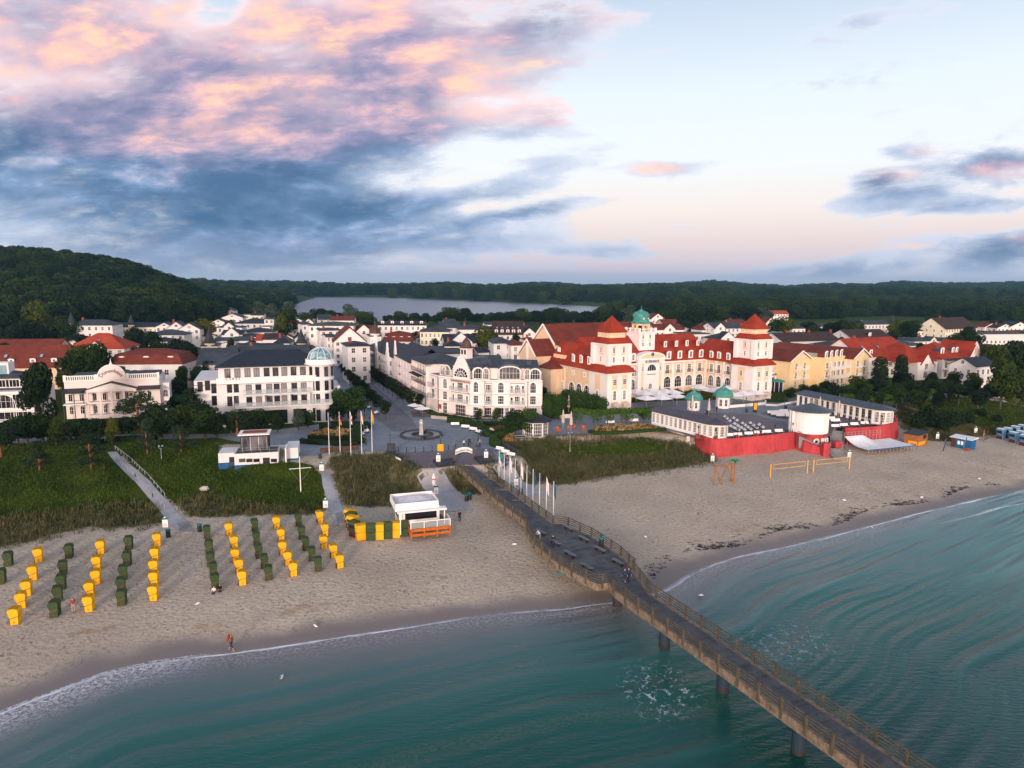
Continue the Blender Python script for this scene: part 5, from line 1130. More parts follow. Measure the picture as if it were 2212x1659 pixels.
for px,yt,yb,r in ((2010,868,925,30),(1985,885,928,22),(2050,880,922,26),(2030,895,930,26),(2090,882,915,18),(2120,880,898,14),(2155,892,912,12),(2072,895,920,18)): T_('shrub',px,yt,yb,r,'dark bush below the promenade, right of the pavilions','dark promenade bushes')
# --- trees scattered through the town and the belt behind it
belt = []
for px,yt,yb,r in ((452,770,850,20),(428,790,860,20),(498,690,735,14),(600,700,745,12),(455,725,770,16),(640,742,790,8),(650,735,775,9),(1010,740,790,12),(940,725,770,10),(770,715,760,8),(1112,715,760,12),(345,735,790,22),(300,745,800,18),(395,790,850,18),(300,715,760,16),(240,690,735,12),(1600,715,755,14),(1815,725,770,14),(2030,735,785,18),(1985,740,790,14),(1120,690,725,14),(1070,676,705,16),(800,690,715,10),(500,730,770,10),(1855,690,730,16),(1910,735,775,12)): T_('dark' if px % 3 else 'broad',px,yt,yb,r,'x','trees among the town roofs',PZ)
for px,yt,yb,r,k in ((625,665,735,24,'broad'),(612,680,740,18,'yellow'),(650,712,742,10,'dark'),(760,656,700,22,'grey'),(790,672,705,22,'broad'),(865,672,700,20,'broad'),(895,672,700,16,'dark'),(920,676,702,14,'dark'),(975,663,700,24,'broad'),(1005,665,702,20,'dark'),(955,672,705,18,'broad'),(840,680,705,14,'dark'),
 (898,712,745,16,'dark'),(880,720,748,12,'dark'),(1045,705,775,30,'yellow'),(1065,715,770,22,'broad'),(1028,712,770,18,'dark'),(1098,760,785,8,'dark'),(1100,672,705,26,'broad'),(1130,664,700,26,'broad'),(1160,667,700,26,'dark'),(1190,664,700,24,'broad'),(1215,662,700,22,'dark'),(1240,672,702,22,'dark'),(1270,668,700,24,'dark'),(1300,664,698,24,'broad'),
 (1330,668,700,24,'dark'),(1355,658,698,20,'grey'),(1385,658,698,20,'dark'),(1410,670,700,18,'broad'),(1440,668,705,24,'broad'),(1470,664,705,24,'broad'),(1500,664,708,26,'broad'),(1478,690,722,24,'dark'),(1500,695,725,22,'dark'),(1530,662,705,26,'dark'),(1560,660,700,24,'broad'),(1590,662,700,24,'dark'),(1620,660,700,26,'dark'),
 (1650,662,700,24,'grey'),(1690,685,735,28,'yellow'),(1675,690,735,20,'broad'),(1745,690,728,22,'dark'),(1760,700,735,20,'broad'),(1790,692,740,22,'dark'),(1815,690,740,22,'dark'),(1835,690,745,24,'broad'),(1850,700,745,18,'dark'),(1940,690,740,26,'yellow'),(1965,692,742,24,'broad'),(1985,700,735,20,'dark'),(1925,715,755,16,'dark'),(2020,678,715,22,'broad'),
 (2040,690,740,20,'dark'),(2060,715,765,22,'dark'),(2085,705,765,22,'dark'),(2105,715,765,20,'dark'),(2150,688,725,20,'dark'),(2190,690,720,20,'dark'),(1620,690,720,16,'dark'),(700,690,715,12,'dark'),(660,675,705,20,'broad'),(690,662,695,24,'dark'),(715,668,700,20,'broad'),(735,672,700,18,'dark'),(690,690,712,14,'dark'),(1180,690,712,18,'dark'),(560,650,690,20,'grey'),(590,655,695,20,'grey'),(620,650,692,24,'grey'),(540,655,690,16,'broad')):
 belt.append(T_(k,px,yt,yb,r,'broad-crowned tree in the green belt between the town roofs','trees among the town roofs',PZ))
# --- forests: one mass each, crowns set out over the hills
def forest(name,label,pts,scales,crowns,seed=1):
 me = bpy.data.meshes.new(name);me.vertices.add(len(pts));me.vertices.foreach_set('co',np.asarray(pts,np.float32).ravel())
 at = me.attributes.new('sc','FLOAT','POINT');at.data.foreach_set('value',np.asarray(scales,np.float32));me.update()
 o = link(name,me);tag(o,label,'forest',None,'stuff')
 ng = bpy.data.node_groups.new(name,'GeometryNodeTree');ng.interface.new_socket('Geometry',in_out='INPUT',socket_type='NodeSocketGeometry');ng.interface.new_socket('Geometry',in_out='OUTPUT',socket_type='NodeSocketGeometry')
 N_ = ng.nodes;L = ng.links;gi = N_.new('NodeGroupInput');go = N_.new('NodeGroupOutput');j = N_.new('GeometryNodeJoinGeometry')
 for c in crowns:
  oi = N_.new('GeometryNodeObjectInfo');oi.transform_space = 'ORIGINAL';oi.inputs['Object'].default_value = c;oi.inputs['As Instance'].default_value = True;L.new(oi.outputs['Geometry'],j.inputs[0])
 ip = N_.new('GeometryNodeInstanceOnPoints');ip.inputs['Pick Instance'].default_value = True;L.new(gi.outputs[0],ip.inputs['Points']);L.new(j.outputs[0],ip.inputs['Instance'])
 rv = N_.new('FunctionNodeRandomValue');rv.data_type = 'FLOAT_VECTOR';rv.inputs[0].default_value = (0,0,0);rv.inputs[1].default_value = (.1,.1,6.28);rv.inputs['Seed'].default_value = seed;L.new(rv.outputs[0],ip.inputs['Rotation'])
 na = N_.new('GeometryNodeInputNamedAttribute');na.data_type = 'FLOAT';na.inputs['Name'].default_value = 'sc';L.new(na.outputs[0],ip.inputs['Scale']);L.new(ip.outputs[0],go.inputs[0])
 md = o.modifiers.new('crowns','NODES');md.node_group = ng;return o
def crowns_of(keys):
 out = []
 for o in bpy.data.objects:
  if o.name.startswith('crown') and o.data in [TP[k][1] for k in keys] and o.data not in [c.data for c in out]: out.append(o)
 return out
def scatter(n,u0,u1,y0,y1,R0,test,seed,pw=1.0):
 rg = np.random.default_rng(seed);u = u0+(u1-u0)*rg.random(n);y = y0+(y1-y0)*rg.random(n)**pw;P = np.stack([u*y,y],1);P = P[test(P,u,y)]
 P = P[poly_sd(P,lake_poly) > 6];z = H_(P);s = (R0/5.0)*(.75+.55*rg.random(len(P)));return np.column_stack([P,z-2.5*s]),s
uL = lambda px: float(ray(px,700).x/ray(px,700).y)
f1 = scatter(3000,-1.0,uL(486),335,860,7.6,lambda P,u,y: (y > 352+60*np.sin(u*9)+np.clip((u-uL(330))*900,0,260)) & (u < uL(492)-.0001*(y-400)),3)
forest('hill_forest','dark beech wood covering the hill on the left',*f1,crowns_of(['broad0','dark0','dark1','broad2']))
f2 = scatter(4200,uL(330),uL(700),640,1500,8.5,lambda P,u,y: (y > 640+np.clip((uL(480)-u)*600,0,200)) & ((u < uL(690)-.00009*(y-640)) | (y < 700)),4)
forest('lakeside_wood','greyish green wood sloping to the left shore of the lake',*f2,crowns_of(['broad1','grey','dark0','broad3','dark1']),2)
f3a = scatter(12000,-.9,1.0,1150,2900,13,lambda P,u,y: (y > 1500) | (u > uL(680)),5,.8)
forest('far_forest','blue-green forest on the ridge beyond the lake',*f3a,crowns_of(['broad0','dark0','dark1','broad2']),3)
f4 = scatter(5200,uL(1300),1.0,640,1600,8.0,lambda P,u,y: (y > 640+90*np.sin(u*14)) & (P[:,0] > -400) & ((u > uL(1450)) | (y < 760)),6,1.1)
forest('town_wood','dark wood between the right part of the town and the far ridge',*f4,crowns_of(['broad0','dark0','dark1','broad3']),4)
f5 = scatter(420,uL(690),uL(1330),560,640,6.0,lambda P,u,y: y > 0,8)
forest('reed_thicket','line of low trees along the near shore of the lake',f5[0],f5[1]*.62,crowns_of(['dark0','broad1','dark1']),5)

# every tree of a row or stand gets words of its own: its look, its neighbour and its turn from the left
ORD = 'first second third fourth fifth sixth seventh eighth ninth tenth eleventh twelfth thirteenth fourteenth fifteenth sixteenth seventeenth eighteenth nineteenth twentieth'.split()
MARKS = [(0,'over the left red roofs'),(130,'behind the name gable villa'),(300,'right of the dark mansard villa'),(420,'above the domed hotel'),(600,'where the shopping street ends'),(760,'at the left lake shore'),(850,'below the middle of the lake'),(930,'at the right part of the lake'),(1020,'by the brown skylight roof'),
    (1090,'left of the theatre hall'),(1180,'over the theatre hall roof'),(1270,'over the left hotel tower'),(1345,'beside the copper cupola'),(1430,'over the hotel main roof'),(1520,'left of the right hotel tower'),(1600,'at the right hotel tower'),(1700,'over the yellow hotel'),(1840,'over the red-roofed house'),(1930,'over the gabled hotel'),(2040,'over the half-timbered villa'),(2130,'at the far right edge')]
KADJ = dict(plane='leafy',broad='green',dark='dark',yellow='yellow-green',grey='grey-green',street='small',pine='pine',round='clipped',shrub='dark',shrubg='green')
from collections import defaultdict
_g = defaultdict(list)
for grp,key,px,o,rr in LAB: _g[(grp,KADJ[key],[m for x,m in MARKS if x <= px][-1] if 'town roofs' in grp or 'gardens' in grp or 'avenue' in grp or 'left' == grp.split()[-1] else '')].append((px,o))
for (grp,adj,mk_),L in _g.items():
 L.sort(key=lambda q: q[0]);base = {'trees among the town roofs': 'tree','garden trees on the left': 'garden tree','avenue lime trees': 'round-headed lime','beer garden trees': 'beer garden tree','big trees at the right edge': 'spreading edge tree','left row of street trees': 'tree in the left street row','right row of street trees': 'tree in the right street row','dark promenade bushes': 'bush right of the pavilions','forecourt bushes': 'bush in the hotel forecourt'}.get(grp,'tree')
 for i,(px,o) in enumerate(L):
  big = 'taller ' if len(L) == 2 and abs(L[0][1].scale.z-L[1][1].scale.z) > .05 and o.scale.z > [q for _,q in L if q is not o][0].scale.z else ''
  o['label'] = (f'{adj} {base} {mk_}' if len(L) == 1 else f'{ORD[i]} {adj} {base} {mk_} counted from the left').strip().replace('  ',' ')

# ================================================================== the town behind the sea front
_hn = 0
def house(x0,x1,ye,yr,yb,label,rz=14,dep=12,roof='hip',wall='white2',rm='slate',cat='house',floors=None,dorm=0,gab=None,chim=0,sky=0,turret=None,ver=False,cols=None,name='town_house',dx=0.0,flat_h=.4):
 """one house read from its eave row, ridge row and foot row in the photo"""
 global _hn;_hn += 1
 pc = (x0+x1)/2;g = GP(pc,yb,PZ);zc_ = g.y;depth_ = g.y*1.0
 a = math.atan2(g.x,g.y);w = (x1-x0)/FPX*math.hypot(g.x,g.y)/max(.5,math.cos(R(rz)+a));h = max(2.4,zat(pc,ye,(g.x,g.y))-PZ)
 hr = max(h+.8,zat(pc,yr,(g.x,g.y+dep/2))-PZ) if roof != 'flat' else h+flat_h
 r = building(name,(g.x,g.y,PZ),R(rz),label,cat,'houses of the town');far = g.y > 300
 b = MB().mat(M[wall]);b.box(-w/2,0,-.6,w/2,dep,h)
 if roof == 'gx': gable_wall(b,(-w/2,dep),(-w/2,0),h,hr);gable_wall(b,(w/2,0),(w/2,dep),h,hr)
 if roof == 'gy': gable_wall(b,(-w/2,0),(w/2,0),h,hr);gable_wall(b,(w/2,dep),(-w/2,dep),h,hr)
 b.build('wall',r);b = MB().mat(M[rm])
 if roof == 'hip': hip_roof(b,-w/2,w/2,0,dep,h,hr,.5)
 elif roof == 'gx': gable_roof(b,-w/2,w/2,0,dep,h,hr,.45)
 elif roof == 'gy': gable_roof(b,-w/2,w/2,0,dep,h,hr,.45,'y')
 elif roof == 'mansard':
  hm = h+(hr-h)*.62;frustum_roof(b,-w/2,w/2,0,dep,h,hm,.4,1.3);hip_roof(b,-w/2+1.3,w/2-1.3,1.3,dep-1.3,hm,hr,.1)
 elif roof == 'flat': b.box(-w/2-.25,-.25,h,w/2+.25,dep+.25,h+flat_h)
 rf = b.build('roof',r)
 if chim or (roof != 'flat' and _hn % 3 == 0):
  for i in range(max(chim,1)): c = MB().mat(M['brick']);c.cbox(-w*.25+i*w*.4,dep*.5,hr-.9,.8,.8,1.9);c.build('chimney',rf)
 fl = floors or max(1,int(h/2.7));fh = h/fl
 n = cols or max(2,int(w/2.6));styl = dict(bars=(1,2),glass=random.choice(['glass','glassd','curtain']))
 def put(x,y,z,ang,ww,hh):
  window(r,x,y,z,ang,ww,hh,**styl)
 for k in range(fl):
  z_ = k*fh+.75
  if k < fl-2 and far: continue
  for i in range(n): put(-w/2+w*(i+.5)/n,0,z_,0,min(1.3,w/n*.55),min(1.7,fh*.6))
  m_ = max(1,int(dep/3.5))
  for i in range(m_):
   if g.x > 0: put(-w/2,dep*(i+.5)/m_,z_,-math.pi/2,1.0,min(1.6,fh*.58))
   else: put(w/2,dep*(i+.5)/m_,z_,math.pi/2,1.0,min(1.6,fh*.58))
 if roof == 'gy': put(0,-.01,h+.3,0,min(1.6,w*.2),min(1.5,(hr-h)*.45))
 if roof == 'gx':
  s_ = -1 if g.x > 0 else 1;put(s_*w/2,dep*.5,h+.3,s_*math.pi/2,1.1,1.3)
 for i in range(dorm): dormer(r,-w/2+w*(i+.5)/dorm,.9,h+.35,0,1.5,1.6,2.5,roofm=rm if rm in ('slate','tile','tile2') else 'slate')
 if gab:                                                     # cross gable on the front
  gw = gab;b = MB().mat(M[wall]);b.box(-gw/2+dx,-.5,-.3,gw/2+dx,2,h+.4);gable_wall(b,(-gw/2+dx,-.5),(gw/2+dx,-.5),h+.4,h+.4+gw*.42);b.mat(M[rm])
  b.add([(dx-gw/2-.4,-.8,h+.2),(dx,-.8,h+.55+gw*.42),(dx+gw/2+.4,-.8,h+.2),(dx-gw/2-.4,dep*.45,h+.2),(dx,dep*.45,h+.55+gw*.42),(dx+gw/2+.4,dep*.45,h+.2)],[(0,1,4,3),(1,2,5,4)]);b.build('front_gable',r);put(dx,-.5,h-.9,0,1.4,1.6)
 for i in range(sky):
  xx = -w/2+w*(i+.7)/(sky+.4);t_ = .45;yy = dep/2*t_;zz = h+(hr-h)*t_;s_ = math.atan2(hr-h,dep/2)
  o = MB().mat(M['dark']);o.box(-.45,-.6,0,.45,.6,.1);o.mat(M['solar']);o.box(-.38,-.53,.1,.38,.53,.14);q = o.build('skylight',rf,(xx,yy-.15,zz+.28));q.rotation_euler = (s_,0,0)
 if ver:
  Wv = Wall(r,(-w/2,0),(w/2,0))
  for k in range(1,fl): balcony(r,Wv,w/2,k*fh,w*.7,1.4,'bars','trim')
 if turret:
  tx_,kind = turret;tr_ = 1.7;b = MB().mat(M[wall]);b.cyl(tx_*w/2,1.2,0,h+1.2,tr_,n=8);b.mat(M['brownc' if kind == 'onion' else 'slate'])
  if kind == 'cone': b.lathe([(tr_*1.35,h+1.1),(tr_*.95,h+2.2),(tr_*.35,h+4.8),(.05,h+6.6)],8,tx_*w/2,1.2)
  else: b.lathe([(tr_*1.3,h+1.1),(tr_*1.15,h+1.7),(tr_*1.2,h+2.5),(tr_*.7,h+3.3),(.25,h+3.9),(.05,h+6.5)],8,tx_*w/2,1.2)
  b.build('turret',r)
 return r
H = house
# left part, near to far
H(-12,112,792,746,842,'brown-red tiled house with a strip of white dormer windows at the left edge',12,11,'gx','ochre','tile2',dorm=4,sky=2)
H(-20,100,752,733,800,'long low red roof behind the brown-red house at the left edge',8,9,'gx','ochre','tile2')
H(112,132,766,764,800,'small white flat-roofed annex beside the brown-red house',12,6,'flat','white2','slate2')
H(166,256,754,719,806,'house with a bright orange-red hipped roof among the trees on the left',10,14,'hip','white','tile3',gab=5,sky=1)
H(256,380,787,752,846,'white villa with a dark red mansard roof behind the name gable villa',6,12,'mansard','white2','tile2',dorm=3)
H(160,232,703,690,745,'low blue-slate house with a pointed cone turret below the wooded hill',8,12,'hip','white2','slate2',turret=(-.8,'cone'))
H(234,350,706,697,735,'long cream building with slate roof at the foot of the wooded hill',10,10,'gx','pale','slate',turret=(-.1,'cone'))
H(342,372,706,696,745,'little white gabled house, left one of the three right of the cream block',14,9,'gy','white2','slate');H(368,398,708,694,747,'little white gabled house, middle one of the three right of the cream block',14,9,'gy','white2','slate');H(392,430,711,697,750,'little white gabled house, right one of the three right of the cream block',14,10,'gy','white2','slate')
H(328,392,724,711,765,'white bungalow with grey hipped roof below the three small gables',10,12,'hip','white2','slate2')
H(328,372,738,728,775,'white cottage half hidden by dark trees left of centre',12,9,'hip','white2','slate');H(395,432,716,712,748,'white flat-roofed block left of the yellow-green tree',12,10,'flat','white2','slate2')
H(458,487,697,689,722,'white house with a plain front gable right of the yellow-green tree',12,10,'gy','white','slate')
H(483,522,686,677,712,'white house with a wide pale gable at the far end of the left town',10,12,'gy','white2','slate');H(480,505,671,665,698,'distant white house top in a gap of the wood',8,10,'gy','white2','slate2');H(522,548,680,675,700,'pale yellow distant block behind the dark slate hip',8,9,'flat','pale','slate2');H(545,568,681,676,702,'distant grey-roofed house right of the pale yellow block',8,9,'gx','pale','slate')
H(511,578,699,686,735,'broad dark blue slate hipped roof over a white wall band',9,18,'hip','white2','slate');H(574,592,690,687,735,'tall narrow white block at the right of the slate hip',9,10,'flat','white2','slate2')
H(474,520,708,704,745,'low flat white-edged building with a small gable on its roof',8,10,'flat','white2','slate2',gab=5);H(523,586,718,707,752,'slate-roofed block with a white glazed roof box',9,14,'hip','white2','slate');H(568,584,706,704,745,'white glazed lookout box on the slate roofs',9,5,'flat','white','brownc')
H(484,522,723,713,760,'blue-white small gabled house in the left town',10,12,'gx','white2','slate',gab=6);H(514,562,728,719,760,'slate roof with white eaves line in the left town',9,12,'hip','white2','slate')
H(469,534,736,729,768,'long white two-storey row with grey roof',8,10,'gx','white2','slate2');H(536,558,741,732,770,'dark slate mansard block with one white dormer',9,9,'mansard','white2','slate');H(556,576,735,722,770,'narrow house with an orange-red roof slope',9,10,'gx','white2','tile3');H(572,606,733,720,772,'house with a brown-black steep roof over a white wall',9,12,'gx','white','tiledark')
H(595,625,742,725,778,'dark slate hipped house with a triangular skylight',10,12,'hip','white2','slate')
H(440,470,748,744,800,'cream tower house with a tall dark cone roof left of the domed hotel roof',16,8,'flat','pale','slate',turret=(0,'cone'));H(640,664,748,744,790,'cream tower house with a steep dark pyramid roof beside the shopping street',10,8,'flat','pale','slate',turret=(0,'cone'))
H(662,680,757,745,800,'small dark spired roof beside the shopping street',10,7,'hip','pale','slate');H(676,692,768,752,810,'second small dark spired roof nearer the domed hotel',10,7,'hip','pale','slate')
H(437,505,787,752,850,'large grey felt roof with a white gabled end left behind the domed hotel',18,22,'gx','white2','slate2')
H(505,660,770,746,835,'long dark slate roof behind the domed hotel',14,16,'gx','white2','slate2',chim=1);H(520,600,757,742,810,'second dark slate roof with white roof boxes behind the domed hotel',12,14,'gx','white2','slate',sky=3);H(610,655,765,752,815,'low slate gable with white verge behind the dome',12,12,'gy','white2','slate2')
# right side of the street, far to near
H(631,658,702,690,735,'white and red house with a green onion dome far up the street',30,10,'hip','white','tile2',turret=(-.9,'onion'));H(656,674,701,693,745,'white veranda house behind the street trees',30,10,'hip','white2','slate2',ver=True)
H(672,762,704,694,762,'large white hotel block with a weathered green roof along the street',6,18,'hip','white','green_roof',floors=4);H(695,736,714,709,775,'white bay-windowed house with a blue-grey roof along the street',22,12,'hip','white','slate2',floors=4,ver=True);H(708,724,728,722,782,'small gabled bay house in front of the blue-grey roof',26,9,'gx','white','slate2',floors=4)
H(690,716,690,680,722,'white gabled house with a blue roof beyond the green-roofed hotel',20,12,'gx','white','slate2');H(716,764,692,683,728,'wide red-roofed house beyond the green-roofed hotel',8,14,'gx','white','tile2')
H(724,790,738,704,790,'big white gable house with a steep red tiled roof and skylights',16,22,'gy','white','tile2',floors=4,sky=0);H(766,808,718,703,760,'white house with red roof and glass gable behind the big white gable',16,14,'gx','white','tile2',gab=7)
H(754,800,748,737,828,'white house with a slate roof and jutting bays where the street bends',22,12,'hip','white2','slate',floors=4);H(802,824,727,722,800,'white octagonal tower house with a dark onion dome',20,8,'flat','white','slate',turret=(0,'onion'),floors=4)
H(818,920,703,693,742,'long slate-roofed house with white dormers right of the lake trees',6,12,'mansard','white','slate',dorm=5);H(826,892,738,714,765,'red mansard building with arched white dormers and a green flat roof',4,14,'mansard','white','tile2',dorm=4)
H(908,970,717,705,762,'cream office-like block with grey hipped roof and rows of windows',4,16,'hip','pale','slate2',floors=3,cols=7);H(948,992,708,695,742,'white house with grey roof behind the cream block',6,14,'gx','white','slate2');H(992,1052,712,701,748,'white house with a low slate roof and a white roof box',10,16,'hip','white','slate2',floors=2)
H(962,1030,741,722,780,'dark modern house with a black glazed gable',12,14,'gx','white2','slate',gab=9)
H(1066,1128,722,694,752,'house with a huge dark brown roof and a row of white pointed dormers',4,16,'gx','white','tiledark',dorm=5,sky=5);H(1126,1160,722,701,750,'navy-roofed house with one white dormer box',8,12,'hip','white','slate',gab=6)
H(1066,1108,742,728,795,'white three-storey house with a blue slate roof behind the corner hotel',10,14,'hip','white2','slate2',floors=3);H(1104,1140,746,734,798,'white veranda house with brown roof left of the theatre hall',16,12,'hip','white','tile2',floors=3,ver=True);H(1138,1162,735,728,780,'small cream house tucked beside the theatre hall',16,8,'hip','cream','tile2')
H(1030,1082,778,768,820,'low green-grey roofed hall behind the corner hotel',6,14,'gx','white2','green_roof');H(893,1010,765,752,812,'wide flat felt roof with skylight domes behind the corner hotel',8,22,'flat','white2','slate2',flat_h=.8);H(960,995,748,735,800,'white pavilion house with dark pyramid roof behind the corner hotel',6,10,'hip','pale','slate')
H(812,900,756,742,806,'long dark roof with rows of white skylight domes above the street',10,18,'hip','white2','slate2',sky=5)
# behind the grand hotel
H(1408,1432,687,677,712,'tiny white house with a red roof between the trees right of the copper cupola',18,9,'gy','white','tile2');H(1432,1464,699,690,720,'brick-red roof among the trees behind the grand hotel',12,10,'gx','ochre','tile2')
H(1416,1474,712,700,745,'red-roofed house with two white gables behind the grand hotel',14,12,'gx','white','tile2',gab=6);H(1516,1540,713,698,740,'brown hipped roof between trees behind the grand hotel',20,10,'hip','white','tile2');H(1480,1530,722,716,752,'flat dark-roofed block behind the grand hotel roof',14,12,'flat','white2','slate2')
H(1545,1602,709,697,742,'white villa with slate roof and arched gable left of the right tower',20,12,'gx','white','slate2',gab=6,dx=-6,ver=True);H(1548,1592,733,719,765,'white conservatory gable with dark roofs beside the right tower',12,12,'hip','white','slate',gab=7);H(1578,1608,697,690,725,'brick-red roof just left of the right tower top',15,9,'gx','brick','tile2')
H(1655,1671,697,686,715,'small yellow house with a purple-red gable right of the right tower',14,9,'gy','pale','tile2');H(1668,1700,678,671,692,'long red barn roof in the far wood',8,10,'gx','white','tile3');H(1664,1702,730,718,765,'house with a blue solar roof behind the yellow hotel',20,12,'gx','white','solar',gab=5);H(1712,1736,710,700,735,'blue-roofed cottage among the trees right of the right tower',12,10,'hip','white','slate2')
H(1700,1802,736,718,775,'long brown-roofed hall with brick chimneys behind the yellow hotel',20,14,'gx','white2','tiledark',chim=3);H(1692,1800,752,744,785,'low white building with a band of blue skylight glass',20,8,'gx','white2','solar')
H(1800,1876,748,735,785,'white flat house with dark roof and arched parapet behind the yellow hotel',22,12,'hip','white2','slate2');H(1846,1912,729,712,765,'black-roofed house with one white pointed dormer',16,14,'gx','white2','tiledark',dorm=1)
H(1868,1952,768,730,815,'red-roofed house with skylights and a white roof terrace above the white hotel',26,16,'gx','white','tile',dorm=2,sky=3,chim=1)
H(1867,1924,701,692,722,'white villa with balconies and a slim slate spire in the far right town',18,11,'hip','white','slate2',turret=(.9,'cone'),ver=True);H(1850,1868,698,690,720,'tiny arched white house top left of the spired villa',10,8,'gy','white2','slate')
H(1919,1990,747,736,780,'white house with grey roof planes behind the red-roofed hotel',18,14,'hip','white2','slate2',sky=2);H(1979,2048,714,703,740,'white house with blue-grey roof among the right hand trees',20,12,'gx','white','slate2',gab=6);H(1985,2040,737,728,762,'low veranda house under the blue-grey roofed house',18,10,'hip','white','slate2',gab=4)
H(2048,2100,709,686,742,'yellow gabled house with a big dark brown roof at the right',30,16,'gx','pale','tiledark');H(2104,2196,722,717,745,'low modern white house with blue window bands at the right',10,12,'flat','white2','slate2',floors=1)
H(2130,2150,706,697,728,'small brown-roofed gable at the far right, left one',10,8,'gy','white','tile2');H(2158,2180,708,699,730,'small white gable at the far right, middle one',10,8,'gy','white','slate');H(2186,2214,706,695,730,'small dark-roofed gable at the far right edge',10,9,'gy','white','slate')
H(2108,2150,762,742,800,'black gabled house with a white verge behind the right hand trees',20,12,'gy','dark','tiledark');H(1960,2010,758,752,790,'narrow red-edged roof behind the white hotels',24,10,'gx','white2','tile2');H(2110,2140,790,772,838,'veranda house end with slate roof right of the half-timbered villa',26,8,'gx','white','slate',ver=True)
# rows of small slate roofs filling the quarters between the named houses
for rn,xs,ye,yr,yb,dd in (('below the wooded hill',range(395,640,27),727,720,748,8),('behind the domed hotel roof',range(448,640,34),741,734,768,9),('beyond the street end',range(560,700,24),694,688,712,8),('under the lake',range(832,1060,27),711,705,728,8),('left of the brown skylight roof',range(900,1060,31),730,723,756,9),('behind the corner hotel roof',range(925,1090,36),757,749,790,10),('over the hotel main roof',range(1430,1560,26),706,700,724,8),('over the yellow hotel',range(1745,1870,30),732,725,758,9),('over the gabled hotel',range(1905,2110,30),733,727,756,9),('at the far right',range(2010,2215,29),719,713,738,8)):
 for i,x in enumerate(xs):
  w_ = 20+(x*7) % 9;H(x,x+w_,ye+(x*3) % 5,yr+(x*5) % 4,yb,f'{ORD[i]} small {("slate", "grey", "dark", "red", "slate")[(x//3) % 5]}-roofed house from the left in the row {rn}',10+(x % 5)*4,dd,('hip','gx','gy')[x % 3],('white2','white','pale')[(x//2) % 3],('slate','slate2','slate','tile2','slate')[(x//3) % 5])
# far small roofs peeking from the tree belt
for x,y,l,rm in ((838,695,'first','slate2'),(1388,697,'second','tile2'),(1395,684,'third','slate2'),(960,690,'fourth','slate2'),(1760,700,'fifth','slate2'),(1048,696,'sixth','slate2'),(1345,700,'seventh','slate2')): H(x,x+24,y+5,y-1,y+28,l+' small roof peeking out of the tree belt',12,9,'gx','white2',rm)

# ---- the facades lining the right side of the shopping street, each a house of its own
def street_house(pA,pB,h,label,W=9,wall='pinkw',rm='slate',ridge=2.0,name='street_house',cat='house'):
 """pA, pB: foot pixels of the street front, far end first; the house stands to the right of the street"""
 A,B = GP(*pA,PZ),GP(*pB,PZ);d = (B-A);L = math.hypot(d.x,d.y);ang = math.atan2(d.y,d.x)
 r = building(name,(A.x,A.y,PZ),ang,label,cat,'houses along the shopping street')
 return r,Wall(r,(0,0),(L,0)),L
def sbox(r,L,W,h,wall): b = MB().mat(M[wall]);b.box(0,0,-.3,L,W,h);b.build('wall',r)
r,w_,L = street_house((800,800),(815,814),12,'narrow house with a dark glazed bay front in the shopping street');h = 8.8;sbox(r,L,9,h,'white2')
b = MB().mat(M['glassd']);b.box(.6,-.9,2.6,L-.6,0,8.2);b.mat(M['dark']);b.box(.4,-1.0,8.2,L-.4,0,8.4);b.build('bay',r);b = MB().mat(M['slate']);hip_roof(b,0,L,0,9,h,h+2.5,.4);b.build('roof',r)
r,w_,L = street_house((815,814),(852,837),12,'white house with two slim ornate stepped gables in the shopping street');h = 8.9;sbox(r,L,10,h,'white2')
b = MB().mat(M['slate']);gable_roof(b,0,L,0,10,h,h+3.2,.3);b.build('roof',r)
for f in (.14,.80):
 b = MB().mat(M['white']);b.box(L*f-1.4,-1.1,0,L*f+1.4,.8,h);pr = [(-1.4,h),(1.4,h),(1.2,h+1.2),(.8,h+1.4),(.7,h+2.6),(.35,h+2.8),(.25,h+4.2),(-.25,h+4.2),(-.35,h+2.8),(-.7,h+2.6),(-.8,h+1.4),(-1.2,h+1.2)]
 b.loft([[(L*f+p[0],-1.1,p[1]) for p in pr],[(L*f+p[0],-.6,p[1]) for p in pr]]);gb_ = b.build('ornate_gable',r)
 for zz in (3.2,6.0,8.6): window(gb_,L*f,-1.1,zz,0,1.2,1.7,bars=(1,2))
 window(gb_,L*f+1.4,-.2,6.0,math.pi/2,.7,1.6);window(gb_,L*f+1.4,-.2,3.2,math.pi/2,.7,1.6)
for zz in (3.1,5.9): balcony(r,w_,L*.47,zz,L*.42,.9,'glass','white');[w_.win(L*(.33+.14*i),zz+.1,1.1,1.9,glass='glassd') for i in range(3)]
for i in range(5): w_.win(L*(i+.5)/5,.2,1.5,2.3,glass='glassd')
r,w_,L = street_house((852,837),(889,864),12,'pink-white hotel with red lettering and rows of small arches in the shopping street',cat='hotel');h = 10.0;sbox(r,L,11,h,'pinkw')
b = MB().mat(M['slate']);gable_roof(b,0,L,0,11,h,h+3.4,.3);b.build('roof',r);b = MB().mat(M['pinkw']);gable_wall(b,(.4,-.15),(3.4,-.15),h,h+4.2,.4);b.build('front_gable',r)
for zz in (3.3,5.6,7.9):
 for i in range(6): w_.win(L*(i+.5)/6,zz,.95,1.4,'arch',glass='curtain')
b = MB().mat(M['redroofflat']);w_.box(b,0,L,2.7,2.85,0,1.0);b.build('awning',r)
for i in range(6): w_.win(L*(i+.5)/6,.2,1.3,2.3,glass='glassd')
M['redpaint'] = mk('red_paint',(.42,.02,.04));text(r,'Son',L*.35,-.08,7.5,0,1.0,'redpaint');text(r,'Hotel',L*.35,-.08,5.1,0,.9,'redpaint')
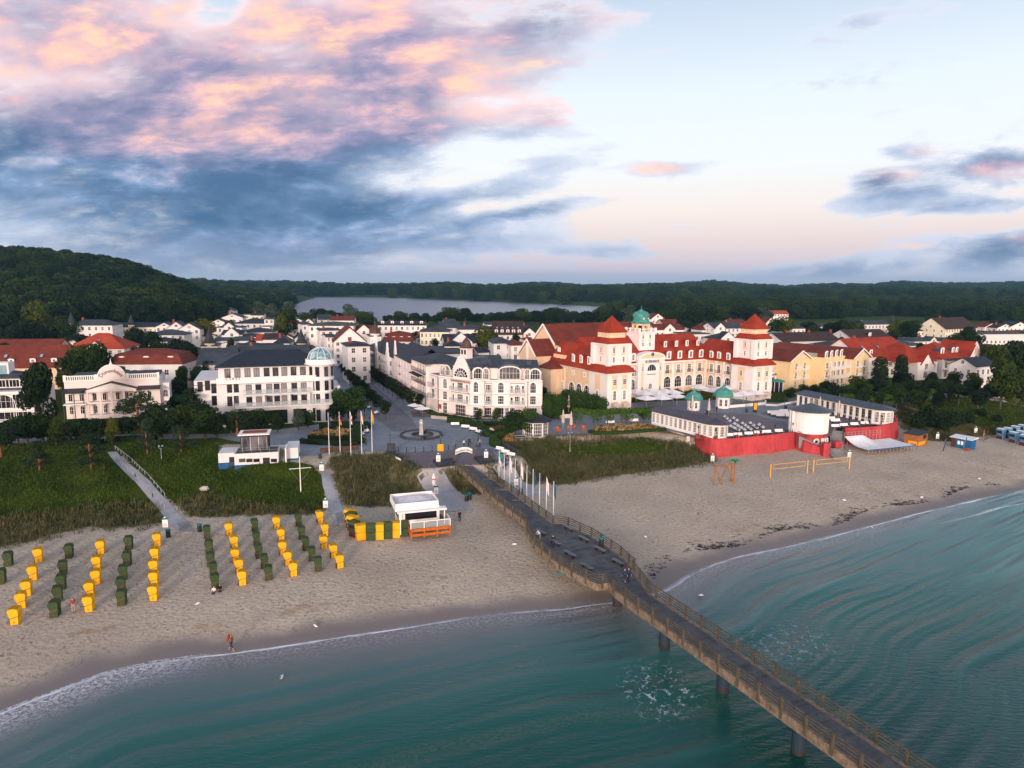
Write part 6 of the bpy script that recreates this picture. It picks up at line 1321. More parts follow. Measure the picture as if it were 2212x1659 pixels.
r,w_,L = street_house((890,865),(921,884),12,'hotel wing with three storeys of deep balconies beside the corner hotel',cat='hotel');h = 11.2
b = MB().mat(M['pinkw']);b.box(0,1.4,-.3,L,9,h);b.box(L-.3,0,-.3,L,1.4,h);b.box(0,0,-.3,.3,1.4,h);b.box(0,0,h-.6,L,1.4,h);b.build('wall',r);b = MB().mat(M['slate2']);hip_roof(b,0,L,0,11,h,h+2.0,.5);b.build('roof',r)
w2_ = Wall(r,(0,1.4),(L,1.4))
for zz in (2.9,5.7,8.4): balcony(r,w2_,L/2,zz,L-.4,1.6,'iron','pinkw');[w2_.win(L*(i+.5)/5,zz+.05,1.2,1.9,glass='glassd') for i in range(5)]
for i in range(4): w2_.win(L*(i+.5)/4,.1,1.6,2.3,glass='glassd')
b = MB().mat(M['dark']);b.add([(.2,-1.0,7.6),(L*.75,-1.0,7.6),(L*.75,1.4,8.3),(.2,1.4,8.3)],[(0,1,2,3)]);b.build('awning',r)

# ================================================================== paving, paths, gardens
zP_,zL,zM,zK,zS,zX,zC,zc2,zD,zE,z0 = Q(1200,1500,800),Q(700,1500),Q(1600,1600),Q(2350,1420,1000),Q(2000,1480),Q(3240,1500),Q(0,1850,1320),Q(0,1950,700),Q(1900,1900,800),Q(2300,2080,1200),Q(0,1500,720)
def pave_mat(name,c1,c2,s1=2.6,joint=.35):
 m,t,b = principled(name,c1,.75,.3);g = t.new('ShaderNodeNewGeometry').outputs['Position']
 v = t.new('ShaderNodeTexVoronoi');t.inp(v,'Vector',g);v.inputs['Scale'].default_value = s1
 n = t.noise(g,.25,5,.6);n2 = t.noise(g,1.6,4,.6)
 c = t.mix(t.mapr(t.math('ADD',t.math('MULTIPLY',n,.6),t.math('MULTIPLY',n2,.4)),.32,.68),c1,c2)
 c = t.mix(t.math('MULTIPLY',t.sep(v.outputs['Color'])[0],joint),c,tuple(q*.55 for q in c1));t.l.new(c,b.inputs['Base Color']);return m
M['setts'] = pave_mat('granite_setts',(.17,.195,.23),(.26,.29,.33));M['setts2'] = pave_mat('dark_setts',(.12,.125,.15),(.19,.19,.22));M['plum'] = pave_mat('plum_setts',(.135,.115,.13),(.20,.17,.185));M['pathm'] = pave_mat('sandy_path',(.31,.31,.33),(.44,.43,.44),5,.2);M['slab'] = pave_mat('pale_slabs',(.22,.20,.20),(.32,.30,.29),1.2)
def sheet(name,px,z,m,kind='structure'):
 b = MB().mat(M[m]);v = [tuple(GP(x,y,z)) for x,y in px];b.add(v,[tuple(range(len(v)))]);bm = bmesh.new();me = b.mesh(name);bm.from_mesh(me);bmesh.ops.triangulate(bm,faces=bm.faces[:]);bmesh.ops.recalc_face_normals(bm,faces=bm.faces[:])
 if bm.faces and sum(f.normal.z for f in bm.faces) < 0: bmesh.ops.reverse_faces(bm,faces=bm.faces[:])
 bm.to_mesh(me);bm.free();return tag(link(name,me),kind=kind)
sheet('plaza',[(566,1000),(622,984),(690,984),(700,978),(838,974),(868,1000),(900,1011),(936,1011),(962,1007),(1012,1003),(1046,1003),(1076,1001),(1100,994),(1076,975),(1075,950),(1180,943),(1300,938),(1420,926),(1490,940),(1560,905),(1750,900),(1800,880),(1760,862),(1600,862),(1380,868),(1250,890),(1180,905),(1000,905),(930,897),(812,822),(745,771),(700,738),(652,708),(638,708),(675,750),(705,790),(735,850),(745,900),(700,915),(600,928),(470,938),(300,938),(-100,950),(-100,962),(300,950),(470,946),(560,962)],PZ+.0,'setts')
sheet('plaza_band',[(838,979),(960,973),(1060,968),(1074,985),(1040,1002),(962,1006),(936,1010),(900,1010),(868,999)],PZ+.012,'plum')
sheet('street',[(905,930),(850,932),(806,900),(772,858),(742,815),(700,765),(646,712),(652,712),(720,760),(790,815),(850,868),(890,905)],PZ+.012,'setts2')
def strip(name,px,w,m,lift=.05,z=None):
 P = [G(*q) if z is None else GP(*q,z) for q in px];n = []
 for i in range(len(P)-1):
  k = max(1,int((P[i+1]-P[i]).length/1.0));n += [P[i].lerp(P[i+1],j/k) for j in range(k)]
 n.append(P[-1]);b = MB().mat(M[m]);W_ = w if hasattr(w,'__len__') else (w,w);rows = []
 for i,p in enumerate(n):
  t = (n[min(i+1,len(n)-1)]-n[max(i-1,0)]).normalized();s = Vector((-t.y,t.x,0)).normalized();ww = (W_[0]+(W_[1]-W_[0])*i/(len(n)-1))/2
  row = []
  for f in (-1,-.33,.33,1): q = p+s*ww*f;row.append((q.x,q.y,(float(H_([(q.x,q.y)])[0]) if z is None else z)+lift+(.02 if abs(f) < .5 else 0)))
  rows.append(row)
 v = [q for r in rows for q in r];f = [(i*4+j,i*4+j+4,i*4+j+5,i*4+j+1) for i in range(len(rows)-1) for j in range(3)]
 f = [q[::-1] for q in f];b.add(v,f);return tag(b.build(name),kind='structure')
strip('meadow_path',[z0(*q) for q in ((1290,600),(1480,800),(1700,1010),(1900,1230),(2120,1480))],(1.5,2.1),'pathm')
strip('beach_path',[zP_(*q) for q in ((55,740),(80,880),(130,1020),(180,1160),(225,1295))],(1.5,2.0),'pathm')
strip('dune_path',[zP_(*q) for q in ((1110,712),(1190,830),(1285,950),(1370,1060),(1440,1150))],(4.2,4.6),'pathm');strip('dune_path',[zM(*q) for q in ((975,505),(1150,680),(1350,840),(1540,960))],(3.0,3.6),'pathm')
strip('field_path',[zR(*q) for q in ((1130,905),(1330,965),(1520,1025),(1640,1075))],(2.2,1.6),'pathm');strip('field_path',[zR(*q) for q in ((1930,845),(2060,870),(2230,905))],1.8,'pathm')
strip('promenade',[(2010,856),(2100,848),(2212,840),(2330,832)],6.5,'setts',.03,PZ);strip('promenade',[(1800,885),(1900,872),(2010,856)],6.0,'setts',.02,PZ)
def slab(name,px,label,cat,m='slab',h=.12):
 c = [G(*q) for q in px];z = max(p.z for p in c);b = MB().mat(M[m]);b.prism([(p.x,p.y) for p in c][::-1],z-.4,z+h);return tag(b.build(name),label,cat)
slab('wooden_ramp',[z0(2045,1430),(z0(2165,1400)),z0(2230,1520),z0(2095,1545)],'grey plank ramp where the meadow path meets the sand','ramp');slab('wooden_ramp',[zP_(*q) for q in ((158,1180),(225,1170),(300,1290),(190,1308))],'grey plank ramp left of the beach kiosk','ramp')

def boxleaves(name,pts,w,h,mat_,size=.22,dens=55,z=None,seed=0):
 rg = np.random.default_rng(seed);P = [G(*q) if z is None else GP(*q,z) for q in pts];vs = []
 for a,b in zip(P[:-1],P[1:]):
  L = (b-a).length;n = int(L*(w+2*h)*dens/4);t = (b-a)/L;s = Vector((-t.y,t.x,0));u = rg.random(n)*L;side = rg.random(n)*(w+2*h)
  for k in range(n):
   q = side[k]
   if q < h: o,zz = -w/2,q
   elif q < h+w: o,zz = -w/2+(q-h),h
   else: o,zz = w/2,q-h-w
   p = a+t*u[k]+s*(o*(1+.12*math.sin(u[k]*2.3)));vs.append((p.x,p.y,p.z+zz*(1+.10*math.sin(u[k]*3.1+o))))
 C_ = np.array(vs);n = len(C_);nr = rg.normal(size=(n,3))+np.array([0,0,.4]);nr /= np.linalg.norm(nr,axis=1)[:,None];a = np.cross(nr,rg.normal(size=(n,3)));a /= np.linalg.norm(a,axis=1)[:,None];b = np.cross(nr,a);s = size*(.6+.9*rg.random(n))[:,None]
 V = np.stack([C_-a*s*.6,C_+b*s*.4,C_+a*s*.6,C_-b*s*.4],1).reshape(-1,3);F = np.arange(4*n,dtype=np.int32).reshape(-1,4)
 me = bpy.data.meshes.new(name);me.vertices.add(4*n);me.vertices.foreach_set('co',V.astype(np.float32).ravel());fill(me,F,{'tint': np.repeat(rg.random(n),4)},False);me.materials.append(M[mat_])
 core = MB().mat(M[mat_])
 for a_,b_ in zip(P[:-1],P[1:]): core.beam((a_.x,a_.y,a_.z+h*.46),(b_.x,b_.y,b_.z+h*.46),w*.92,h*.92)
 o = link(name,me);bm = bmesh.new();bm.from_mesh(me);cm = core.mesh('x');bm.from_mesh(cm);bm.to_mesh(me);bm.free();return o
def hedge(pts,w,h,label,mat_='hedge',name='hedge',**k): return tag(boxleaves(name,pts,w,h,mat_,**k),label,'hedge')
hedge([zP_(*q) for q in ((1330,230),(1500,250),(1620,285),(1700,330),(1735,385))],1.3,1.3,'curved clipped hedge behind the white plaza benches',z=PZ)
hedge([zP_(*q) for q in ((1650,265),(1800,270),(1900,268),(2010,300))],1.0,1.0,'hedge behind the pink flower bed',z=PZ);hedge([zP_(*q) for q in ((1745,365),(1850,345),(2000,310))],.9,.9,'hedge in front of the pink flower bed',z=PZ)
hedge([zP_(*q) for q in ((2000,350),(1870,400),(1800,420),(1795,475),(1850,490))],1.4,1.3,'rounded hedge corner right of the bicycles',z=PZ)
hedge([zP_(*q) for q in ((0,305),(150,290),(330,282),(480,288))],1.6,1.3,'dark hedge behind the flagpole flower bed','leafd',z=PZ);hedge([zP_(*q) for q in ((480,290),(420,330),(370,380),(350,430),(420,455))],2.2,1.3,'thick rounded hedge around the left end of the plaza',z=PZ)
hedge([zP_(*q) for q in ((-110,405),(0,415),(180,425),(360,440))],1.2,.9,'upper of the two long low hedges behind the station','leafd',z=PZ);hedge([zP_(*q) for q in ((-200,445),(0,460),(200,470),(400,470))],1.2,.9,'lower of the two long low hedges behind the station','leafd',z=PZ)
hedge([zS(*q) for q in ((775,520),(860,552),(1150,545),(1480,522),(1830,495))],.9,.6,'low clipped edging hedge of the ornamental grass bed',z=PZ)
hedge([zR(*q) for q in ((150,862),(240,868),(310,858))],1.5,.7,'round clipped hedge at the yellow hotel entrance',z=PZ)
hedge([zR(*q) for q in ((1930,828),(2060,812),(2230,795))],1.2,.9,'low hedge in front of the right promenade benches','leafd',z=PZ);hedge([z0(*q) for q in ((560,505),(900,500),(1180,505))],1.4,.9,'dark hedge along the left promenade, left of the steps','leafd',z=PZ);hedge([z0(*q) for q in ((1230,470),(1500,460),(1800,455))],1.4,.8,'dark hedge along the left promenade, right of the steps','leafd',z=PZ)
# flower beds of ornamental grass
M['gold'] = leaf_mat('golden_grass',(.18,.12,.04),(.36,.25,.10),(.48,.34,.16),1.5);M['rust'] = leaf_mat('rusty_grass',(.20,.075,.02),(.34,.13,.035),(.42,.20,.06),1.5);M['rose'] = leaf_mat('rose_blossom',(.03,.06,.02),(.22,.06,.07),(.38,.12,.12),2.5)
def bed(px,label,mats,n,seed,R_=.55):
 P = [GP(*q,PZ) for q in px];rg = np.random.default_rng(seed);poly = np.array([p[:2] for p in P]);lo,hi = poly.min(0),poly.max(0);me = None
 pts = lo+(hi-lo)*rg.random((n*4,2));pts = pts[poly_sd(pts,poly) < -.2][:n];root = None
 for i,mt in enumerate(mats):
  q = pts[i::len(mats)];c = [(a,b_,PZ+.25) for a,b_ in q];r = [(R_*(.7+.5*rg.random()),)*2+(R_*.8*(.7+.6*rg.random()),) for _ in q]
  me = leaves('tufts',c,r,90*len(q),.22,mt,up=.5,rng_=rg);o = link('flower_bed' if i == 0 else 'tufts',me,root)
  if i == 0: root = tag(o,label,'flower bed',None,'stuff')
bed([zP_(*q) for q in ((0,330),(200,310),(330,330),(340,400),(180,412),(-60,405),(-110,350))],'bed of golden and rusty grasses behind the left flagpoles',['gold','gold','rust','hedge'],170,1)
bed([zS(*q) for q in ((800,480),(900,455),(1150,430),(1450,420),(1620,440),(1790,480),(1480,505),(1150,530),(870,535))],'bed of pale golden grasses before the vine pergola',['gold','gold','gold','rust','hedge'],230,2,.45)
bed([zP_(*q) for q in ((1720,305),(1850,290),(1980,290),(1990,320),(1780,350))],'bed of rose-red hydrangeas between two hedges',['rose','rose','hedge'],60,3,.5)
bed([zP_(*q) for q in ((1880,395),(1960,370),(2030,350),(1990,430),(1900,440))],'rusty grasses at the railing by the glazed kiosk',['rust','gold','hedge'],40,4)
bed([z5(*q) for q in ((600,1360),(860,1310),(1050,1320),(900,1380),(640,1390))],'green lawn bed with roses in the hotel forecourt',['hedge','hedge','rose'],90,5)
# vine pergolas
def pergola(px,h,label,arch=True,w=2.4,seed=1):
 P = [GP(*q,PZ) for q in px];r = empty('vine_pergola',P[0],0,label,'pergola');c = [];rr = [];rg = np.random.default_rng(seed);pb = MB().mat(M['wood'])
 for a,b in zip(P[:-1],P[1:]):
  L = (b-a).length;n = max(2,int(L/.9))
  for i in range(n):
   p = a.lerp(b,(i+.5)/n)-P[0];c.append((p.x,p.y+rg.normal()*.3,h-.3));rr.append((.9,w/2,.65))
   if (i % 4) in (0,1): c.append((p.x,p.y-.5,h*.55));rr.append((.6,.7,1.0));
   if i % 4 == 0: pb.cbox(p.x,p.y,0,.18,.18,h)
 link('vines',leaves('vines',c,rr,420*len(c)//2,.27,'vine',rng_=rg),r);pb.build('posts',r);return r
pergola([zS(*q) for q in ((545,400),(800,430),(1000,420),(1250,400),(1500,400),(1650,385))],3.3,'bright green vine pergola left of the glazed terrace hall')
pergola([zR(*q) for q in ((760,905),(980,925),(1180,905),(1360,880),(1560,850))],3.2,'long vine-covered pergola behind the right terrace hall',seed=2)

# ================================================================== red-walled terrace with halls and rotunda
WZ0,WZ1 = 1.6,5.45
wall_px = [((168,905),0),((185,985),1),((300,1045),1),((400,1078),1),((500,1090),1),((620,1085),1),((900,1058),1),((1150,1033),1),((1400,1005),1),((1590,970),1)]
base = [GP(*zT(*q),1.9) for q,_ in wall_px]
tw = empty('terrace_wall',base[4],0,'curved battered sea wall painted crimson below the hotel terrace','wall')
def batter(b,P,z0,z1,lean,th=.5):
 n = len(P);ins = []
 for i,p in enumerate(P): t = (P[min(i+1,n-1)]-P[max(i-1,0)]);s = Vector((-t.y,t.x,0)).normalized();ins.append(s)
 r = [[(p.x,p.y,z0) for p in P],[(p.x+s.x*lean,p.y+s.y*lean,z1) for p,s in zip(P,ins)],[(p.x+s.x*(lean+th),p.y+s.y*(lean+th),z1) for p,s in zip(P,ins)],[(p.x+s.x*(lean+th),p.y+s.y*(lean+th),z0) for p,s in zip(P,ins)]]
 v = [q for k in r for q in k];f = [(k*n+i,k*n+i+1,(k+1)*n+i+1,(k+1)*n+i) for k in range(3) for i in range(n-1)]+[(0,n,2*n,3*n),(n-1,4*n-1,3*n-1,2*n-1)];b.add(v,f)
o0 = base[4];L_ = lambda P: [p-Vector((o0.x,o0.y,0)) for p in P]
tw.location = (o0.x,o0.y,0)
b = MB().mat(M['redwall']);batter(b,L_([GP(*zT(*q),1.9) for q in ((150,905),(165,955),(195,990),(300,1045),(400,1078),(500,1090),(700,1078),(1000,1048),(1300,1017),(1590,970))]),WZ0,WZ1,.55);b.build('seaward_wall',tw)
rgt = [GP(*zR(*q),1.9) for q in ((790,1205),(900,1203),(1050,1190),(1150,1172),(1205,1150),(1215,1120),(1190,1085))]
b = MB().mat(M['redwall']);batter(b,L_(rgt),WZ0,WZ1,.55);b.build('right_wall',tw)
base2 = [GP(*zT(*q),1.9) for q in ((1590,972),(1700,1010),(1800,1028),(1960,1040))]
b = MB().mat(M['redwall']);n_ = len(base2);LL = L_(base2);tops = (4.6,4.2,3.6,2.9)
b.add([(p.x,p.y,1.5) for p in LL]+[(p.x+.3,p.y+.5,t) for p,t in zip(LL,tops)]+[(p.x+.8,p.y+2.4,t+.2) for p,t in zip(LL,tops)],[(i,i+1,n_+i+1,n_+i) for i in range(3)]+[(n_+i,n_+i+1,2*n_+i+1,2*n_+i) for i in range(3)]);b.build('stair_wall',tw)
b = MB().mat(M['redwall']);
for q in ((2005,1050),(2170,1000)): g = GP(*zT(*q),1.9)-Vector((o0.x,o0.y,0));b.cbox(g.x,g.y,1.4,1.3,1.3,3.0 if q[0] < 2100 else 2.6)
b.build('stair_pier',tw)
b = MB().mat(M['redwall'])
for q in ((245,800),(495,838),(795,818),(1055,795)): g = GP(*zT(*q),5.3)-Vector((o0.x,o0.y,0));b.cbox(g.x,g.y+.1,5.0,.7,.7,.8)
b.build('lamp_plinth',tw)
FZ = 5.02
sheet('terrace_floor',[zT(*q) for q in ((230,830),(500,835),(800,812),(1100,782),(1400,755),(1570,742),(1700,790),(2090,790),(2120,700))]+[zR(*q) for q in ((700,1075),(900,1060),(1050,1045),(1130,1030),(1190,1035),(1180,1000),(1100,960),(900,900),(420,820),(0,890))]+[z5(*q) for q in ((1000,1640),(300,1560))]+[zS(1700,300),zS(2100,560)],FZ,'plum')
sheet('terrace_band',[zT(*q) for q in ((230,470),(700,480),(1020,490),(1200,460),(1560,430),(1560,350),(1200,340),(700,420),(300,440))],FZ+.012,'setts')
sheet('terrace_band',[zT(*q) for q in ((1020,490),(1180,540),(1560,620),(1560,590),(1250,520),(1100,480))],FZ+.012,'setts')
# rotunda
gr = GP(*zT(1880,790),FZ);wr_ = (zT(2125,500)[0]-zT(1640,500)[0])/FPX*gr.y/2*1.0
rc = Vector((gr.x,gr.y+wr_*.9,FZ));rt_ = empty('rotunda',(rc.x,rc.y,FZ),0,'round white panelled bandstand with a low slate cone roof on a crimson base','pavilion')
ztop = zat(*zT(1880,478),(rc.x,rc.y-wr_))-FZ;zlow = zat(*zT(1850,775),(rc.x,rc.y-wr_))-FZ
b = MB().mat(M['trim']);b.cyl(0,0,zlow,ztop,wr_,n=32);
for k in range(32): a = k*math.pi/16;b.M = T(rz=a);b.box(wr_-.02,-.04,zlow,wr_+.05,.04,ztop);
b.M = None
for zz in (zlow+.05,zlow+(ztop-zlow)*.33,zlow+(ztop-zlow)*.67): b.lathe([(wr_+.04,zz),(wr_+.04,zz+.07)],32)
b.build('drum',rt_);b = MB().mat(M['redwall']);b.cyl(0,0,-3.4,zlow+.02,wr_+.06,n=32);bs = b.build('base',rt_)
for a,nm,w,h,st_ in ((-.02,'window',.9,.9,'round'),(.78,'window',.9,.9,'round')): window(bs,(wr_+.1)*math.sin(a),-(wr_+.1)*math.cos(a),zlow-1.9,a,w,h,st_,bars=(0,1),surround='trim')
b = MB().mat(M['trim']);b.box(-.6,-.12,0,.6,0,2.3);b.build('door',bs,((wr_+.08)*math.sin(.42),-(wr_+.08)*math.cos(.42),zlow-3.1),.42)
m_,t_,b_ = principled('radial_seam_slate',(.06,.07,.085),.45,.5);x_,y_,z_ = t_.sep(t_.new('ShaderNodeTexCoord').outputs['Object']);an = t_.math('FRACT',t_.math('MULTIPLY',t_.math('ARCTAN2',y_,x_),7.0));t_.l.new(t_.mix(t_.mapr(an,0,.14,.8,0),(.055,.07,.085),(.17,.19,.21)),b_.inputs['Base Color']);M['radial'] = m_
b = MB().mat(M['radial']);b.lathe([(wr_*1.22,ztop+.02),(wr_*1.22,ztop+.18),(wr_*.5,ztop+1.0),(.1,ztop+1.55)],36);b.build('roof',rt_)
b = MB().mat(M['trim'])
for a in (math.pi*.98,math.pi*1.06,2.6,2.2,1.8): b.cyl(wr_*1.12*math.cos(a),wr_*1.12*math.sin(a),0,ztop,.3,n=10)
b.build('column',rt_)
# stairs beside the rotunda down to the sand
def steps(name,p,q,w,n,label,cat='stairs',m='stone'):
 p,q = Vector(p),Vector(q);r = empty(name,(q.x,q.y,0),0,label,cat);b = MB().mat(M[m]);d = (q-p);d2 = Vector((d.x,d.y,0));L = d2.length;ang = math.atan2(d2.y,d2.x);b.M = T(p.x-q.x,p.y-q.y,0,ang)
 for i in range(n): b.box(L*i/n,-w/2,q.z-.8,L*(i+1)/n+.02,w/2,p.z-(p.z-q.z)*i/n)
 b.M = None;b.build('steps',r);b = MB().mat(M['iron']);s = Vector((-d2.y,d2.x,0)).normalized()*(w/2)
 for e in (-1,1): b.tube([p-q*1+s*e+Vector((0,0,q.z+.9)),s*e+Vector((0,0,q.z+.9))],.035,5);[b.tube([(p-q)*t+s*e+Vector((0,0,q.z)),(p-q)*t+s*e+Vector((0,0,q.z+.9))],.03,4) for t in (0,.33,.66,1)]
 b.build('handrail',r);return r
steps('beach_stairs',GP(*zR(715,1095),FZ),GP(*zR(715,1205),3.0),2.6,12,'upper stone steps curving past the right side of the rotunda',m='concrete')
steps('beach_stairs',GP(*zR(690,1235),3.0),GP(*zR(760,1315),1.8),3.4,8,'broad lower steps fanning out onto the sand below the rotunda',m='concrete')
steps('beach_stairs',GP(*zT(1640,790),4.9),GP(*zT(1930,915),3.2),1.2,10,'narrow steps down the left side of the rotunda',m='concrete')
# glazed hall on the left, open columned hall on the right
def hallroof(b,L,w,ov,z,rise,round_end=True):
 n = 9;e = [(L+(w/2+ov)*math.cos(a),w/2+(w/2+ov)*math.sin(a)) for a in np.linspace(-math.pi/2,math.pi/2,n)]
 o = [(-ov,-ov)]+e+[(-ov,w+ov)];r0,r1 = (0,w/2,z+rise),(L,w/2,z+rise)
 v = [(p[0],p[1],z) for p in o]+[(p[0],p[1],z+.14) for p in o]+[r0,r1];k = len(o);f = [tuple(range(k-1,-1,-1))]+[(i,(i+1) % k,k+(i+1) % k,k+i) for i in range(k)]
 f += [(k,k+1,2*k+1,2*k)]+[(k+i,k+i+1,2*k+1) for i in range(1,k-2)]+[(k+k-2,k+k-1,2*k,2*k+1),(k+k-1,k,2*k)];b.add(v,f)
A = GP(*zK(205,375),FZ);B = GP(*zT(590,830),FZ);B1 = GP(*zT(375,825),FZ);d = (B1-A);LA = math.hypot(d.x,d.y);hl_ = empty('glazed_hall',A,math.atan2(d.y,d.x),'long white glazed hall with slate seam roof at the left end of the terrace','pavilion');hl_['_M'] = 1
hh = zat(*zT(375,625),(B1.x,B1.y))-FZ;wd = 4.6
b = MB().mat(M['trim']);arc = [(LA+wd/2*math.cos(a),wd/2+wd/2*math.sin(a)) for a in np.linspace(-math.pi/2,math.pi/2,9)];b.prism([(0,0)]+arc+[(0,wd)],-.6,hh);b.build('wall',hl_)
b = MB().mat(M['seamp']);hallroof(b,LA,wd,.7,hh,1.0);b.build('roof',hl_)
nW = 12
for i in range(nW): window(hl_,LA*(i+.5)/nW,0,.55,0,LA/nW*.62,hh-.9,bars=(2,4),glass='curtain',fw=.08)
for a in (-1.25,-.75,-.25,.25,.8,1.3): window(hl_,LA+wd/2*math.cos(a),wd/2+wd/2*math.sin(a),.55,a+math.pi/2,.95,hh-.9,bars=(2,4),glass='curtain',fw=.08,out=.05)
A = GP(*zR(400,905),FZ);B1 = GP(*zR(1010,1040),FZ);d = (B1-A);LB = math.hypot(d.x,d.y);hr_ = empty('columned_hall',A,math.atan2(d.y,d.x),'long open hall with white square columns at the right of the terrace','pavilion');hr_['_M'] = 1
hh = zat(*zR(1010,925),(B1.x,B1.y))-FZ
b = MB().mat(M['trim']);b.box(LB*.22,2.4,0,LB,4.8,hh);arc = [(LB+wd/2*math.cos(a),wd/2+wd/2*math.sin(a)) for a in np.linspace(-math.pi/2,math.pi/2,9)];b.prism([(LB-.6,0)]+arc+[(LB-.6,wd)],0,hh);b.box(-.2,-.1,hh-.35,LB,.25,hh);b.build('wall',hr_)
nC = 13
for i in range(nC+1): c = MB().mat(M['trim']);c.cbox(.2+(LB-.6)*i/nC,.1,0,.42,.42,hh);c.build('column',hr_)
for i in range(3): c = MB().mat(M['trim']);c.cbox(.2+(LB-.6)*i/nC,4.4,0,.42,.42,hh);c.build('column',hr_)
b = MB().mat(M['seam']);hallroof(b,LB,wd,.7,hh,1.0);b.build('roof',hr_)
for i in range(3,nC): window(hr_,.2+(LB-.6)*(i+.5)/nC,2.4,.3,0,1.3,hh-.8,bars=(1,3),glass='glassd',frame='trim')
for a in (-1.25,-.75,-.25,.25,.8): window(hr_,LB+wd/2*math.cos(a),wd/2+wd/2*math.sin(a),.5,a+math.pi/2,.95,hh-.9,bars=(2,4),glass='curtain',fw=.08,out=.05)

# ================================================================== the pier
DZ = 3.05
Lpx = [(zM(505,605),4.9),(zM(840,915),4.0),(zM(1220,1205),3.3),(zM(1390,1330),3.1),(zD(218,262),DZ),(zD(310,405),DZ),(zD(390,472),DZ),(zD(470,541),DZ),(zD(570,608),DZ),(zD(685,678),DZ),(zD(815,742),DZ),(zD(945,802),DZ),(zD(1060,790),DZ),(zE(48,243),DZ),(zE(298,430),DZ),(zE(490,580),DZ),(zE(707,740),DZ),(zE(952,940),DZ),(zE(1245,1147),DZ),(zE(1575,1390),DZ)]
Rpx = [(zM(580,512),4.95),(zM(850,700),4.2),(zM(1145,900),3.5),(zM(1450,1130),3.1),(zM(1740,1345),DZ),(zD(580,182),DZ),(zD(670,215),DZ),(zD(785,268),DZ),(zD(890,315),DZ),(zD(990,385),DZ),(zD(1085,445),DZ),(zD(1175,508),DZ),(zD(1255,585),DZ),(zD(1325,642),DZ),(zD(1295,655),DZ),(zE(290,265),DZ),(zE(465,385),DZ),(zE(660,545),DZ),(zE(888,695),DZ),(zE(1145,880),DZ),(zE(1440,1080),DZ),(zE(1780,1310),DZ)]
Lp = [GP(*p,z) for p,z in Lpx];Rp = [GP(*p,z) for p,z in Rpx]
s0 = (Lp[0]+Rp[0])/2;e0 = (Lp[-1]+Rp[-1])/2;ax = (e0-s0);ax.z = 0;ax.normalize();nx_ = Vector((-ax.y,ax.x,0))      # local x runs seaward, local y to the right-hand side of the photo
toL = lambda P: [((p-s0).dot(ax),(p-s0).dot(nx_),p.z) for p in P]
LL,RR = toL(Lp),toL(Rp)
wA = LL[-1][1];wB = RR[-1][1];wm = (np.mean([q[1] for q in LL[14:]]));wM = np.mean([q[1] for q in RR[16:]])
LL = [(-2.5,LL[0][1],5.0)]+LL[:13]+[(x,wm,z) for x,y,z in LL[13:]]+[(150,wm,DZ)];RR = [(-2.5,RR[0][1],5.0)]+RR[:15]+[(x,wM,z) for x,y,z in RR[15:]]+[(150,wM,DZ)]
pier = empty('pier',(s0.x,s0.y,0),math.atan2(ax.y,ax.x),'long timber-decked concrete pier with wooden railings running out over the water','pier')
pl = lambda A,s,k: float(np.interp(s,[q[0] for q in A],[q[k] for q in A]))
st_s = sorted(set([-2.5]+[q[0] for q in LL+RR if q[0] > -2.4]+list(np.arange(0,150,2.0))))
m_,t_,b_ = principled('weathered_deck_boards',(.08,.085,.09),.8,.3);tc_ = t_.new('ShaderNodeTexCoord').outputs['Object'];x_,y_,z_ = t_.sep(tc_);fr = t_.math('FRACT',t_.math('MULTIPLY',x_,4.5));wn = t_.new('ShaderNodeTexWhiteNoise');wn.noise_dimensions = '1D';t_.l.new(t_.math('FLOOR',t_.math('MULTIPLY',x_,4.5)),wn.inputs['W'])
cc_ = t_.mix(wn.outputs['Value'],(.045,.050,.058),(.09,.095,.103));cc_ = t_.mix(t_.mapr(t_.noise(tc_,.6,5,.65),.35,.7),cc_,(.12,.125,.13));t_.l.new(t_.mix(t_.mapr(fr,0,.12,.8,0),cc_,(.015,.015,.018)),b_.inputs['Base Color']);M['deck'] = m_
M['girder'] = mk('weathered_concrete_girder',(.22,.165,.12),var=.40,scale=1.3);M['railwood'] = mk('weathered_rail_wood',(.10,.085,.062),var=.3,scale=1.2)
b = MB().mat(M['deck']);v = [];
for s in st_s: v += [(s,pl(LL,s,1),pl(LL,s,2)),(s,pl(RR,s,1),pl(RR,s,2))]
b.add(v,[(2*i,2*i+2,2*i+3,2*i+1) for i in range(len(st_s)-1)]);b.build('deck',pier)
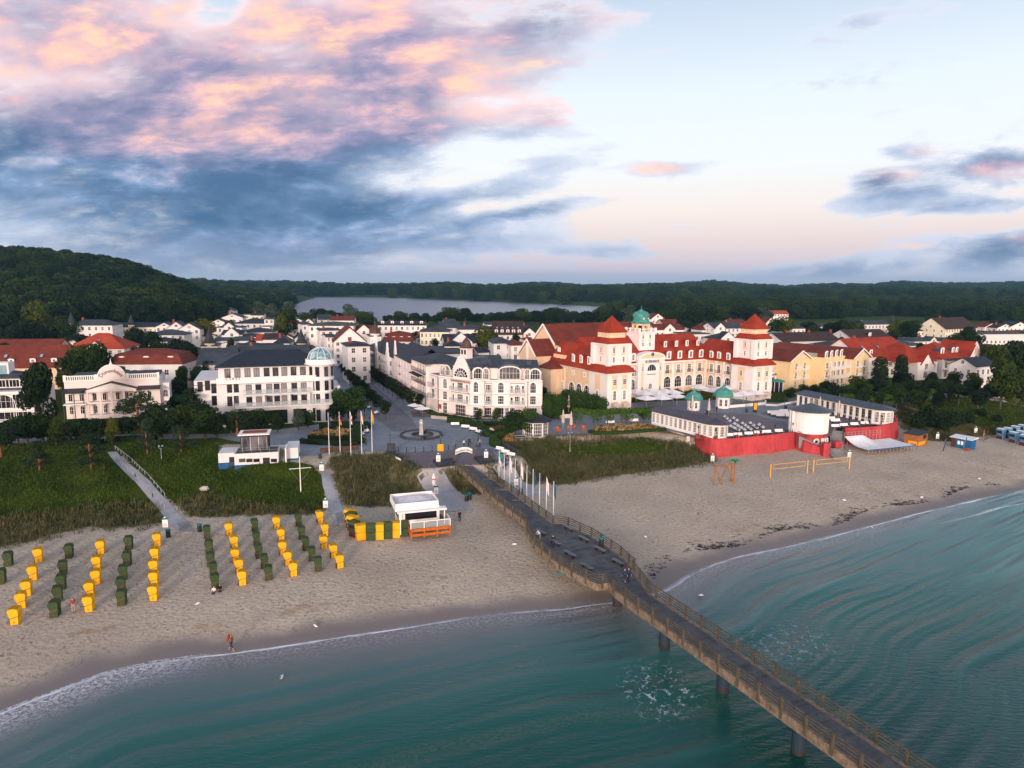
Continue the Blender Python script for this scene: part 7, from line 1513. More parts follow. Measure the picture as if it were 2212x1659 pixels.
for A_,sgn in ((LL,-1),(RR,1)):
 b = MB().mat(M['girder']);n = len(A_);v = []
 for i,(x,y,z) in enumerate(A_): v += [(x,y+sgn*.12,z+.03),(x,y+sgn*.12,z-.8),(x,y-sgn*.25,z-.8),(x,y-sgn*.25,z+.0)]
 f = []
 for i in range(n-1):
  for k in range(4): f.append((4*i+k,4*i+(k+1) % 4,4*i+4+(k+1) % 4,4*i+4+k))
 b.add(v,f);b.build('girder',pier)
 # railing
 b = MB().mat(M['railwood']);pts = [Vector(q) for q in A_ if q[0] > -.5 and q[0] < 130];pts.append(Vector((130,A_[-1][1],DZ)));off = Vector((0,sgn*.1,0))
 for zz,w,h in ((1.12,.14,.07),(.82,.05,.10),(.54,.05,.10),(.26,.05,.10)):
  for p,q in zip(pts[:-1],pts[1:]):
   if (q-p).length > .05: b.beam(p+off+Vector((0,0,zz)),q+off+Vector((0,0,zz)),w,h)
 b.build('handrail',pier)
 pm = MB().mat(M['railwood']);pm.box(-.09,-.09,-.55,.09,.09,1.18);pm = pm.mesh('railing_post');acc = 0;cnt = 0
 for p,q in zip(pts[:-1],pts[1:]):
  L = (q-p).length;t = (2.35-acc) if acc else 0
  while t < L and cnt < 49: c = p.lerp(q,t/L);link('railing_post',pm,pier,(c.x,c.y+sgn*.16,c.z));t += 2.35;cnt += 1
  acc = L-(t-2.35)
# underside beams and piles
b = MB().mat(M['girder'])
for s in np.arange(6,150,4.8): b.beam((s,pl(LL,s,1),pl(LL,s,2)-.5),(s,pl(RR,s,1),pl(LL,s,2)-.5),.4,.5)
b.build('cross_beam',pier)
m_,t_,b_ = principled('rusty_steel_pile',(.03,.05,.07),.7,.4);g_ = t_.new('ShaderNodeNewGeometry').outputs['Position'];px_,py_,pz_ = t_.sep(g_)
t_.l.new(t_.mix(t_.mapr(t_.math('ADD',pz_,t_.math('MULTIPLY',t_.noise(g_,1.2,4),2.2)),1.0,1.9),(.035,.014,.010),(.012,.035,.055)),b_.inputs['Base Color']);M['pile'] = m_;M['teal'] = mk('teal_paint',(.015,.19,.23),var=.15)
for nm,q in (('p1',zD(1115,1030)),('p2',zD(1597,1455)),('p3',zE(728,950)),('p4',zE(1248,1375))):
 g = GP(*q,0);l = toL([g])[0];c = MB().mat(M['pile']);c.cyl(l[0],l[1]+.45,-3,DZ-.4,.55,n=14);c.build('pile',pier)
s4 = toL([GP(*zE(1248,1375),0)])[0];s3 = toL([GP(*zE(728,950),0)])[0]
for k in range(1,9): c = MB().mat(M['pile']);c.cyl(s4[0]+(s4[0]-s3[0])*k,s4[1]+.45,-3,DZ-.4,.55,n=14);c.build('pile',pier)
for q in (zD(540,685),zM(1290,1335),zM(980,1055)): g = G(*q);l = toL([g])[0];c = MB().mat(M['teal']);c.cyl(l[0],l[1]+.4,-1,pl(LL,l[0],2)-.4,.55,n=14);c.build('pile',pier)
bmh = MB().mat(mk('bench_grey',(.15,.16,.17)));bmh.box(-.95,-.22,.42,.95,.22,.5);bmh.mat(M['iron']);
for sx_ in (-.7,.7): bmh.box(sx_-.05,-.2,0,sx_+.05,.2,.42)
ble = bmh.mesh('backless_bench')
def on_pier(px,z=DZ): return GP(*px,z)
for i,q in enumerate(((355,285),(645,245),(800,355),(968,468),(655,515),(1155,600),(832,650),(505,395))):
 g = on_pier(zD(*q));o = empty('backless_bench',g,math.atan2(ax.y,ax.x)+R(6),'grey backless bench on the pier platform, '+['upper left by the railing','upper right near the bin flap','second on the right side','third on the right side','second on the left side','lowest on the right side','lowest on the left side','short one beside the man with folded arms'][i],'bench','pier benches')
 link('seat',ble,o)

# ================================================================== hooded beach chairs
def chair_mesh(cm,stripe):
 b = MB().mat(M[cm]);W_ = .54
 lo = [(-.40,.05),(.44,.05),(.46,.86),(.1,.80),(-.2,.70),(-.42,.62)];b.loft([[(x,-W_,z) for x,z in lo],[(x,W_,z) for x,z in lo]])
 b.mat(M['wicker']);b.box(-.50,-W_+.03,.03,-.395,W_-.03,.50);b.mat(M['dark' if cm != 'gchair' else 'brick'])
 for a in (lo,): b.beam((-.44,-W_-.015,.64),(-.15,-W_-.015,.74),.03,.05);b.beam((-.15,-W_-.015,.74),(.48,-W_-.015,.88),.03,.05)
 b.box(-.12,-W_-.03,.30,.12,-W_,.33);b.box(-.02,-W_-.012,.06,0,-W_,.6);base = b.mesh('basket')
 b = MB().mat(M[cm]);ho = [(-.38,.68),(-.1,.76),(.47,.90),(.52,1.40),(.40,1.58),(-.02,1.66),(-.52,1.60),(-.66,1.36)]
 b.loft([[(x,-W_-.02,z) for x,z in ho],[(x,W_+.02,z) for x,z in ho]],cap=False);b.add([(x,-W_-.02,z) for x,z in ho],[tuple(range(8))]);b.add([(x,W_+.02,z) for x,z in ho],[tuple(range(7,-1,-1))])
 b.mat(M['dark']);b.add([(-.395,-W_+.05,.72),(-.395,W_-.05,.72),(-.655,W_-.05,1.34),(-.655,-W_+.05,1.34)],[(0,1,2,3)])
 b.mat(M[stripe]);
 for i in range(5): x = -.5+i*.21;b.box(x,-W_-.03,1.615+.03*(1-abs(i-2)/2),x+.06,W_+.03,1.665+.03*(1-abs(i-2)/2))
 return base,b.mesh('hood')
M['wicker'] = mk('red_brown_wicker',(.10,.018,.014),var=.2,scale=6);M['ychair'] = mk('yellow_weave',(.86,.42,.008),rough=.6,var=.12,scale=5);M['ystripe'] = mk('olive_yellow_weave',(.42,.27,.012),var=.15,scale=6)
M['gchair'] = mk('bottle_green_weave',(.035,.065,.022),rough=.6,var=.2,scale=5);M['gstripe'] = mk('moss_green_weave',(.065,.095,.03),var=.15,scale=6);M['bchair'] = mk('blue_weave',(.10,.25,.42),rough=.6,var=.15,scale=5);M['wstripe'] = mk('white_plastic',(.75,.76,.78))
CH = {'yellow': chair_mesh('ychair','ystripe'),'dark green': chair_mesh('gchair','gstripe'),'blue and white': chair_mesh('bchair','wstripe')}
proto = {}
def beach_chair(p,rz,colr,label,group,s=1.0):
 if colr not in proto:
  o = empty('beach_chair',p,rz,label,'beach chair',group);link('basket',CH[colr][0],o);link('hood',CH[colr][1],o);proto[colr] = o
 else: o = copy_tree(proto[colr]);o.location = p;o.rotation_euler = (0,0,rz);tag(o,label,None,group)
 o.scale = (s*.95,s,s*1.18);return o
cols_ = [('dark green','leftmost',[(57,458),(12,570)]),('yellow','first yellow',[(247,432),(212,545),(175,643),(140,720),(103,820)]),('dark green','second green',[(438,408),(400,515),(390,605),(368,680),(350,775)]),
 ('yellow','second yellow',[(638,380),(616,482),(610,572),(570,650),(566,740)]),('dark green','third green',[(813,355),(803,456),(778,543),(765,625),(770,705)]),('yellow','third yellow',[(990,333),(980,428),(970,507),(974,583),(970,672)]),
 ('dark green','fourth green',[(1304,285),(1316,377),(1326,460),(1343,525),(1355,600)]),('yellow','fourth yellow',[(1443,264),(1473,350),(1482,433),(1505,500),(1527,575)]),('dark green','fifth green',[(1603,240),(1615,328),(1628,408),(1664,473),(1691,545)]),
 ('yellow','fifth yellow',[(1740,224),(1770,302),(1780,385),(1813,450),(1846,520)]),('dark green','sixth green',[(1878,207),(1898,290),(1923,360),(1963,425),(2002,490)]),('yellow','sixth yellow',[(2010,188),(2043,270),(2036,348),(2097,405),(2135,470)])]
row_ = ['farthest from the sea','second from the dune','middle one','second from the sea','nearest the sea'];crg = random.Random(5)
for c_,nm,L in cols_:
 for i,q in enumerate(L):
  g = G(*zC(q[0],q[1]-6));beach_chair((g.x,g.y,g.z-.02),R(20+crg.uniform(-7,7)),c_,f'{c_} hooded beach chair in the {nm} column, {row_[i] if len(L) == 5 else ("upper" if i == 0 else "lower")}','beach chairs in columns on the left sand',.89)
for i,(c_,q,a,w) in enumerate((('yellow',(318,1285),60,'top of the curved end'),('dark green',(333,1318),62,'second of the curved end'),('yellow',(345,1352),62,'third of the curved end'),('dark green',(362,1410),58,'last of the curved end'),('yellow',(425,1448),-62,'standing at the corner'),('dark green',(530,1448),-84,'first of the straight row'),('yellow',(618,1440),-88,'second of the straight row'),('dark green',(705,1430),-88,'third of the straight row'),('yellow',(787,1420),-88,'fourth of the straight row'),('dark green',(870,1405),-88,'last of the straight row, touching the kiosk'))):
 g = G(*zP_(*q));beach_chair((g.x,g.y,g.z-.02),R(a),c_,f'{c_} chair by the kiosk, {w}','beach chairs round the kiosk',1.15)
for i,(q,w) in enumerate((((1888,536),'leftmost'),((1978,524),'second of the upper row'),((2082,500),'third of the upper row'),((2180,482),'last of the upper row at the photo edge'),((2062,586),'first of the lower row'),((2160,570),'second of the lower row'),((2205,628),'lowest at the right photo edge'))):
 g = G(*zX(*q));beach_chair((g.x,g.y,g.z),R(20),'blue and white',f'blue and white beach chair, {w}','blue beach chairs at the right edge',1.25)

# ================================================================== people
SK = mk('skin',(.42,.22,.15),var=.05);M['skin'] = SK
def colr(n,c): M[n] = mk('cloth_'+n,c,var=.1);return n
for n,c in dict(blackc=(.012,.012,.016),navyc=(.02,.035,.08),redc=(.30,.03,.035),beigec=(.36,.27,.20),whitec=(.62,.60,.60),greyc=(.18,.18,.19),khakic=(.16,.13,.08),hairc=(.03,.02,.015),cyanc=(.02,.25,.32),shoec=(.04,.04,.045),greenc=(.03,.20,.10)).items(): colr(n,c)
POSE = dict(stand=dict(),walk=dict(lf=.28,lb=-.28,af=-.2,ab=.22),sit=dict(sit=1),camera=dict(cam=1),arms=dict(fold=1),bend=dict(lean=.7),ride=dict(sit=1,lean=.25))
def person(p,rz,pose,top,legs,label,hair='hairc',shoes='shoec',short=False,h=1.75,extra=None):
 o_ = POSE[pose];s = h/1.75;hip = .92 if not o_.get('sit') else .50;ln = o_.get('lean',0);fy_ = lambda z: -(z-hip)*math.sin(ln)*1.0      # faces local -y
 sh = hip+.50*math.cos(ln);hd = hip+.70*math.cos(ln);Y = fy_
 V = [((0,0,hip),.135,'legs'),((0,Y(hip+.22)*1.0,hip+.22),.125,'top'),((0,Y(sh),sh-.05),.15,'top'),((0,Y(hd)*1.02,sh+.07),.058,'skin'),((0,Y(hd)*1.05-.01,hd),.088,'skin'),((0,Y(hd)*1.05+.005,hd+.10),.092,'hair')]
 E_ = [(0,1),(1,2),(2,3),(3,4),(4,5)]
 def chain(st_,pts):
  i = st_
  for q in pts: V.append(q);E_.append((i,len(V)-1));i = len(V)-1
  return i
 hands = []
 for sd in (-1,1):
  sw_ = o_.get('lf' if sd < 0 else 'lb',0)
  if o_.get('sit'): chain(0,[((sd*.10,-.05,hip),.10,'legs'),((sd*.12,-.44,hip+.03),.075,'legs'),((sd*.12,-.46,.25),.055,'skin' if short else 'legs'),((sd*.12,-.44,.05),.042,'shoe'),((sd*.12,-.58,.03),.038,'shoe')])
  else: chain(0,[((sd*.10,0,hip-.10),.10,'legs'),((sd*.10,-sw_*.55-.02,.50),.068,'legs'),((sd*.10,-sw_*.9+.01,.28),.06,'skin' if short else 'legs'),((sd*.10,-sw_*1.1+.03,.08),.042,'shoe'),((sd*.10,-sw_*1.1-.11,.035),.036,'shoe')])
  a_ = o_.get('af' if sd < 0 else 'ab',0);y0 = Y(sh)
  if o_.get('cam'): arm = [((sd*.19,y0,sh-.05),.055,'top'),((sd*.24,y0-.16,sh-.22),.045,'top'),((sd*.06,y0-.24,sh+.12),.03,'skin')]
  elif o_.get('fold'): arm = [((sd*.19,y0,sh-.05),.055,'top'),((sd*.25,y0-.05,sh-.30),.045,'top'),((-sd*.05,y0-.19,sh-.27),.032,'skin')]
  elif o_.get('sit') or ln: arm = [((sd*.19,y0,sh-.05),.055,'top'),((sd*.23,y0-.16,sh-.25),.043,'top'),((sd*.12,y0-.36,sh-.30),.03,'skin')]
  else: arm = [((sd*.19,y0,sh-.05),.055,'top'),((sd*.24,-a_*.4+.01,sh-.32),.043,'top'),((sd*.25,-a_-.04,sh-.56),.03,'skin')]
  k = chain(2,arm);hands.append((Vector(arm[-1][0]),(Vector(arm[-1][0])-Vector(arm[-2][0])).normalized(),sd))
 me = bpy.data.meshes.new('body');me.from_pydata([v[0] for v in V],E_,[]);ob = bpy.data.objects.new('body',me);COL.objects.link(ob)
 ob.modifiers.new('s','SKIN')
 for i,v in enumerate(V): me.skin_vertices[0].data[i].radius = (v[1]*(1.25 if i in (0,1,2) else 1),v[1]*(.85 if i in (0,1,2) else 1));
 me.skin_vertices[0].data[0].use_root = True
 sb = ob.modifiers.new('d','SUBSURF');sb.levels = 1;sb.render_levels = 1
 m2 = bpy.data.meshes.new_from_object(ob.evaluated_get(bpy.context.evaluated_depsgraph_get()));bpy.data.objects.remove(ob);m2.name = 'body'
 names = dict(top=top,legs=legs,skin='skin',hair=hair,shoe=shoes);keys = list(names);m2.materials.clear()
 for k in keys: m2.materials.append(M[names[k]])
 VC = np.array([v[0] for v in V]);parts_ = [keys.index(v[2]) for v in V];rad = np.array([v[1] for v in V])
 for f in m2.polygons: c = np.array(f.center);f.material_index = parts_[int(np.argmin(np.linalg.norm(VC-c,axis=1)-rad*.8))];f.use_smooth = True
 bm = bmesh.new();bm.from_mesh(m2);fm = MB()
 si = keys.index('skin');hdv = Vector(V[4][0]);fm.add([tuple(hdv+Vector(q)) for q in ((-.018,-.085,-.01),(.018,-.085,-.01),(0,-.118,-.02),(0,-.088,.025))],[(0,1,2),(1,3,2),(3,0,2)])
 for hp,hdir,sd in hands:
  a = hdir.cross(Vector((0,0,1))) if abs(hdir.z) < .9 else Vector((0,1,0));a.normalize();n = hdir.cross(a)
  fm.beam(hp,hp+hdir*.09,.075,.03)
  for i,L in enumerate((.062,.072,.068,.052)): q = hp+hdir*.085+a*(-.028+.019*i);fm.tube([q,q+hdir*L*.55,q+hdir*L*.85-n*.02*sd],[.008,.0075,.006],4)
  fm.tube([hp+a*.035+hdir*.02,hp+a*.06+hdir*.05,hp+a*.06+hdir*.08],[.009,.008,.007],4)
 m3 = fm.mesh('x');n0 = len(bm.faces);bm.from_mesh(m3);bm.faces.ensure_lookup_table()
 for f in bm.faces[n0:]: f.material_index = si
 bm.to_mesh(m2);bm.free()
 o = tag(link('person',m2,None,p,rz,s),label,'person')
 if extra: extra(o)
 return o
def kit(name,mat_,fn):
 def f(o): b = MB().mat(M[mat_]);fn(b);tag(b.build(name),None);ob = bpy.data.objects[-1] if False else COL.objects[-1];ob.parent = o;ob.name = name
 return f
def prop(o,name,mat_,fn,label,cat):                       # something held or worn, a thing of its own
 b = MB().mat(M[mat_]);fn(b);c = b.build(name,None,o.location,o.rotation_euler.z);c.scale = o.scale;return tag(c,label,cat)
g = G(*zc2(875,1100));pp = person(g,R(-150),'camera','redc','beigec','person in red and navy jacket photographing between the beach chairs',short=False)
prop(pp,'camera_body','dark',lambda b: (b.box(-.07,-.33,1.46,.07,-.25,1.56),b.cyl(0,-.36,1.47,1.55,.035)),'black camera held up by the person in red jacket','camera')
person(G(*zC(1345,625)),R(10),'sit','whitec','navyc','person in a white top sitting on the sand by the fourth green chair column',h=1.6).location.z -= .35;person(G(*zC(1383,612)),R(20),'sit','blackc','blackc','person in dark clothes sitting beside the one in white',h=1.6).location.z -= .35
g = G(*zC(1455,990));pp = person(g,R(80),'walk','khakic','navyc','barefoot walker with a big red backpack at the water line',short=True,shoes='skin');prop(pp,'backpack','redc',lambda b: b.loft([[(-.17,.10,.95),(.17,.10,.95),(.15,.36,.98),(-.15,.36,.98)],[(-.19,.10,1.25),(.19,.10,1.25),(.17,.40,1.25),(-.17,.40,1.25)],[(-.15,.10,1.58),(.15,.10,1.58),(.13,.30,1.60),(-.13,.30,1.60)]]),'large red backpack with a rolled mat on the walker','backpack')
person(G(*zP_(1448,1262)),R(20),'stand','blackc','blackc','person in black standing at the end of the plank walk beside the kiosk')
person(on_pier(zD(345,352)),R(-60),'bend','whitec','greyc','bald person in a pale shirt bending over the pier railing',hair='skin');person(on_pier(zD(480,428)),R(15),'arms','blackc','navyc','person with folded arms in a black T-shirt on the pier platform')
person(on_pier(zD(1222,790)),R(205),'walk','navyc','navyc','left one of two walkers leaving the pier platform, in shorts',short=True);person(on_pier(zD(1262,782)),R(205),'walk','navyc','blackc','right one of two walkers leaving the pier platform, in long trousers')
person(GP(*zT(507,465),FZ),R(190),'walk','blackc','blackc','person in a long black coat walking across the hotel terrace');person(GP(*zT(1115,785),FZ),R(150),'sit','blackc','redc','person in black sitting on a bench behind the crimson wall')
person(G(*zX(1652,515)),R(30),'stand','redc','beigec','person in a red top standing by the dune near the blue chairs')
def bike(p,rz,label):
 e = empty('bicycle',p,rz,label,'bicycle')
 for y in (-.52,.52):
  b = MB().mat(M['dark']);pts = [(0,y+.34*math.cos(a),.34+.34*math.sin(a)) for a in np.linspace(0,2*math.pi,15)];b.tube(pts,.022,4)
  for a in range(6): b.beam((0,y,.34),(0,y+.33*math.cos(a*1.047),.34+.33*math.sin(a*1.047)),.006,.006)
  b.build('wheel',e)
 b = MB().mat(M['iron']);[b.tube(q,.02,5) for q in (((0,-.52,.34),(0,-.40,.85)),((0,-.42,.78),(0,.12,.80)),((0,-.42,.70),(0,.06,.32)),((0,.06,.32),(0,.14,.88)),((0,.12,.78),(0,.52,.34)),((0,.06,.32),(0,.52,.34)))];b.build('frame',e)
 b = MB().mat(M['dark']);b.box(-.06,.04,.88,.06,.28,.94);b.build('saddle',e);b = MB().mat(M['rail']);b.tube([(-.28,-.30,1.0),(0,-.42,.98),(.28,-.30,1.0)],.016,5);b.build('handlebar',e);return e
g = GP(*zM(572,262),PZ);bike(g,R(60),'bicycle ridden away across the plaza');person(g+Vector((.1,0,.42)),R(60),'ride','blackc','blackc','dark-clad cyclist leaning forward on the plaza')
g = GP(*zM(700,295),PZ);bike(g,R(20),'bicycle pushed by the person in pale clothes under the lamp post');person(g+Vector((.45,.3,0)),R(20),'stand','beigec','blackc','person in pale clothes pushing a bicycle by the lamp post')
g = GP(*zM(420,418),PZ);bike(g,R(70),'bicycle passing under the white arch sign');person(g+Vector((0,0,.42)),R(70),'ride','greyc','cyanc','cyclist half hidden under the white arch sign');person(GP(*zM(515,290),PZ),R(30),'stand','whitec','hairc','person in a white shirt behind the arch sign',h=1.6)

# ================================================================== benches, lamps, masts, signs
b = MB().mat(M['trim']);pr = [(-.30,.46),(-.20,.42),(0,.40),(.18,.44),(.26,.60),(.34,.90)]
for (y0,z0_),(y1,z1_) in zip(pr[:-1],pr[1:]): b.add([(-1,y0,z0_),(1,y0,z0_),(1,y1,z1_),(-1,y1,z1_),(-1,y0,z0_-.04),(1,y0,z0_-.04),(1,y1+.03,z1_-.03),(-1,y1+.03,z1_-.03)],[(0,1,2,3),(7,6,5,4),(0,4,5,1),(3,2,6,7),(0,3,7,4),(1,5,6,2)])
seat_m = b.mesh('seat');lg_ = MB().mat(M['iron']);lg_.box(-.04,-.2,0,.04,.22,.42);lg_m = lg_.mesh('leg')
def bench(p,rz,label,group='white slatted benches',s=1.0):
 e = empty('bench',p,rz,label,'bench',group);e.scale = (s,s,s);link('seat',seat_m,e);link('leg',lg_m,e,(-.7,0,0));link('leg',lg_m,e,(.7,0,0));return e
for q,a,w in (((1400,272),2,'first from the left of the arc before the hedge'),((1505,298),-14,'second of the arc before the hedge'),((1582,322),-30,'third of the arc before the hedge'),((1635,348),-50,'last of the arc before the hedge'),((1858,530),-35,'upper one of three by the slanting grey wall'),((1915,562),-35,'middle one of three by the slanting grey wall'),((1972,590),-35,'lower one of three by the slanting grey wall'),((475,345),48,'upper one at the round left hedge'),((435,375),60,'middle one at the round left hedge'),((450,420),75,'lower one at the round left hedge'),((590,148),75,'lower one in the street entrance'),((512,90),75,'upper one in the street entrance'),((825,640),128,'seen from behind at the left plaza wall')): bench(GP(*zP_(*q),PZ),R(a),'white bench, '+w,s=.9)
for i,q in enumerate(((1635,818),(1672,825),(1770,818),(1905,808),(1938,808),(2070,790),(2112,792),(2195,786))): bench(GP(*zR(*q),PZ),R(24 if i not in (2,3) else 200),f'white bench on the right promenade, {ORD[i]} from the left',s=1.1)
for q,w in (((1065,412),'left one under the vine pergola'),((1395,388),'right one under the vine pergola')): bench(GP(*zS(*q),PZ),R(8),'wooden-white bench, '+w)
for i,q in enumerate(((680,815),(805,806),(957,793),(1090,778),(1208,768),(1370,755))): bench(GP(*zT(*q),FZ),R(10),f'white bench with its back to the crimson sea wall, {ORD[i]} from the left',s=.95)
for i,q in enumerate(((1735,412),(1805,404),(1893,396),(1978,387))): bench(GP(*zK(*q),FZ),R(8),f'white bench behind the right part of the crimson wall, {ORD[i]} from the left',s=.95)
for i,(x0,y0,x1,y1,n) in enumerate(((590,528,700,620,3),(710,552,800,615,2),(612,640,820,745,4),(722,632,905,742,4),(835,624,990,738,4),(942,618,1075,720,3),(1055,638,1165,715,2),(600,668,640,695,1),(600,740,635,760,1))):
 for j in range(n): t = (j+.5)/n;_a,_b = GP(*zT(x0,y0),FZ),GP(*zT(x1,y1),FZ);bench(GP(*zT(x0+(x1-x0)*t,y0+(y1-y0)*t),FZ),math.atan2((_b-_a).y,(_b-_a).x),f'white concert bench facing the rotunda, row {ORD[i]} from the left, {ORD[j]} from the back','concert benches on the terrace',.8)
for i,q in enumerate(((1275,500),(1325,522),(1380,495),(1440,480),(1395,540),(1470,515),(1530,545),(1540,505),(1420,515),(1350,505),(1600,510),(1610,590))): bench(GP(*zT(*q),FZ),R(5),f'white bench pushed into the cluster left of the rotunda, {ORD[i]} placed','bench cluster left of the rotunda',1.1)
for i,q in enumerate(((1695,352),(1735,368))): bench(GP(*zK(*q),FZ),R(5),f'white bench in front of the columned hall, {"left" if i == 0 else "right"} one',s=1.1)
# lamp posts
def lamp(px,z,htop,label,heads=1,col='iron',name='street_lamp'):
 p = GP(*px,z);h = zat(px[0],htop,(p.x,p.y))-z;e = empty(name,p,0,label,'street lamp','lamp posts');b = MB().mat(M[col]);b.lathe([(.13,0),(.10,.5),(.05,.8),(.04,h-.5)],8);hs = [(0,0)] if heads == 1 else [(-.3,0),(.3,0)]
 if heads > 1: b.tube([(-.3,0,h-.6),(0,0,h-.8),(.3,0,h-.6)],.03,5)
 b.build('post',e)
 for x,y in hs:
  b = MB().mat(M['glass']);b.lathe([(.09,h-.62),(.17,h-.2)],6,x,y);b.mat(M[col]);b.lathe([(.2,h-.2),(.1,h-.08),(.02,h+.02)],6,x,y);b.build('lantern',e)
for q,t,w,n_ in ((zP_(728,508),zP_(728,355)[1],'iron lamp post left of the fountain',1),(zP_(1250,475),zP_(1250,360)[1],'iron lamp post right of the fountain by the yellow box',1),(zP_(1640,430),zP_(1640,280)[1],'tall iron lamp post beside the last arc bench',1),(zP_(478,465),zP_(478,262)[1],'twin-headed iron lamp at the left hedge',2),(zP_(1680,350),zP_(1680,200)[1],'slim grey lamp post in front of the curved hedge',1),(zS(320,270),zS(320,150)[1],'lamp with white globe at the beer garden wall',1),(zP_(515,290),zP_(515,170)[1],'slim lamp post at the street entrance',1),(zP_(463,175),zP_(463,100)[1],'short white-topped post at the street entrance',1)): lamp(q,PZ,t,w,n_)
for q,t,w in (((412,500),280,'left of the walking person'),((905,470),255,'middle of the terrace'),((1443,425),240,'right of the terrace near the bins')): lamp(zT(*q),FZ,zT(0,t)[1],'tall black lamp post on the terrace, '+w)
for i,(q,t) in enumerate((((252,800),650),((495,838),690),((795,818),680),((1057,795),640),((1308,770),628),((1556,745),606),((1997,905),770))): lamp(zT(*q),5.4 if i < 6 else 3.4,zT(0,t)[1],f'black lantern on the crimson sea wall, {ORD[i]} from the left')
for q,t in (((1790,520),445),((1845,395),330),((1982,385),315),((2112,380),300)): lamp(zK(*q),5.2,zK(0,t)[1],f'black lantern right of the rotunda, {ORD[[1790, 1845, 1982, 2112].index(q[0])]} from the left')
lamp(z0(1863,706),4.4,z0(0,520)[1],'two-armed white lamp post on the left meadow',2,'rail');lamp(zM(1980,345),3.6,zM(0,75)[1],'tall pale post with loudspeakers and lamps on the right dune',2,'rail')
# flag masts
def flag(e,h,cols,L=1.5,W_=.9,sw_=0.0):
 k = 6;n = len(cols);b = MB()
 for ci,cn in enumerate(cols):
  b.mat(M[cn]);z0_,z1_ = h-.15-L*ci/n,h-.15-L*(ci+1)/n;v = []
  for i in range(k+1): t = i/k;x = .05+W_*t*(.32+sw_);y = .10*math.sin(t*7+ci*.4);dr = t*W_*.8;v += [(x,y,z0_-dr),(x,y,z1_-dr)]
  b.add(v,[(2*i,2*i+2,2*i+3,2*i+1) for i in range(k)])
 return b.build('flag',e)
for n,c in dict(fwhite=(.72,.70,.74),fblue=(.02,.05,.22),fteal=(.01,.11,.20),fgreen=(.01,.38,.20),fred=(.55,.02,.03),fgold=(.75,.38,.01),fyellow=(.80,.36,.02),fblack=(.01,.01,.012)).items(): M[n] = mk('flag_'+n,c,var=.04)
def mast(px,ytop,z,cols,label,gap=.8,L=2.0,W_=1.1,name='flagpole'):
 p = G(*px) if z is None else GP(*px,z);h = zat(px[0],ytop,(p.x,p.y))-p.z;e = empty(name,p,R(-20),label,'flagpole','flagpoles');b = MB().mat(M['trim']);b.lathe([(.07,0),(.035,h-.05),(.06,h),(.0,h+.06)],8);b.build('pole',e)
 if cols: flag(e,h-gap*.0,cols,L,W_)
for (x,y0,y1),c,w in zip(((97,570,130),(210,552,125),(321,575,117),(434,560,113),(542,560,108)),(['fblue'],['fblack','fred','fgold'],['fwhite','fred','fwhite'],['fyellow','fwhite'],['fyellow']),('blue flag, leftmost','black, red and gold flag','red and white flag','yellow and pale flag','yellow flag, rightmost')): mast(zP_(x,y0),zP_(x,y1)[1],PZ-.2,c,f'flagpole with a {w} of the five beside the flower bed',L=1.6,W_=1.0)
for i,((x0,y0,x1,y1),c,w) in enumerate(zip(((1000,745,1005,330),(1071,795,1074,370),(1147,840,1155,410),(1222,890,1228,450),(1302,945,1308,495),(1382,1000,1386,540),(1467,1060,1472,590),(1558,1120,1563,645),(1652,1180,1659,700),(1750,1248,1757,755)),(['fgreen','fwhite'],['fblue'],['fwhite'],['fblue'],['fwhite'],['fteal'],['fteal'],['fblue'],['fwhite'],['fteal']),('green and white','dark blue','white','limp dark blue','white','limp teal','wide teal','limp dark blue','white','teal'))):
 mast(zM(x0,y0),zM(x1,y1)[1],None,c,f'flagpole beside the pier railing with a {w} flag, {ORD[i]} from the land end',L=2.0 if 'limp' not in w else 1.3,W_=1.0 if 'limp' not in w else .45)
e = empty('signal_mast',G(*zL(1578,1272)),R(8),'white signal mast with a crossbar standing on the meadow','mast');h = zat(*zL(1570,778),e.location[:2])-e.location.z;b = MB().mat(M['trim']);b.cyl(0,0,0,h,.09,.05,8);b.build('pole',e);b = MB().mat(M['trim']);zc_ = h*.66;b.tube([(-1.7,0,zc_-.05),(1.75,0,zc_+.12)],.05,6);b.build('crossbar',e);b = MB().mat(M['rail']);b.tube([(-1.65,0,zc_),(0,0,h*.27)],.012,4);b.tube([(1.7,0,zc_),(0,0,h*.27)],.012,4);b.build('stay',e)
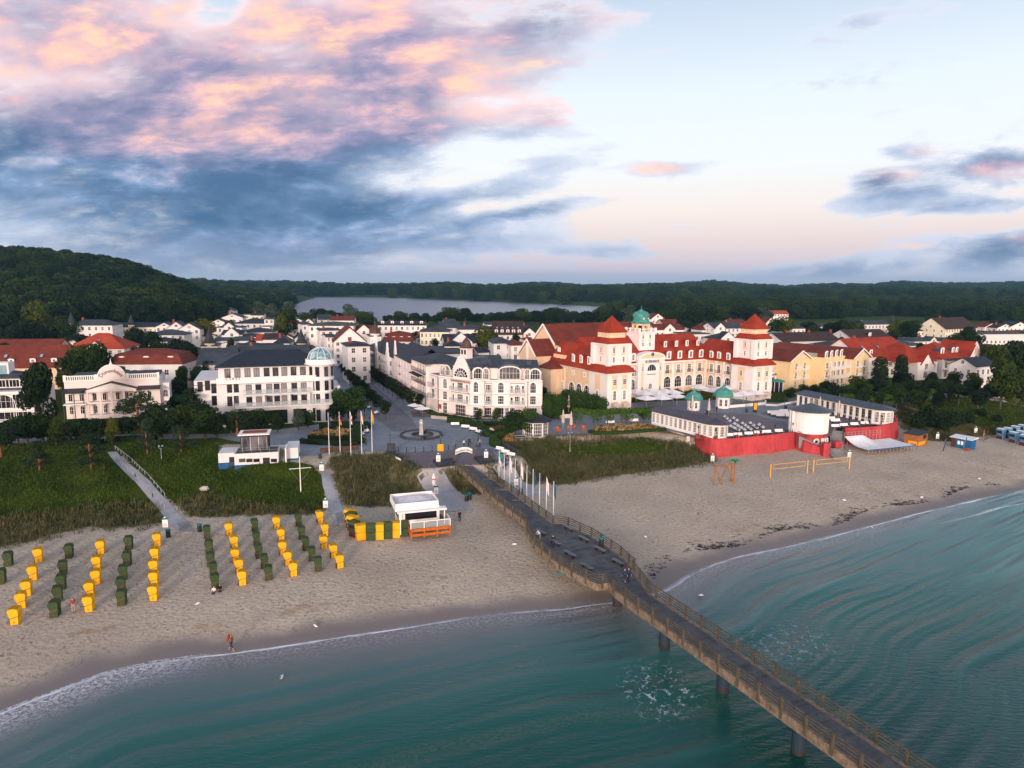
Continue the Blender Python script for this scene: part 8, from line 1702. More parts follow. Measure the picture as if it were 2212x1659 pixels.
# information boards
ib = MB().mat(M['trim']);ib.box(-.42,-.04,.55,.42,.04,1.95);ib.mat(M['teal']);ib.box(-.42,-.05,1.95,.42,.05,2.3);ib.mat(M['trim']);ib.lathe([(.14,2.3),(.16,2.42),(.05,2.52)],8);pan = ib.mesh('panel');ib = MB().mat(M['rail']);ib.box(-.36,-.03,0,-.30,.03,.56);ib.box(.30,-.03,0,.36,.03,.56);pst = ib.mesh('post');ib = MB().mat(M['fred']);ib.box(-.25,-.052,1.2,.25,-.042,1.27);ib.mat(M['greyc']);[ib.box(-.3,-.052,.8+.1*i,.3,-.042,.83+.1*i) for i in range(4)];txt = ib.mesh('notice')
for q,w in ((z0(1908,1500),'at the foot of the meadow path'),(zL(1867,1010),'at the top of the narrow beach path'),(zP_(60,1145),'above the last yellow chair column'),(zP_(1227,662),'behind the left planter box'),(zP_(1722,622),'behind the right planter box'),(zP_(1204,1000),'behind the kiosk roof'),(zM(1235,840),'between the pier and the right sand path'),(zT(447,1170),'left below the crimson wall'),(zR(816,1325),'beside the broad lower stairs'),(zT(110,895),'at the left end of the crimson wall'),(zX(1012,560),'between the wooden hut and the blue container'),(zX(1540,478),'by the dune near the blue chairs')):
 g = G(*q);e = empty('information_board',g,R(5),'white information board with teal cap '+w,'sign','information boards');link('panel',pan,e);link('post',pst,e);link('notice',txt,e);e.scale = (.85,.85,.78)
# bins
bb = MB().mat(M['iron']);bb.cyl(0,0,0,.95,.3,n=10);bb.mat(M['teal']);bb.cyl(0,0,.95,1.08,.34,n=10);binm = bb.mesh('litter_bin')
for q,w in ((zM(550,1030),'left one of two below the pier'),(zM(594,1005),'right one of two below the pier'),(zM(1305,935),'beside the right sand path'),(zP_(305,1185),'at the top of the plank ramp by the kiosk'),(z0(1940,1580),'near the foot of the meadow path'),(zC(1255,240),'beside the first chair of the fourth green column'),(zL(1845,805),'on the paving right of the station'),(zT(920,468),'under the middle terrace lamp'),(zT(1465,425),'under the right terrace lamp'),(zT(1470,750),'behind the crimson wall'),(zM(755,130),'beside the boulder'),(zT(380,490),'left of the walking person')): tag(link('litter_bin',binm,None,G(*q) if q[1] > 940 and q[0] < 1400 else GP(*q,FZ)),'dark litter bin '+w,'litter bin','litter bins')
tag(link('litter_bin',binm,None,on_pier(zD(982,405))),'metal litter bin at the right pier railing','litter bin','litter bins')
bo = MB().mat(M['iron']);bo.lathe([(.10,0),(.08,.1),(.07,.85),(.09,.9),(.02,1.02)],8);bom = bo.mesh('bollard')
for i,q in enumerate(((815,538),(898,542),(988,542),(1076,540),(1163,535),(1330,522),(1407,502),(1540,480))): tag(link('bollard',bom,None,GP(*zP_(*q),PZ)),f'black bollard across the plaza front, {ORD[i]} from the left','bollard','bollards across the plaza')

# ================================================================== station, kiosk, huts
def wl(root,A,B): return Wall(root,frame_xy(root,A),frame_xy(root,B))
A,B = G(*zL(668,965)),G(*zL(1275,935));A = G(*zL(668,978));B = GP(*zL(1275,944),A.z)
ls = building('lifeguard_station',A,math.atan2((B-A).y,(B-A).x),'white and blue flat-roofed beach rescue station with a glazed lookout room','rescue station');LW = (B-A).length;w_ = Wall(ls,(0,0),(LW,0));hh = w_.at(*zL(900,735))[1];hb = w_.at(*zL(900,890))[1]
b = MB().mat(M['white2']);b.box(0,0,-1,LW,4.6,hh);b.box(-2.9,2.2,-.2,-.15,6.5,hh-.3);b.box(LW+1.2,1.5,0,LW+3.2,7,hh+.2);b.box(-.15,4.6,0,LW+1.2,7,hh-.4);b.mat(M['blue']);b.box(-.03,-.03,-1,LW+.03,4.6,hb);b.box(-2.93,2.17,-.2,-.15,3,hb);b.box(LW+1.2,1.47,0,LW+3.23,6,hb+.3);b.mat(M['slate2']);b.box(.15,.15,hh,LW-.15,4.5,hh+.03);b.build('wall',ls)
for x in (768,868,967,1207): a,z = w_.at(*zL(x,850));w_.win(a,z-.1,1.0,.55,frame='dark',glass='glassd',bars=(0,1))
a = w_.at(*zL(1105,900))[0];w_.win(a,-.1,1.1,2.1,frame='dark',glass='dark',bars=(0,1),name='door');window(ls,-.7,2.2,-.1,0,.9,2.0,frame='dark',glass='dark',bars=(0,1),name='door')
x0,x1 = w_.at(*zL(735,700))[0],w_.at(*zL(1110,700))[0];zt = 2.9+hh
b = MB().mat(M['glass']);b.box(x0,1.9,hh,x1,4.6,zt-.3);b.mat(M['dark']);[b.cbox(x,y,hh,.22,.22,zt-hh) for x in (x0,x1) for y in (1.9,4.6)];b.box(x0,1.8,zt-.45,x1,4.7,zt-.1);b.mat(M['trim']);[b.box(x,1.85,hh,x+.06,1.9,zt-.4) for x in np.linspace(x0+.1,x1-.15,4)];b.box(x0-.4,1.2,zt-.08,x1+.4,5.2,zt+.1);b.mat(M['brick']);b.box(x0+.2,2.2,zt+.1,x1-.2,4.6,zt+.16);b.build('lookout_room',ls)
b = MB().mat(M['rail']);[b.tube([(0,0,z),(LW,0,z),(LW,4,z)],.025,4) for z in (hh+.5,hh+.95)];[b.cyl(x,.02,hh,hh+.95,.03,n=5) for x in np.linspace(0,LW,6)];b.build('handrail',ls)
b = MB().mat(M['concrete']);[b.box(LW+.05,.2+i*.38,-.2,LW+1.1,.6+i*.38,hh*(i+1)/9) for i in range(9)];b.mat(M['trim']);b.box(LW+1.1,.1,-.2,LW+1.3,3.8,hh+.5);b.build('outside_stair',ls)
# beach kiosk
A,B = GP(*zP_(940,1430),1.9),GP(*zP_(1355,1385),1.9);ki = building('beach_kiosk',A,math.atan2((B-A).y,(B-A).x),'white beach kiosk with hipped roof light and orange boarded terrace','kiosk');L = (B-A).length
b = MB().mat(M['tile3'] if 0 else mk('orange_boards',(.50,.12,.015),var=.2,scale=2));b.box(0,0,.75,L,.08,1.15);b.box(0,0,.1,L,.06,.45);b.box(L-.08,0,.1,L,2.2,1.15);b.box(0,0,.1,.08,2.2,1.15);[b.cbox(x,.03,-.2,.16,.16,1.4) for x in np.linspace(.1,L-.1,4)];b.mat(M['wood']);b.box(0,.1,.7,L,6,.82);b.build('terrace',ki)
b = MB().mat(M['bglass']);b.box(.1,.02,1.2,L-.1,.05,2.1);b.mat(M['trim']);b.box(0,0,2.08,L,.08,2.18);b.box(L-.08,0,2.08,L,2.2,2.18);[b.cbox(x,.04,1.15,.09,.09,1.0) for x in np.linspace(.05,L-.05,4)];b.build('windscreen',ki)
b = MB().mat(M['trim']);b.box(-1.1,2.6,0,L-1.0,6.6,3.1);b.box(-1.5,1.4,3.0,L-.2,2.6,3.2);b.cbox(L-.5,1.6,.8,.12,.12,2.3);b.cbox(-1.1,1.6,0,.12,.12,3.0);b.box(-1.7,2.2,3.1,L-1.1,7.2,3.5);[b.box(-1.7,y,3.5,L-1.1,y+.1,4.1) for y in (2.4,7.0)];[b.box(x,2.4,3.5,x+.1,7.1,4.1) for x in (-1.7,L-1.2)];b.mat(M['glassd']);b.box(-.3,2.57,1.6,L-1.4,2.6,2.7);b.box(-1.13,3,1.6,-1.1,6,2.7);b.build('wall',ki)
b = MB().mat(mk('milky_roof_light',(.55,.56,.62),rough=.3));hip_roof(b,-1.3,L-1.4,2.8,6.9,3.5,4.3,0);b.build('roof',ki)
b = MB().mat(M['wood']);[b.box(x,1.0,.82,x+1.9,1.5,1.5) for x in (.3,2.6)];b.build('counter',ki)
def lump(name,p,s,m,label,cat,seed=0):
 bm = bmesh.new();bmesh.ops.create_icosphere(bm,subdivisions=3,radius=1)
 for v in bm.verts: n = mnoise.noise(v.co*1.7+Vector((seed,0,0)));v.co *= 1+.35*n;v.co.x *= s[0];v.co.y *= s[1];v.co.z = max(v.co.z*s[2],-.1)
 me = bpy.data.meshes.new(name);bm.to_mesh(me);bm.free();me.materials.append(M[m]);return tag(link(name,me,None,p),label,cat)
lump('boulder',G(*zL(248,1240)),(.8,.5,.6),'stone','grey boulder lying on the green meadow','boulder');lump('boulder',GP(*zM(872,105),PZ),(1.2,.5,1.25),'beige','upright memorial boulder at the curved hedge','boulder',3);lump('refuse_box',G(*zP_(820,1195)),(.6,.5,.8),'redc','red container behind the kiosk','container',5)
b = MB().mat(M['trim']);b.lathe([(.25,0),(.3,.5),(.16,.6),(.32,.9),(.30,1.2),(.05,1.9)],10);b.mat(M['fred']);b.lathe([(.33,.92),(.33,1.1)],10);o = b.build('ice_cream_figure',None,GP(*zP_(1180,1000),2.2)+Vector((0,0,1.9)));tag(o,'white ice cream cone figure with a red band on the kiosk roof','figure')
# arch sign, planters, fountain, plaza walls
gA,gB = GP(*zM(385,500),PZ),GP(*zM(640,480),PZ);ar = building('arch_sign',gA,math.atan2((gB-gA).y,(gB-gA).x),'white arched town sign between brown posts at the head of the pier','sign');L = (gB-gA).length;w_ = Wall(ar,(0,0),(L,0));z1 = w_.at(*zM(515,282))[1];z0_ = w_.at(*zM(515,345))[1];zt = w_.at(*zM(640,215))[1]
b = MB().mat(M['railwood']);[b.cbox(x,dy_,-.2,.12,.12,zt) for x in (-.1,.1,L-.1,L+.1) for dy_ in (0,)];b.build('post',ar)
b = MB().mat(M['trim']);n = 12;xs_ = np.linspace(.15,L-.15,n+1);bow = lambda x: -.55*(2*x/L-1)**2;b.loft([[(x,y,z0_+bow(x)) if k else (x,y,z1+bow(x)) for y,k in ((-.1,1),(.1,1),(.1,0),(-.1,0))] for x in xs_]);b.build('banner',ar)
t_ = text(ar,'Seebad Binz',L/2,-.13,(z0_+z1)/2-.08,0,.62,'dark');
for v in t_.data.vertices: v.co.y += bow(v.co.x+L/2)
def box_thing(name,px4,z,h,m,label,cat,hollow=False):
 P = [GP(*q,z) for q in px4];b = MB().mat(M[m]);b.prism([(p.x,p.y) for p in P][::-1] if ((P[1]-P[0]).cross(P[2]-P[1])).z < 0 else [(p.x,p.y) for p in P],z-1.2,z+h);o = b.build(name);return tag(o,label,cat)
for px,w in (([zP_(*q) for q in ((1175,660),(1225,720),(1390,700),(1380,640))],'left'),([zP_(*q) for q in ((1600,625),(1660,690),(1815,665),(1760,610))],'right')): box_thing('planter',px,4.6,.75,'slate',f'dark slatted planter box, {w} of the pier head','planter')
def wallrun(name,pts,z,h,m,label,th=.3,cat='wall'):
 P = [GP(*q,z) for q in pts];b = MB().mat(M[m]);[b.beam((p.x,p.y,z+h/2),(q.x,q.y,z+h/2),th,h) for p,q in zip(P[:-1],P[1:])];return tag(b.build(name),label,cat)
wallrun('low_wall',[zP_(*q) for q in ((690,565),(860,668))],PZ-.2,.8,'slate2','slanting dark wall at the left front of the plaza');wallrun('low_wall',[zP_(*q) for q in ((1830,445),(2050,560))],PZ,.8,'slate2','slanting grey wall behind three white benches');wallrun('low_wall',[zP_(*q) for q in ((0,545),(200,530),(395,510))],PZ,.8,'wood','brown board wall behind the left flagpoles');wallrun('low_wall',[zP_(*q) for q in ((1155,190),(1320,205))],PZ,.7,'stone','pale low wall of the cafe terrace');wallrun('low_wall',[zS(*q) for q in ((120,215),(315,325),(520,320))],PZ,.9,'pinkw','pinkish garden wall between the corner hotel and the beer garden');wallrun('low_wall',[zP_(*q) for q in ((925,675),(1000,720))],PZ-.4,.9,'slate','dark board wall left of the sand path');wallrun('low_wall',[zT(*q) for q in ((670,405),(900,385),(1175,360),(1185,330))],FZ,.7,'trim','white parapet along the hotel cafe');wallrun('low_wall',[zR(*q) for q in ((150,895),(240,900),(310,885),(400,870))],FZ,.45,'trim','curved white kerb wall at the yellow hotel entrance')
def railrun(name,pts,z,h,label,m='railwood',step=2.2,nr=2):
 P = [GP(*q,z) if z is not None else G(*q) for q in pts];b = MB().mat(M[m])
 for p,q in zip(P[:-1],P[1:]):
  [b.beam(p+Vector((0,0,h*(.95-.45*k))),q+Vector((0,0,h*(.95-.45*k))),.06,.08) for k in range(nr)];k = max(1,int((q-p).length/step));[b.cbox(c.x,c.y,c.z-.4,.09,.09,h+.4) for c in (p.lerp(q,i/k) for i in range(k+1))]
 return tag(b.build(name),label,'fence')
railrun('wooden_fence',[zM(*q) for q in ((1165,190),(1500,165),(1900,140),(2212,130))]+[zS(*q) for q in ((600,590),(1000,568),(1470,545))],4.7,.6,'low wooden kerb fence along the right dune edge');railrun('tube_railing',[zM(*q) for q in ((1165,170),(1210,190),(1620,165))],PZ-.1,1.0,'grey tube railing around the glazed kiosk terrace','rail');railrun('path_fence',[z0(*q) for q in ((1330,570),(1500,700),(1700,890),(1900,1120))],None,.7,'thin wire fence on the right of the meadow path','rail',1.6,1);railrun('path_fence',[z0(*q) for q in ((1340,690),(1560,890),(1760,1120),(1900,1260))],None,.7,'thin wire fence on the left of the meadow path','rail',1.6,1);railrun('path_fence',[zX(*q) for q in ((380,80),(800,190),(1090,275))],None,.8,'wire fence along the field path right of the terrace','rail',2,1);railrun('cafe_fence',[zP_(*q) for q in ((1160,170),(1330,178),(1560,205),(1900,215))],PZ,1.0,'thin dark fence of the cafe terrace before the corner hotel','iron',2.2,1)
fc = GP(*zP_(1050,372),PZ);fo = empty('fountain',fc,0,'ring-shaped stone fountain basin in two crescents round a pale column','fountain')
for a0,a1,r0 in ((95,282,1.7),(-68,82,2.2)):
 n = 16;an = [R(a0+(a1-a0)*i/n) for i in range(n+1)];ring = lambda r: [(r*math.cos(a),r*math.sin(a)) for a in an];b = MB().mat(M['slate2'])
 for ro,ri in ((4.3,3.95),(r0+.3,r0)): A_,B_ = ring(ro),ring(ri);b.prism(A_+B_[::-1],0,.5)
 for a in (an[0],an[-1]): b.beam((r0*math.cos(a),r0*math.sin(a),.25),(4.3*math.cos(a),4.3*math.sin(a),.25),.35,.5)
 b.build('basin',fo);b = MB().mat(bpy.data.materials['lake_water']);b.prism(ring(4.0)+ring(r0+.2)[::-1],.05,.3);b.build('water',fo)
hc = zat(*zP_(1045,197),(fc.x,fc.y))-PZ;cl_ = empty('clock_column',fc,R(10),'tapering pale stone column with a clock head in the fountain','clock');b = MB().mat(M['stone']);b.lathe([(.62,0),(.36,hc*.70)],4,a0=math.pi/4);b.lathe([(.5,hc*.70),(.5,hc*.9),(.05,hc)],4,a0=math.pi/4);b.build('column',cl_);b = MB().mat(M['dark']);b.M = T(0,-.37,hc*.8,rx=math.pi/2);b.cyl(0,0,0,.03,.26,n=16);b.mat(M['trim']);b.cyl(0,0,.03,.04,.2,n=16);b.M = None;b.build('clock_face',cl_)
def sign_box(px,z,w,h,mats,label): p = GP(*px,z);e = empty('advert_stand',p,R(5),label,'sign');b = MB().mat(M[mats[0]]);b.box(-w/2,-.15,0,w/2,.15,h);b.build('case',e);b = MB().mat(M[mats[1]]);b.box(-w/2+.1,-.17,h*.3,w/2-.1,-.15,h-.1);b.build('poster',e)
sign_box(zP_(1250,528),PZ,1.1,1.3,('fyellow','fyellow'),'yellow poster box under the lamp post right of the fountain');sign_box(zT(1035,468),FZ,1.0,2.5,('iron','fyellow'),'black advertising stand with a yellow poster on the terrace');sign_box(zP_(740,560),PZ,1.5,2.0,('slate2','slate2'),'roofed grey notice stand at the left plaza wall')
# copper-domed kiosks, glazed kiosk, parasols
def octagon(px,z,r,h,roofm,label,dome=True,name='round_kiosk'):
 e = empty(name,GP(*px,z),R(10),label,'kiosk');b = MB().mat(M['trim']);b.lathe([(r,0),(r,h)],8,a0=math.pi/8);b.build('wall',e)
 for k in range(8): a = k*math.pi/4;window(e,r*.93*math.sin(a),-r*.93*math.cos(a),.5 if dome else .15,a,r*(.5 if dome else .72),h-(1.0 if dome else .35),bars=(1 if dome else 3,2 if dome else 4),glass='glassd')
 b = MB().mat(M[roofm]);b.smooth = False;b.lathe([(r*1.4,h),(r*1.45,h+.12),(r*1.35,h+r*.5),(r*1.0,h+r*.95),(r*.45,h+r*1.25),(r*.12,h+r*1.6),(.02,h+r*2.1)] if dome else [(r*1.35,h),(r*1.35,h+.15),(r*.1,h+r*.6)],16 if dome else 8,a0=0 if dome else math.pi/8);b.build('dome' if dome else 'roof',e)
octagon(zT(185,430),FZ,1.55,2.6,'copper','left small kiosk with an onion copper dome below the grand hotel');octagon(zT(590,400),FZ,1.75,2.9,'copper','right small kiosk with an onion copper dome below the grand hotel');octagon(zM(1500,120),PZ,2.6,3.2,'slate','glazed white eight-sided kiosk with dark roof under the plane trees',False,'glazed_kiosk')
pm_ = MB().mat(M['parasol']);pm_.add([(-2.1,-2.1,2.5),(2.1,-2.1,2.5),(2.1,2.1,2.5),(-2.1,2.1,2.5),(0,0,3.35),(0,-2.1,2.42),(2.1,0,2.42),(0,2.1,2.42),(-2.1,0,2.42)],[(0,5,4),(5,1,4),(1,6,4),(6,2,4),(2,7,4),(7,3,4),(3,8,4),(8,0,4)]);can = pm_.mesh('canopy');pm_ = MB().mat(M['rail']);pm_.cyl(0,0,0,3.3,.06,n=6);pol = pm_.mesh('pole')
for i,(q,c) in enumerate(((z5(130,1490),0),(z5(240,1520),0),(z5(330,1480),0),(z5(430,1530),0),(z5(540,1490),0),(z5(640,1500),0),(z5(270,1590),1),(z5(480,1585),1),(z5(690,1560),1),(z5(1010,1430),2),(z5(1180,1470),2),(z5(1340,1440),2),(z5(1450,1420),2),(z5(1450,1540),3),(z5(1610,1520),3),(z5(1770,1510),3))):
 e = empty('parasol',GP(*q,FZ),R(29),'white square parasol of the hotel cafe, '+ORD[i if c == 0 else i-6 if c == 1 else i-9 if c == 2 else i-13]+(' of the group under the entrance stair',' of the row behind the glazed hall roof',' behind the right copper kiosk',' of the row at the right tower foot')[c],'parasol','open white parasols');link('canopy',can,e);link('pole',pol,e)
cm_ = MB().mat(M['beige']);cm_.lathe([(.05,.9),(.32,1.1),(.30,1.6),(.10,3.2),(.02,3.4)],8);cm_.mat(M['rail']);cm_.cyl(0,0,0,1.1,.05,n=6);cpm = cm_.mesh('closed_parasol')
cm_.mats[0] = M['fred'];rpm = cm_.mesh('closed_parasol')
for q,w in ((zS(410,470),'left one on the beach bar terrace'),(zS(520,500),'right one on the beach bar terrace'),(zS(570,205),'tallest one in the beer garden'),(zS(690,195),'right one in the beer garden'),(zS(487,245),'left one in the beer garden'),(zT(165,460),'beside the left copper kiosk'),(zT(395,512),'behind the glazed hall roof'),(zK(1597,290),'left one in front of the columned hall'),(zK(1755,325),'right one in front of the columned hall')): tag(link('closed_parasol',cpm,None,GP(*q,PZ)),'closed pale parasol, '+w,'parasol','closed parasols').scale = (1.15,1.15,1.25)
for i,q in enumerate(((1480,1070),(1500,1090),(1540,1110),(1575,1130))): tag(link('closed_parasol',rpm,None,GP(*z2(*q),PZ)),f'closed red parasol in the shopping street, {ORD[i]} from the far end','parasol','red parasols')
e = empty('cafe_parasol',GP(*zP_(1075,165),PZ),R(20),'big white double parasol over wooden cafe tables at the street entrance','parasol');link('canopy',can,e,(-.2,.4,-.1),.4,(.7,.7,.72));link('canopy',can,e,(-1.2,3.4,.1),.4,(.7,.7,.75));link('pole',pol,e,(-.2,.4,-.1),0,.7)
tb = MB().mat(M['wood']);tb.box(-.8,-.4,.7,.8,.4,.76);[tb.box(x,-.35,0,x+.08,.35,.7) for x in (-.7,.62)];tbm = tb.mesh('table');ch_ = MB().mat(M['tile3'] if 0 else bpy.data.materials['orange_boards']);ch_.box(-.25,-.25,.4,.25,.25,.46);ch_.box(-.25,.2,.46,.25,.26,.9);[ch_.cbox(x,y,0,.06,.06,.4) for x in (-.2,.2) for y in (-.2,.2)];chm = ch_.mesh('chair')
for i,q in enumerate(((985,150),(1000,175),(1090,150),(1100,175))): tag(link('cafe_table',tbm,None,GP(*zP_(*q),PZ),.3),'wooden table under the big double parasol, '+('back left','front left','back right','front right')[i],'table','cafe tables')
for i,q in enumerate(((330,515),(370,510),(500,490),(560,475),(660,485),(700,500),(215,540))): tag(link('bar_chair',chm,None,GP(*zS(*q),PZ),i*1.3,1.2),f'orange wooden chair on the beach bar terrace, {ORD[i]} set','chair','orange chairs')
for i,q in enumerate(((1250,170),(1400,185),(1500,190),(1600,200),(1720,205),(1800,208))): tag(link('cafe_table',tbm,None,GP(*zP_(*q),PZ),.1),f'dark cafe table before the corner hotel, {ORD[i]} from the left','table','hotel cafe tables')
# huts, wave stage, nets, swing
def hut(px0,px1,z,h,dep,m,label,name,roofm): A = G(*px0);B = GP(*px1,A.z);e = building(name,A-Vector((0,0,.15)),math.atan2((B-A).y,(B-A).x),label,'hut');L = (B-A).length;b = MB().mat(M[m]);b.box(0,0,0,L,dep,h);b.build('wall',e);b = MB().mat(M[roofm]);b.add([(-.3,-.4,h+.05),(L+.3,-.4,h+.05),(L+.3,dep+.3,h+.3),(-.3,dep+.3,h+.3),(-.3,-.4,h-.05),(L+.3,-.4,h-.05),(L+.3,dep+.3,h),(-.3,dep+.3,h)],[(0,1,2,3),(7,6,5,4),(0,4,5,1),(1,5,6,2),(2,6,7,3),(3,7,4,0)]);b.build('roof',e);return e,L
M['cedar'] = mk('cedar_boards',(.34,.13,.045),var=.25,scale=2.5);M['cblue'] = mk('container_blue',(.01,.11,.26))
e,L = hut(zX(548,605),zX(740,640),2.2,2.6,4.6,'cedar','cedar-clad hut with a slate roof and yellow painted panels','wooden_hut','slate');b = MB().mat(M['fyellow']);b.box(L*.3,-.04,.2,L-.1,0,1.1);b.box(L,.3,.2,L+.04,3.6,1.0);b.mat(M['fteal']);b.box(L*.5,-.06,.35,L*.9,-.04,.55);b.mat(M['dark']);b.box(L,2.4,1.5,L+.05,3.9,2.3);b.build('painted_panel',e)
e,L = hut(zX(1198,640),zX(1470,690),2.2,2.3,2.4,'cblue','blue container with white panels beside a brown lattice box','container_hut','wstripe');b = MB().mat(M['wood']);b.box(-.02,-.05,0,L*.25,2.4,2.32);b.mat(M['trim']);b.box(L*.33,-.04,.9,L*.45,0,1.7);b.box(L*.50,-.04,.9,L*.62,0,1.7);b.mat(M['brick']);b.box(L*.8,-1.0,0,L,-.1,.6);b.build('panel',e)
P = [GP(*zR(*q),1.95) for q in ((905,1235),(1060,1270),(1350,1240),(1160,1195),(940,1210))];wv = empty('wave_stage',P[1],0,'white curved wave ramp on low steel legs beside the crimson wall','stage');d = (P[2]-P[1]);ex = d.normalized();ey = Vector((-ex.y,ex.x,0));Ls = d.length;b = MB().mat(M['wstripe']);nx,ny = 16,8;hz_ = lambda u,v: .7+1.5*(max(0,v-.35)/.65)**2*(1-ss(.45,.8,np.array(u))*.85);v = [tuple(ex*(Ls*(u-.28))+ey*(6.5*v_)+Vector((0,0,float(hz_(u,v_))))) for v_ in np.linspace(0,1,ny) for u in np.linspace(0,1.28,nx)];b.add(v,[(j*nx+i,j*nx+i+1,(j+1)*nx+i+1,(j+1)*nx+i) for j in range(ny-1) for i in range(nx-1)]);b.mat(M['blue']);[b.beam(Vector(v[i]),Vector(v[i+1]),.08,.16) for i in range(nx-1)];b.build('ramp',wv)
b = MB().mat(M['rail']);[b.cyl(*(ex*(Ls*(u-.28))+ey*.1).xy,-.1,.7,.04,n=5) for u in np.linspace(0,1.25,14)];[b.tube([ex*(Ls*(u-.28))+ey*6.6+Vector((0,0,0)),ex*(Ls*(u-.28))+ey*6.6+Vector((0,0,3.1))],.04,5) for u in np.linspace(0,1,11)];[b.tube([ex*(-Ls*.28)+ey*6.6+Vector((0,0,z)),ex*(Ls*.72)+ey*6.6+Vector((0,0,z))],.025,4) for z in (2.0,2.5,3.0)];b.build('scaffold',wv)
for k,(a,c_,w) in enumerate(((zR(188,1468),zR(482,1435),'left'),(zR(530,1430),zR(817,1400),'right'))):
 A,B = G(*a),G(*c_);e = empty('volleyball_net',A,0,f'yellow beach volleyball net, {w} one','volleyball net','volleyball nets');D_ = B-A
 for p in (Vector((0,0,0)),D_): c = MB().mat(M['ychair']);c.cyl(p.x,p.y,-.2,2.5,.09,n=8);c.build('post',e)
 b = MB().mat(M['ychair']);u0,u1 = D_*.08,D_*.93;[b.beam(u0+Vector((0,0,z)),u1+Vector((0,0,z)),.04,.07) for z in (1.5,2.35)];[b.beam(q+Vector((0,0,1.5)),q+Vector((0,0,2.35)),.05,.05) for q in (u0,u1)];b.build('tape',e)
g = G(*zK(790,860));e = empty('swing_frame',g,R(15),'rough log swing frame on the sand beside a palm sculpture','swing');b = MB().mat(M['cedar']);[b.tube(q,.11,6) for q in (((-2.1,-.9,0),(-1.5,0,3.0)),((-.7,-1.3,0),(-1.4,0,3.0)),((.2,.9,0),(.9,0,3.1)),((1.7,-.9,0),(.9,0,3.1)),((1.9,.2,0),(1.9,0,3.3)),((-1.9,0,2.95),(2.1,0,3.25)))];b.build('frame',e)
b = MB().mat(M['cedar']);b.cyl(0,0,0,3.4,.13,n=7);b.mat(M['fgreen']);[b.add([(0,0,3.4),(.5*math.cos(a-.35),.5*math.sin(a-.35),4.1),(1.4*math.cos(a),1.4*math.sin(a),3.6),(.5*math.cos(a+.35),.5*math.sin(a+.35),3.9)],[(0,1,2,3),(3,2,1,0)]) for a in np.linspace(0,5.4,7)];tag(b.build('palm_sculpture',None,G(*zK(895,870))+Vector((.3,1.2,0))),'small artificial palm with green leaves behind the log swing','palm')
for q,w,c in ((zX(1070,780),'dark blade-shaped beach flag left of the blue container','navyc'),(zX(1355,750),'second blade-shaped beach flag in front of the blue container','blue')): e = empty('beach_flag',G(*q),R(15),w,'flag');b = MB().mat(M[c]);b.add([(0,0,.8),(.45,0,1.2),(1.0,.02,3.4),(.75,0,3.7),(.5,0,3.2)],[(0,1,2,3,4)]);b.build('cloth',e);b = MB().mat(M['rail']);b.tube([(0,0,0),(.2,0,1.8),(.75,0,3.7)],.02,4);b.build('pole',e)
gm2 = MB().mat(M['trim']);gm2.loft([[(x*math.cos(a)*0+r*math.cos(a),x,.12+r*math.sin(a)) for a in np.linspace(0,5.2,6)] for x,r in ((-.2,.02),(-.1,.08),(.05,.09),(.16,.05),(.26,.02))]);gm2.mat(M['greyc']);gm2.add([(0,-.1,.2),(.07,0,.2),(0,-.36,.14),(-.07,0,.2)],[(0,1,2),(0,2,3)]);gm2.mat(M['rail']);[gm2.box(x,0,0,x+.01,.01,.1) for x in (-.04,.04)];gul = gm2.mesh('seagull')
for i,q in enumerate((zC(1770,1165),zC(1985,842),zD(85,400),zD(252,380),zD(1437,322),zD(2005,930),zE(600,288),Q(2880,1850,960)(898,300),Q(2880,1850,960)(660,66),zX(800,1355),zC(1245,700),zX(1590,1100))): g = GP(*q,0) if i in (0,5,6) else G(*q);tag(link('seagull',gul,None,g,i*.9,1.5),'white gull '+('floating off the left beach','at the water edge left of the pier','on the sand left of the pier, farther one','on the sand close under the pier railing','on the sand right of the pier platform','on the water just right of the pier','on the ripples near the right shore','at the seaweed line on the right','on the upper right sand','on the right sand below the flags','on the sand near the seated pair','on the dry sand far right')[i],'gull','gulls')
# ================================================================== air
hb_ = MB();hb_.box(-6500,-300,-9.5,6500,9200,150);hz = hb_.build('haze');tag(hz,kind='stuff');hm = bpy.data.materials.new('haze_air');hm.use_nodes = True;h_ = NT(hm.node_tree);h_.n.clear();pv = h_.new('ShaderNodeVolumePrincipled');pv.inputs['Color'].default_value = (.34,.72,1.0,1);pv.inputs['Density'].default_value = .00009;pv.inputs['Anisotropy'].default_value = .3;mo = h_.new('ShaderNodeOutputMaterial');h_.l.new(pv.outputs[0],mo.inputs['Volume']);hz.data.materials.append(hm)
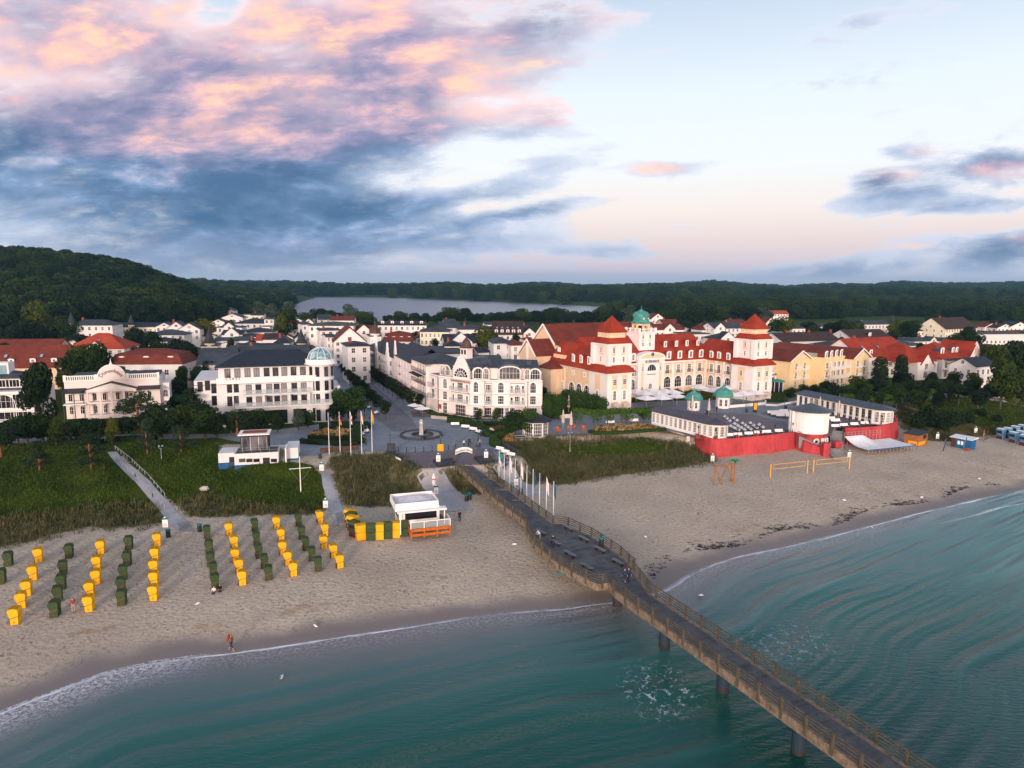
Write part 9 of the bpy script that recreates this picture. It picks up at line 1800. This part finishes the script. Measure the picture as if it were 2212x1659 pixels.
# ================================================================== dune grass and washed-up weed
M['marram'] = leaf_mat('marram_grass',(.030,.048,.018),(.11,.105,.045),(.30,.21,.11),.22);M['gfield'] = leaf_mat('meadow_grass',(.018,.038,.004),(.042,.075,.007),(.085,.11,.015),.18)
def blades(name,polys,n,hgt,w,mt,label,seed,keep=None,z=0):
 rg = np.random.default_rng(seed);out = [];ar_ = [np.ptp(np.array(p)[:,0])*np.ptp(np.array(p)[:,1]) for p in polys]
 for p,a in zip(polys,ar_):
  p = np.array(p);q = p.min(0)+np.ptp(p,0)*rg.random((int(n*a/sum(ar_)),2));s = poly_sd(q,p);q = q[s < rg.normal(size=len(q))*1.1+(.2 if keep is None else -.6)];q = q[np.minimum.reduce([poly_sd(q,np.array(pp)) for pp in green_polys]) > -1.5-rg.random(len(q))*1.5] if keep is None and len(q) else q;q = q[np.minimum.reduce([poly_sd(q,pp) for pp in PATHS]) > .3] if len(q) else q;out.append(q)
 c = np.vstack(out);cl = np.sin(c[:,0]*1.1+1.7*np.sin(c[:,1]*.8))*np.cos(c[:,1]*1.3+c[:,0]*.4);c = c[(cl > -.55+.5*rg.random(len(c))-.25) | (keep is not None)];k = 6;C = np.repeat(c,k,0)+rg.normal(size=(len(c)*k,2))*.22;zz = H_(C)
 n_ = len(C);an = rg.random(n_)*6.28;le = rg.normal(size=(n_,2))*.35*hgt;h = hgt*(.5+.8*rg.random(n_))*np.repeat(.6+.6*rg.random(len(c)),k);dx_ = np.stack([np.cos(an),np.sin(an)],1)*w
 V = np.stack([np.column_stack([C-dx_,zz]),np.column_stack([C+dx_,zz]),np.column_stack([C+le+dx_*.5,zz+h]),np.column_stack([C+le-dx_*.5,zz+h])],1).reshape(-1,3)
 me = bpy.data.meshes.new(name);me.vertices.add(4*n_);me.vertices.foreach_set('co',V.astype(np.float32).ravel());fill(me,np.arange(4*n_,dtype=np.int32).reshape(-1,4),{'tint': np.repeat(np.clip(np.repeat(rg.random(len(c)),k)*.9+rg.random(n_)*.2,0,1),4)},False);me.materials.append(M[mt]);return tag(link(name,me),label,'grass',None,'stuff')
def band(px,w,z=None): P = [G(*q) for q in px];t = (P[-1]-P[0]).normalized();s = Vector((-t.y,t.x,0))*w/2;return [(p+s)[:2] for p in P]+[(p-s)[:2] for p in P[::-1]]
PATHS = [band([z0(*q) for q in ((1290,600),(1480,800),(1700,1010),(1900,1230),(2120,1480))],2.0),band([zP_(*q) for q in ((55,740),(80,880),(130,1020),(180,1160),(225,1295))],2.0),band([zP_(*q) for q in ((1110,712),(1190,830),(1285,950),(1370,1060),(1440,1150))],4.6),band([zM(*q) for q in ((975,505),(1150,680),(1350,840),(1540,960))],3.6),[q[:2] for q in Lp[:5]+Rp[:5][::-1]]]
blades('dune_grass',dune_polys,36000,.72,.04,'marram','pale tufts of marram grass covering the dunes',1)
blades('meadow_grass',green_polys,30000,.30,.06,'gfield','short rough green grass on the dune meadows',2,True)
rg = np.random.default_rng(9);tt = [];
for i in range(900): u = rg.random();px = 1440+760*u;j = shore_px[-1];py = float(np.interp(px,[q[0] for q in shore_px],[q[1] for q in shore_px]));g = GP(px,py,0);s = abs(rg.normal())*.8+2.6+.8*math.sin(px*.03);tt.append((g.x-.42*s*1.2,g.y+.9*s*1.2))
tt = np.array([q for q in tt if math.sin(q[0]*.5)+rg.normal()*.5 > -.2]);zz = H_(tt);me = leaves('washed_up_seaweed',np.column_stack([tt,zz+.03]),np.column_stack([.15+.3*rg.random(len(tt)),.06+.1*rg.random(len(tt)),np.full(len(tt),.05)]),6000,.12,'dark',rng_=rg);tag(link('washed_up_seaweed',me),'dark line of washed-up seaweed along the right shore','seaweed',None,'stuff')
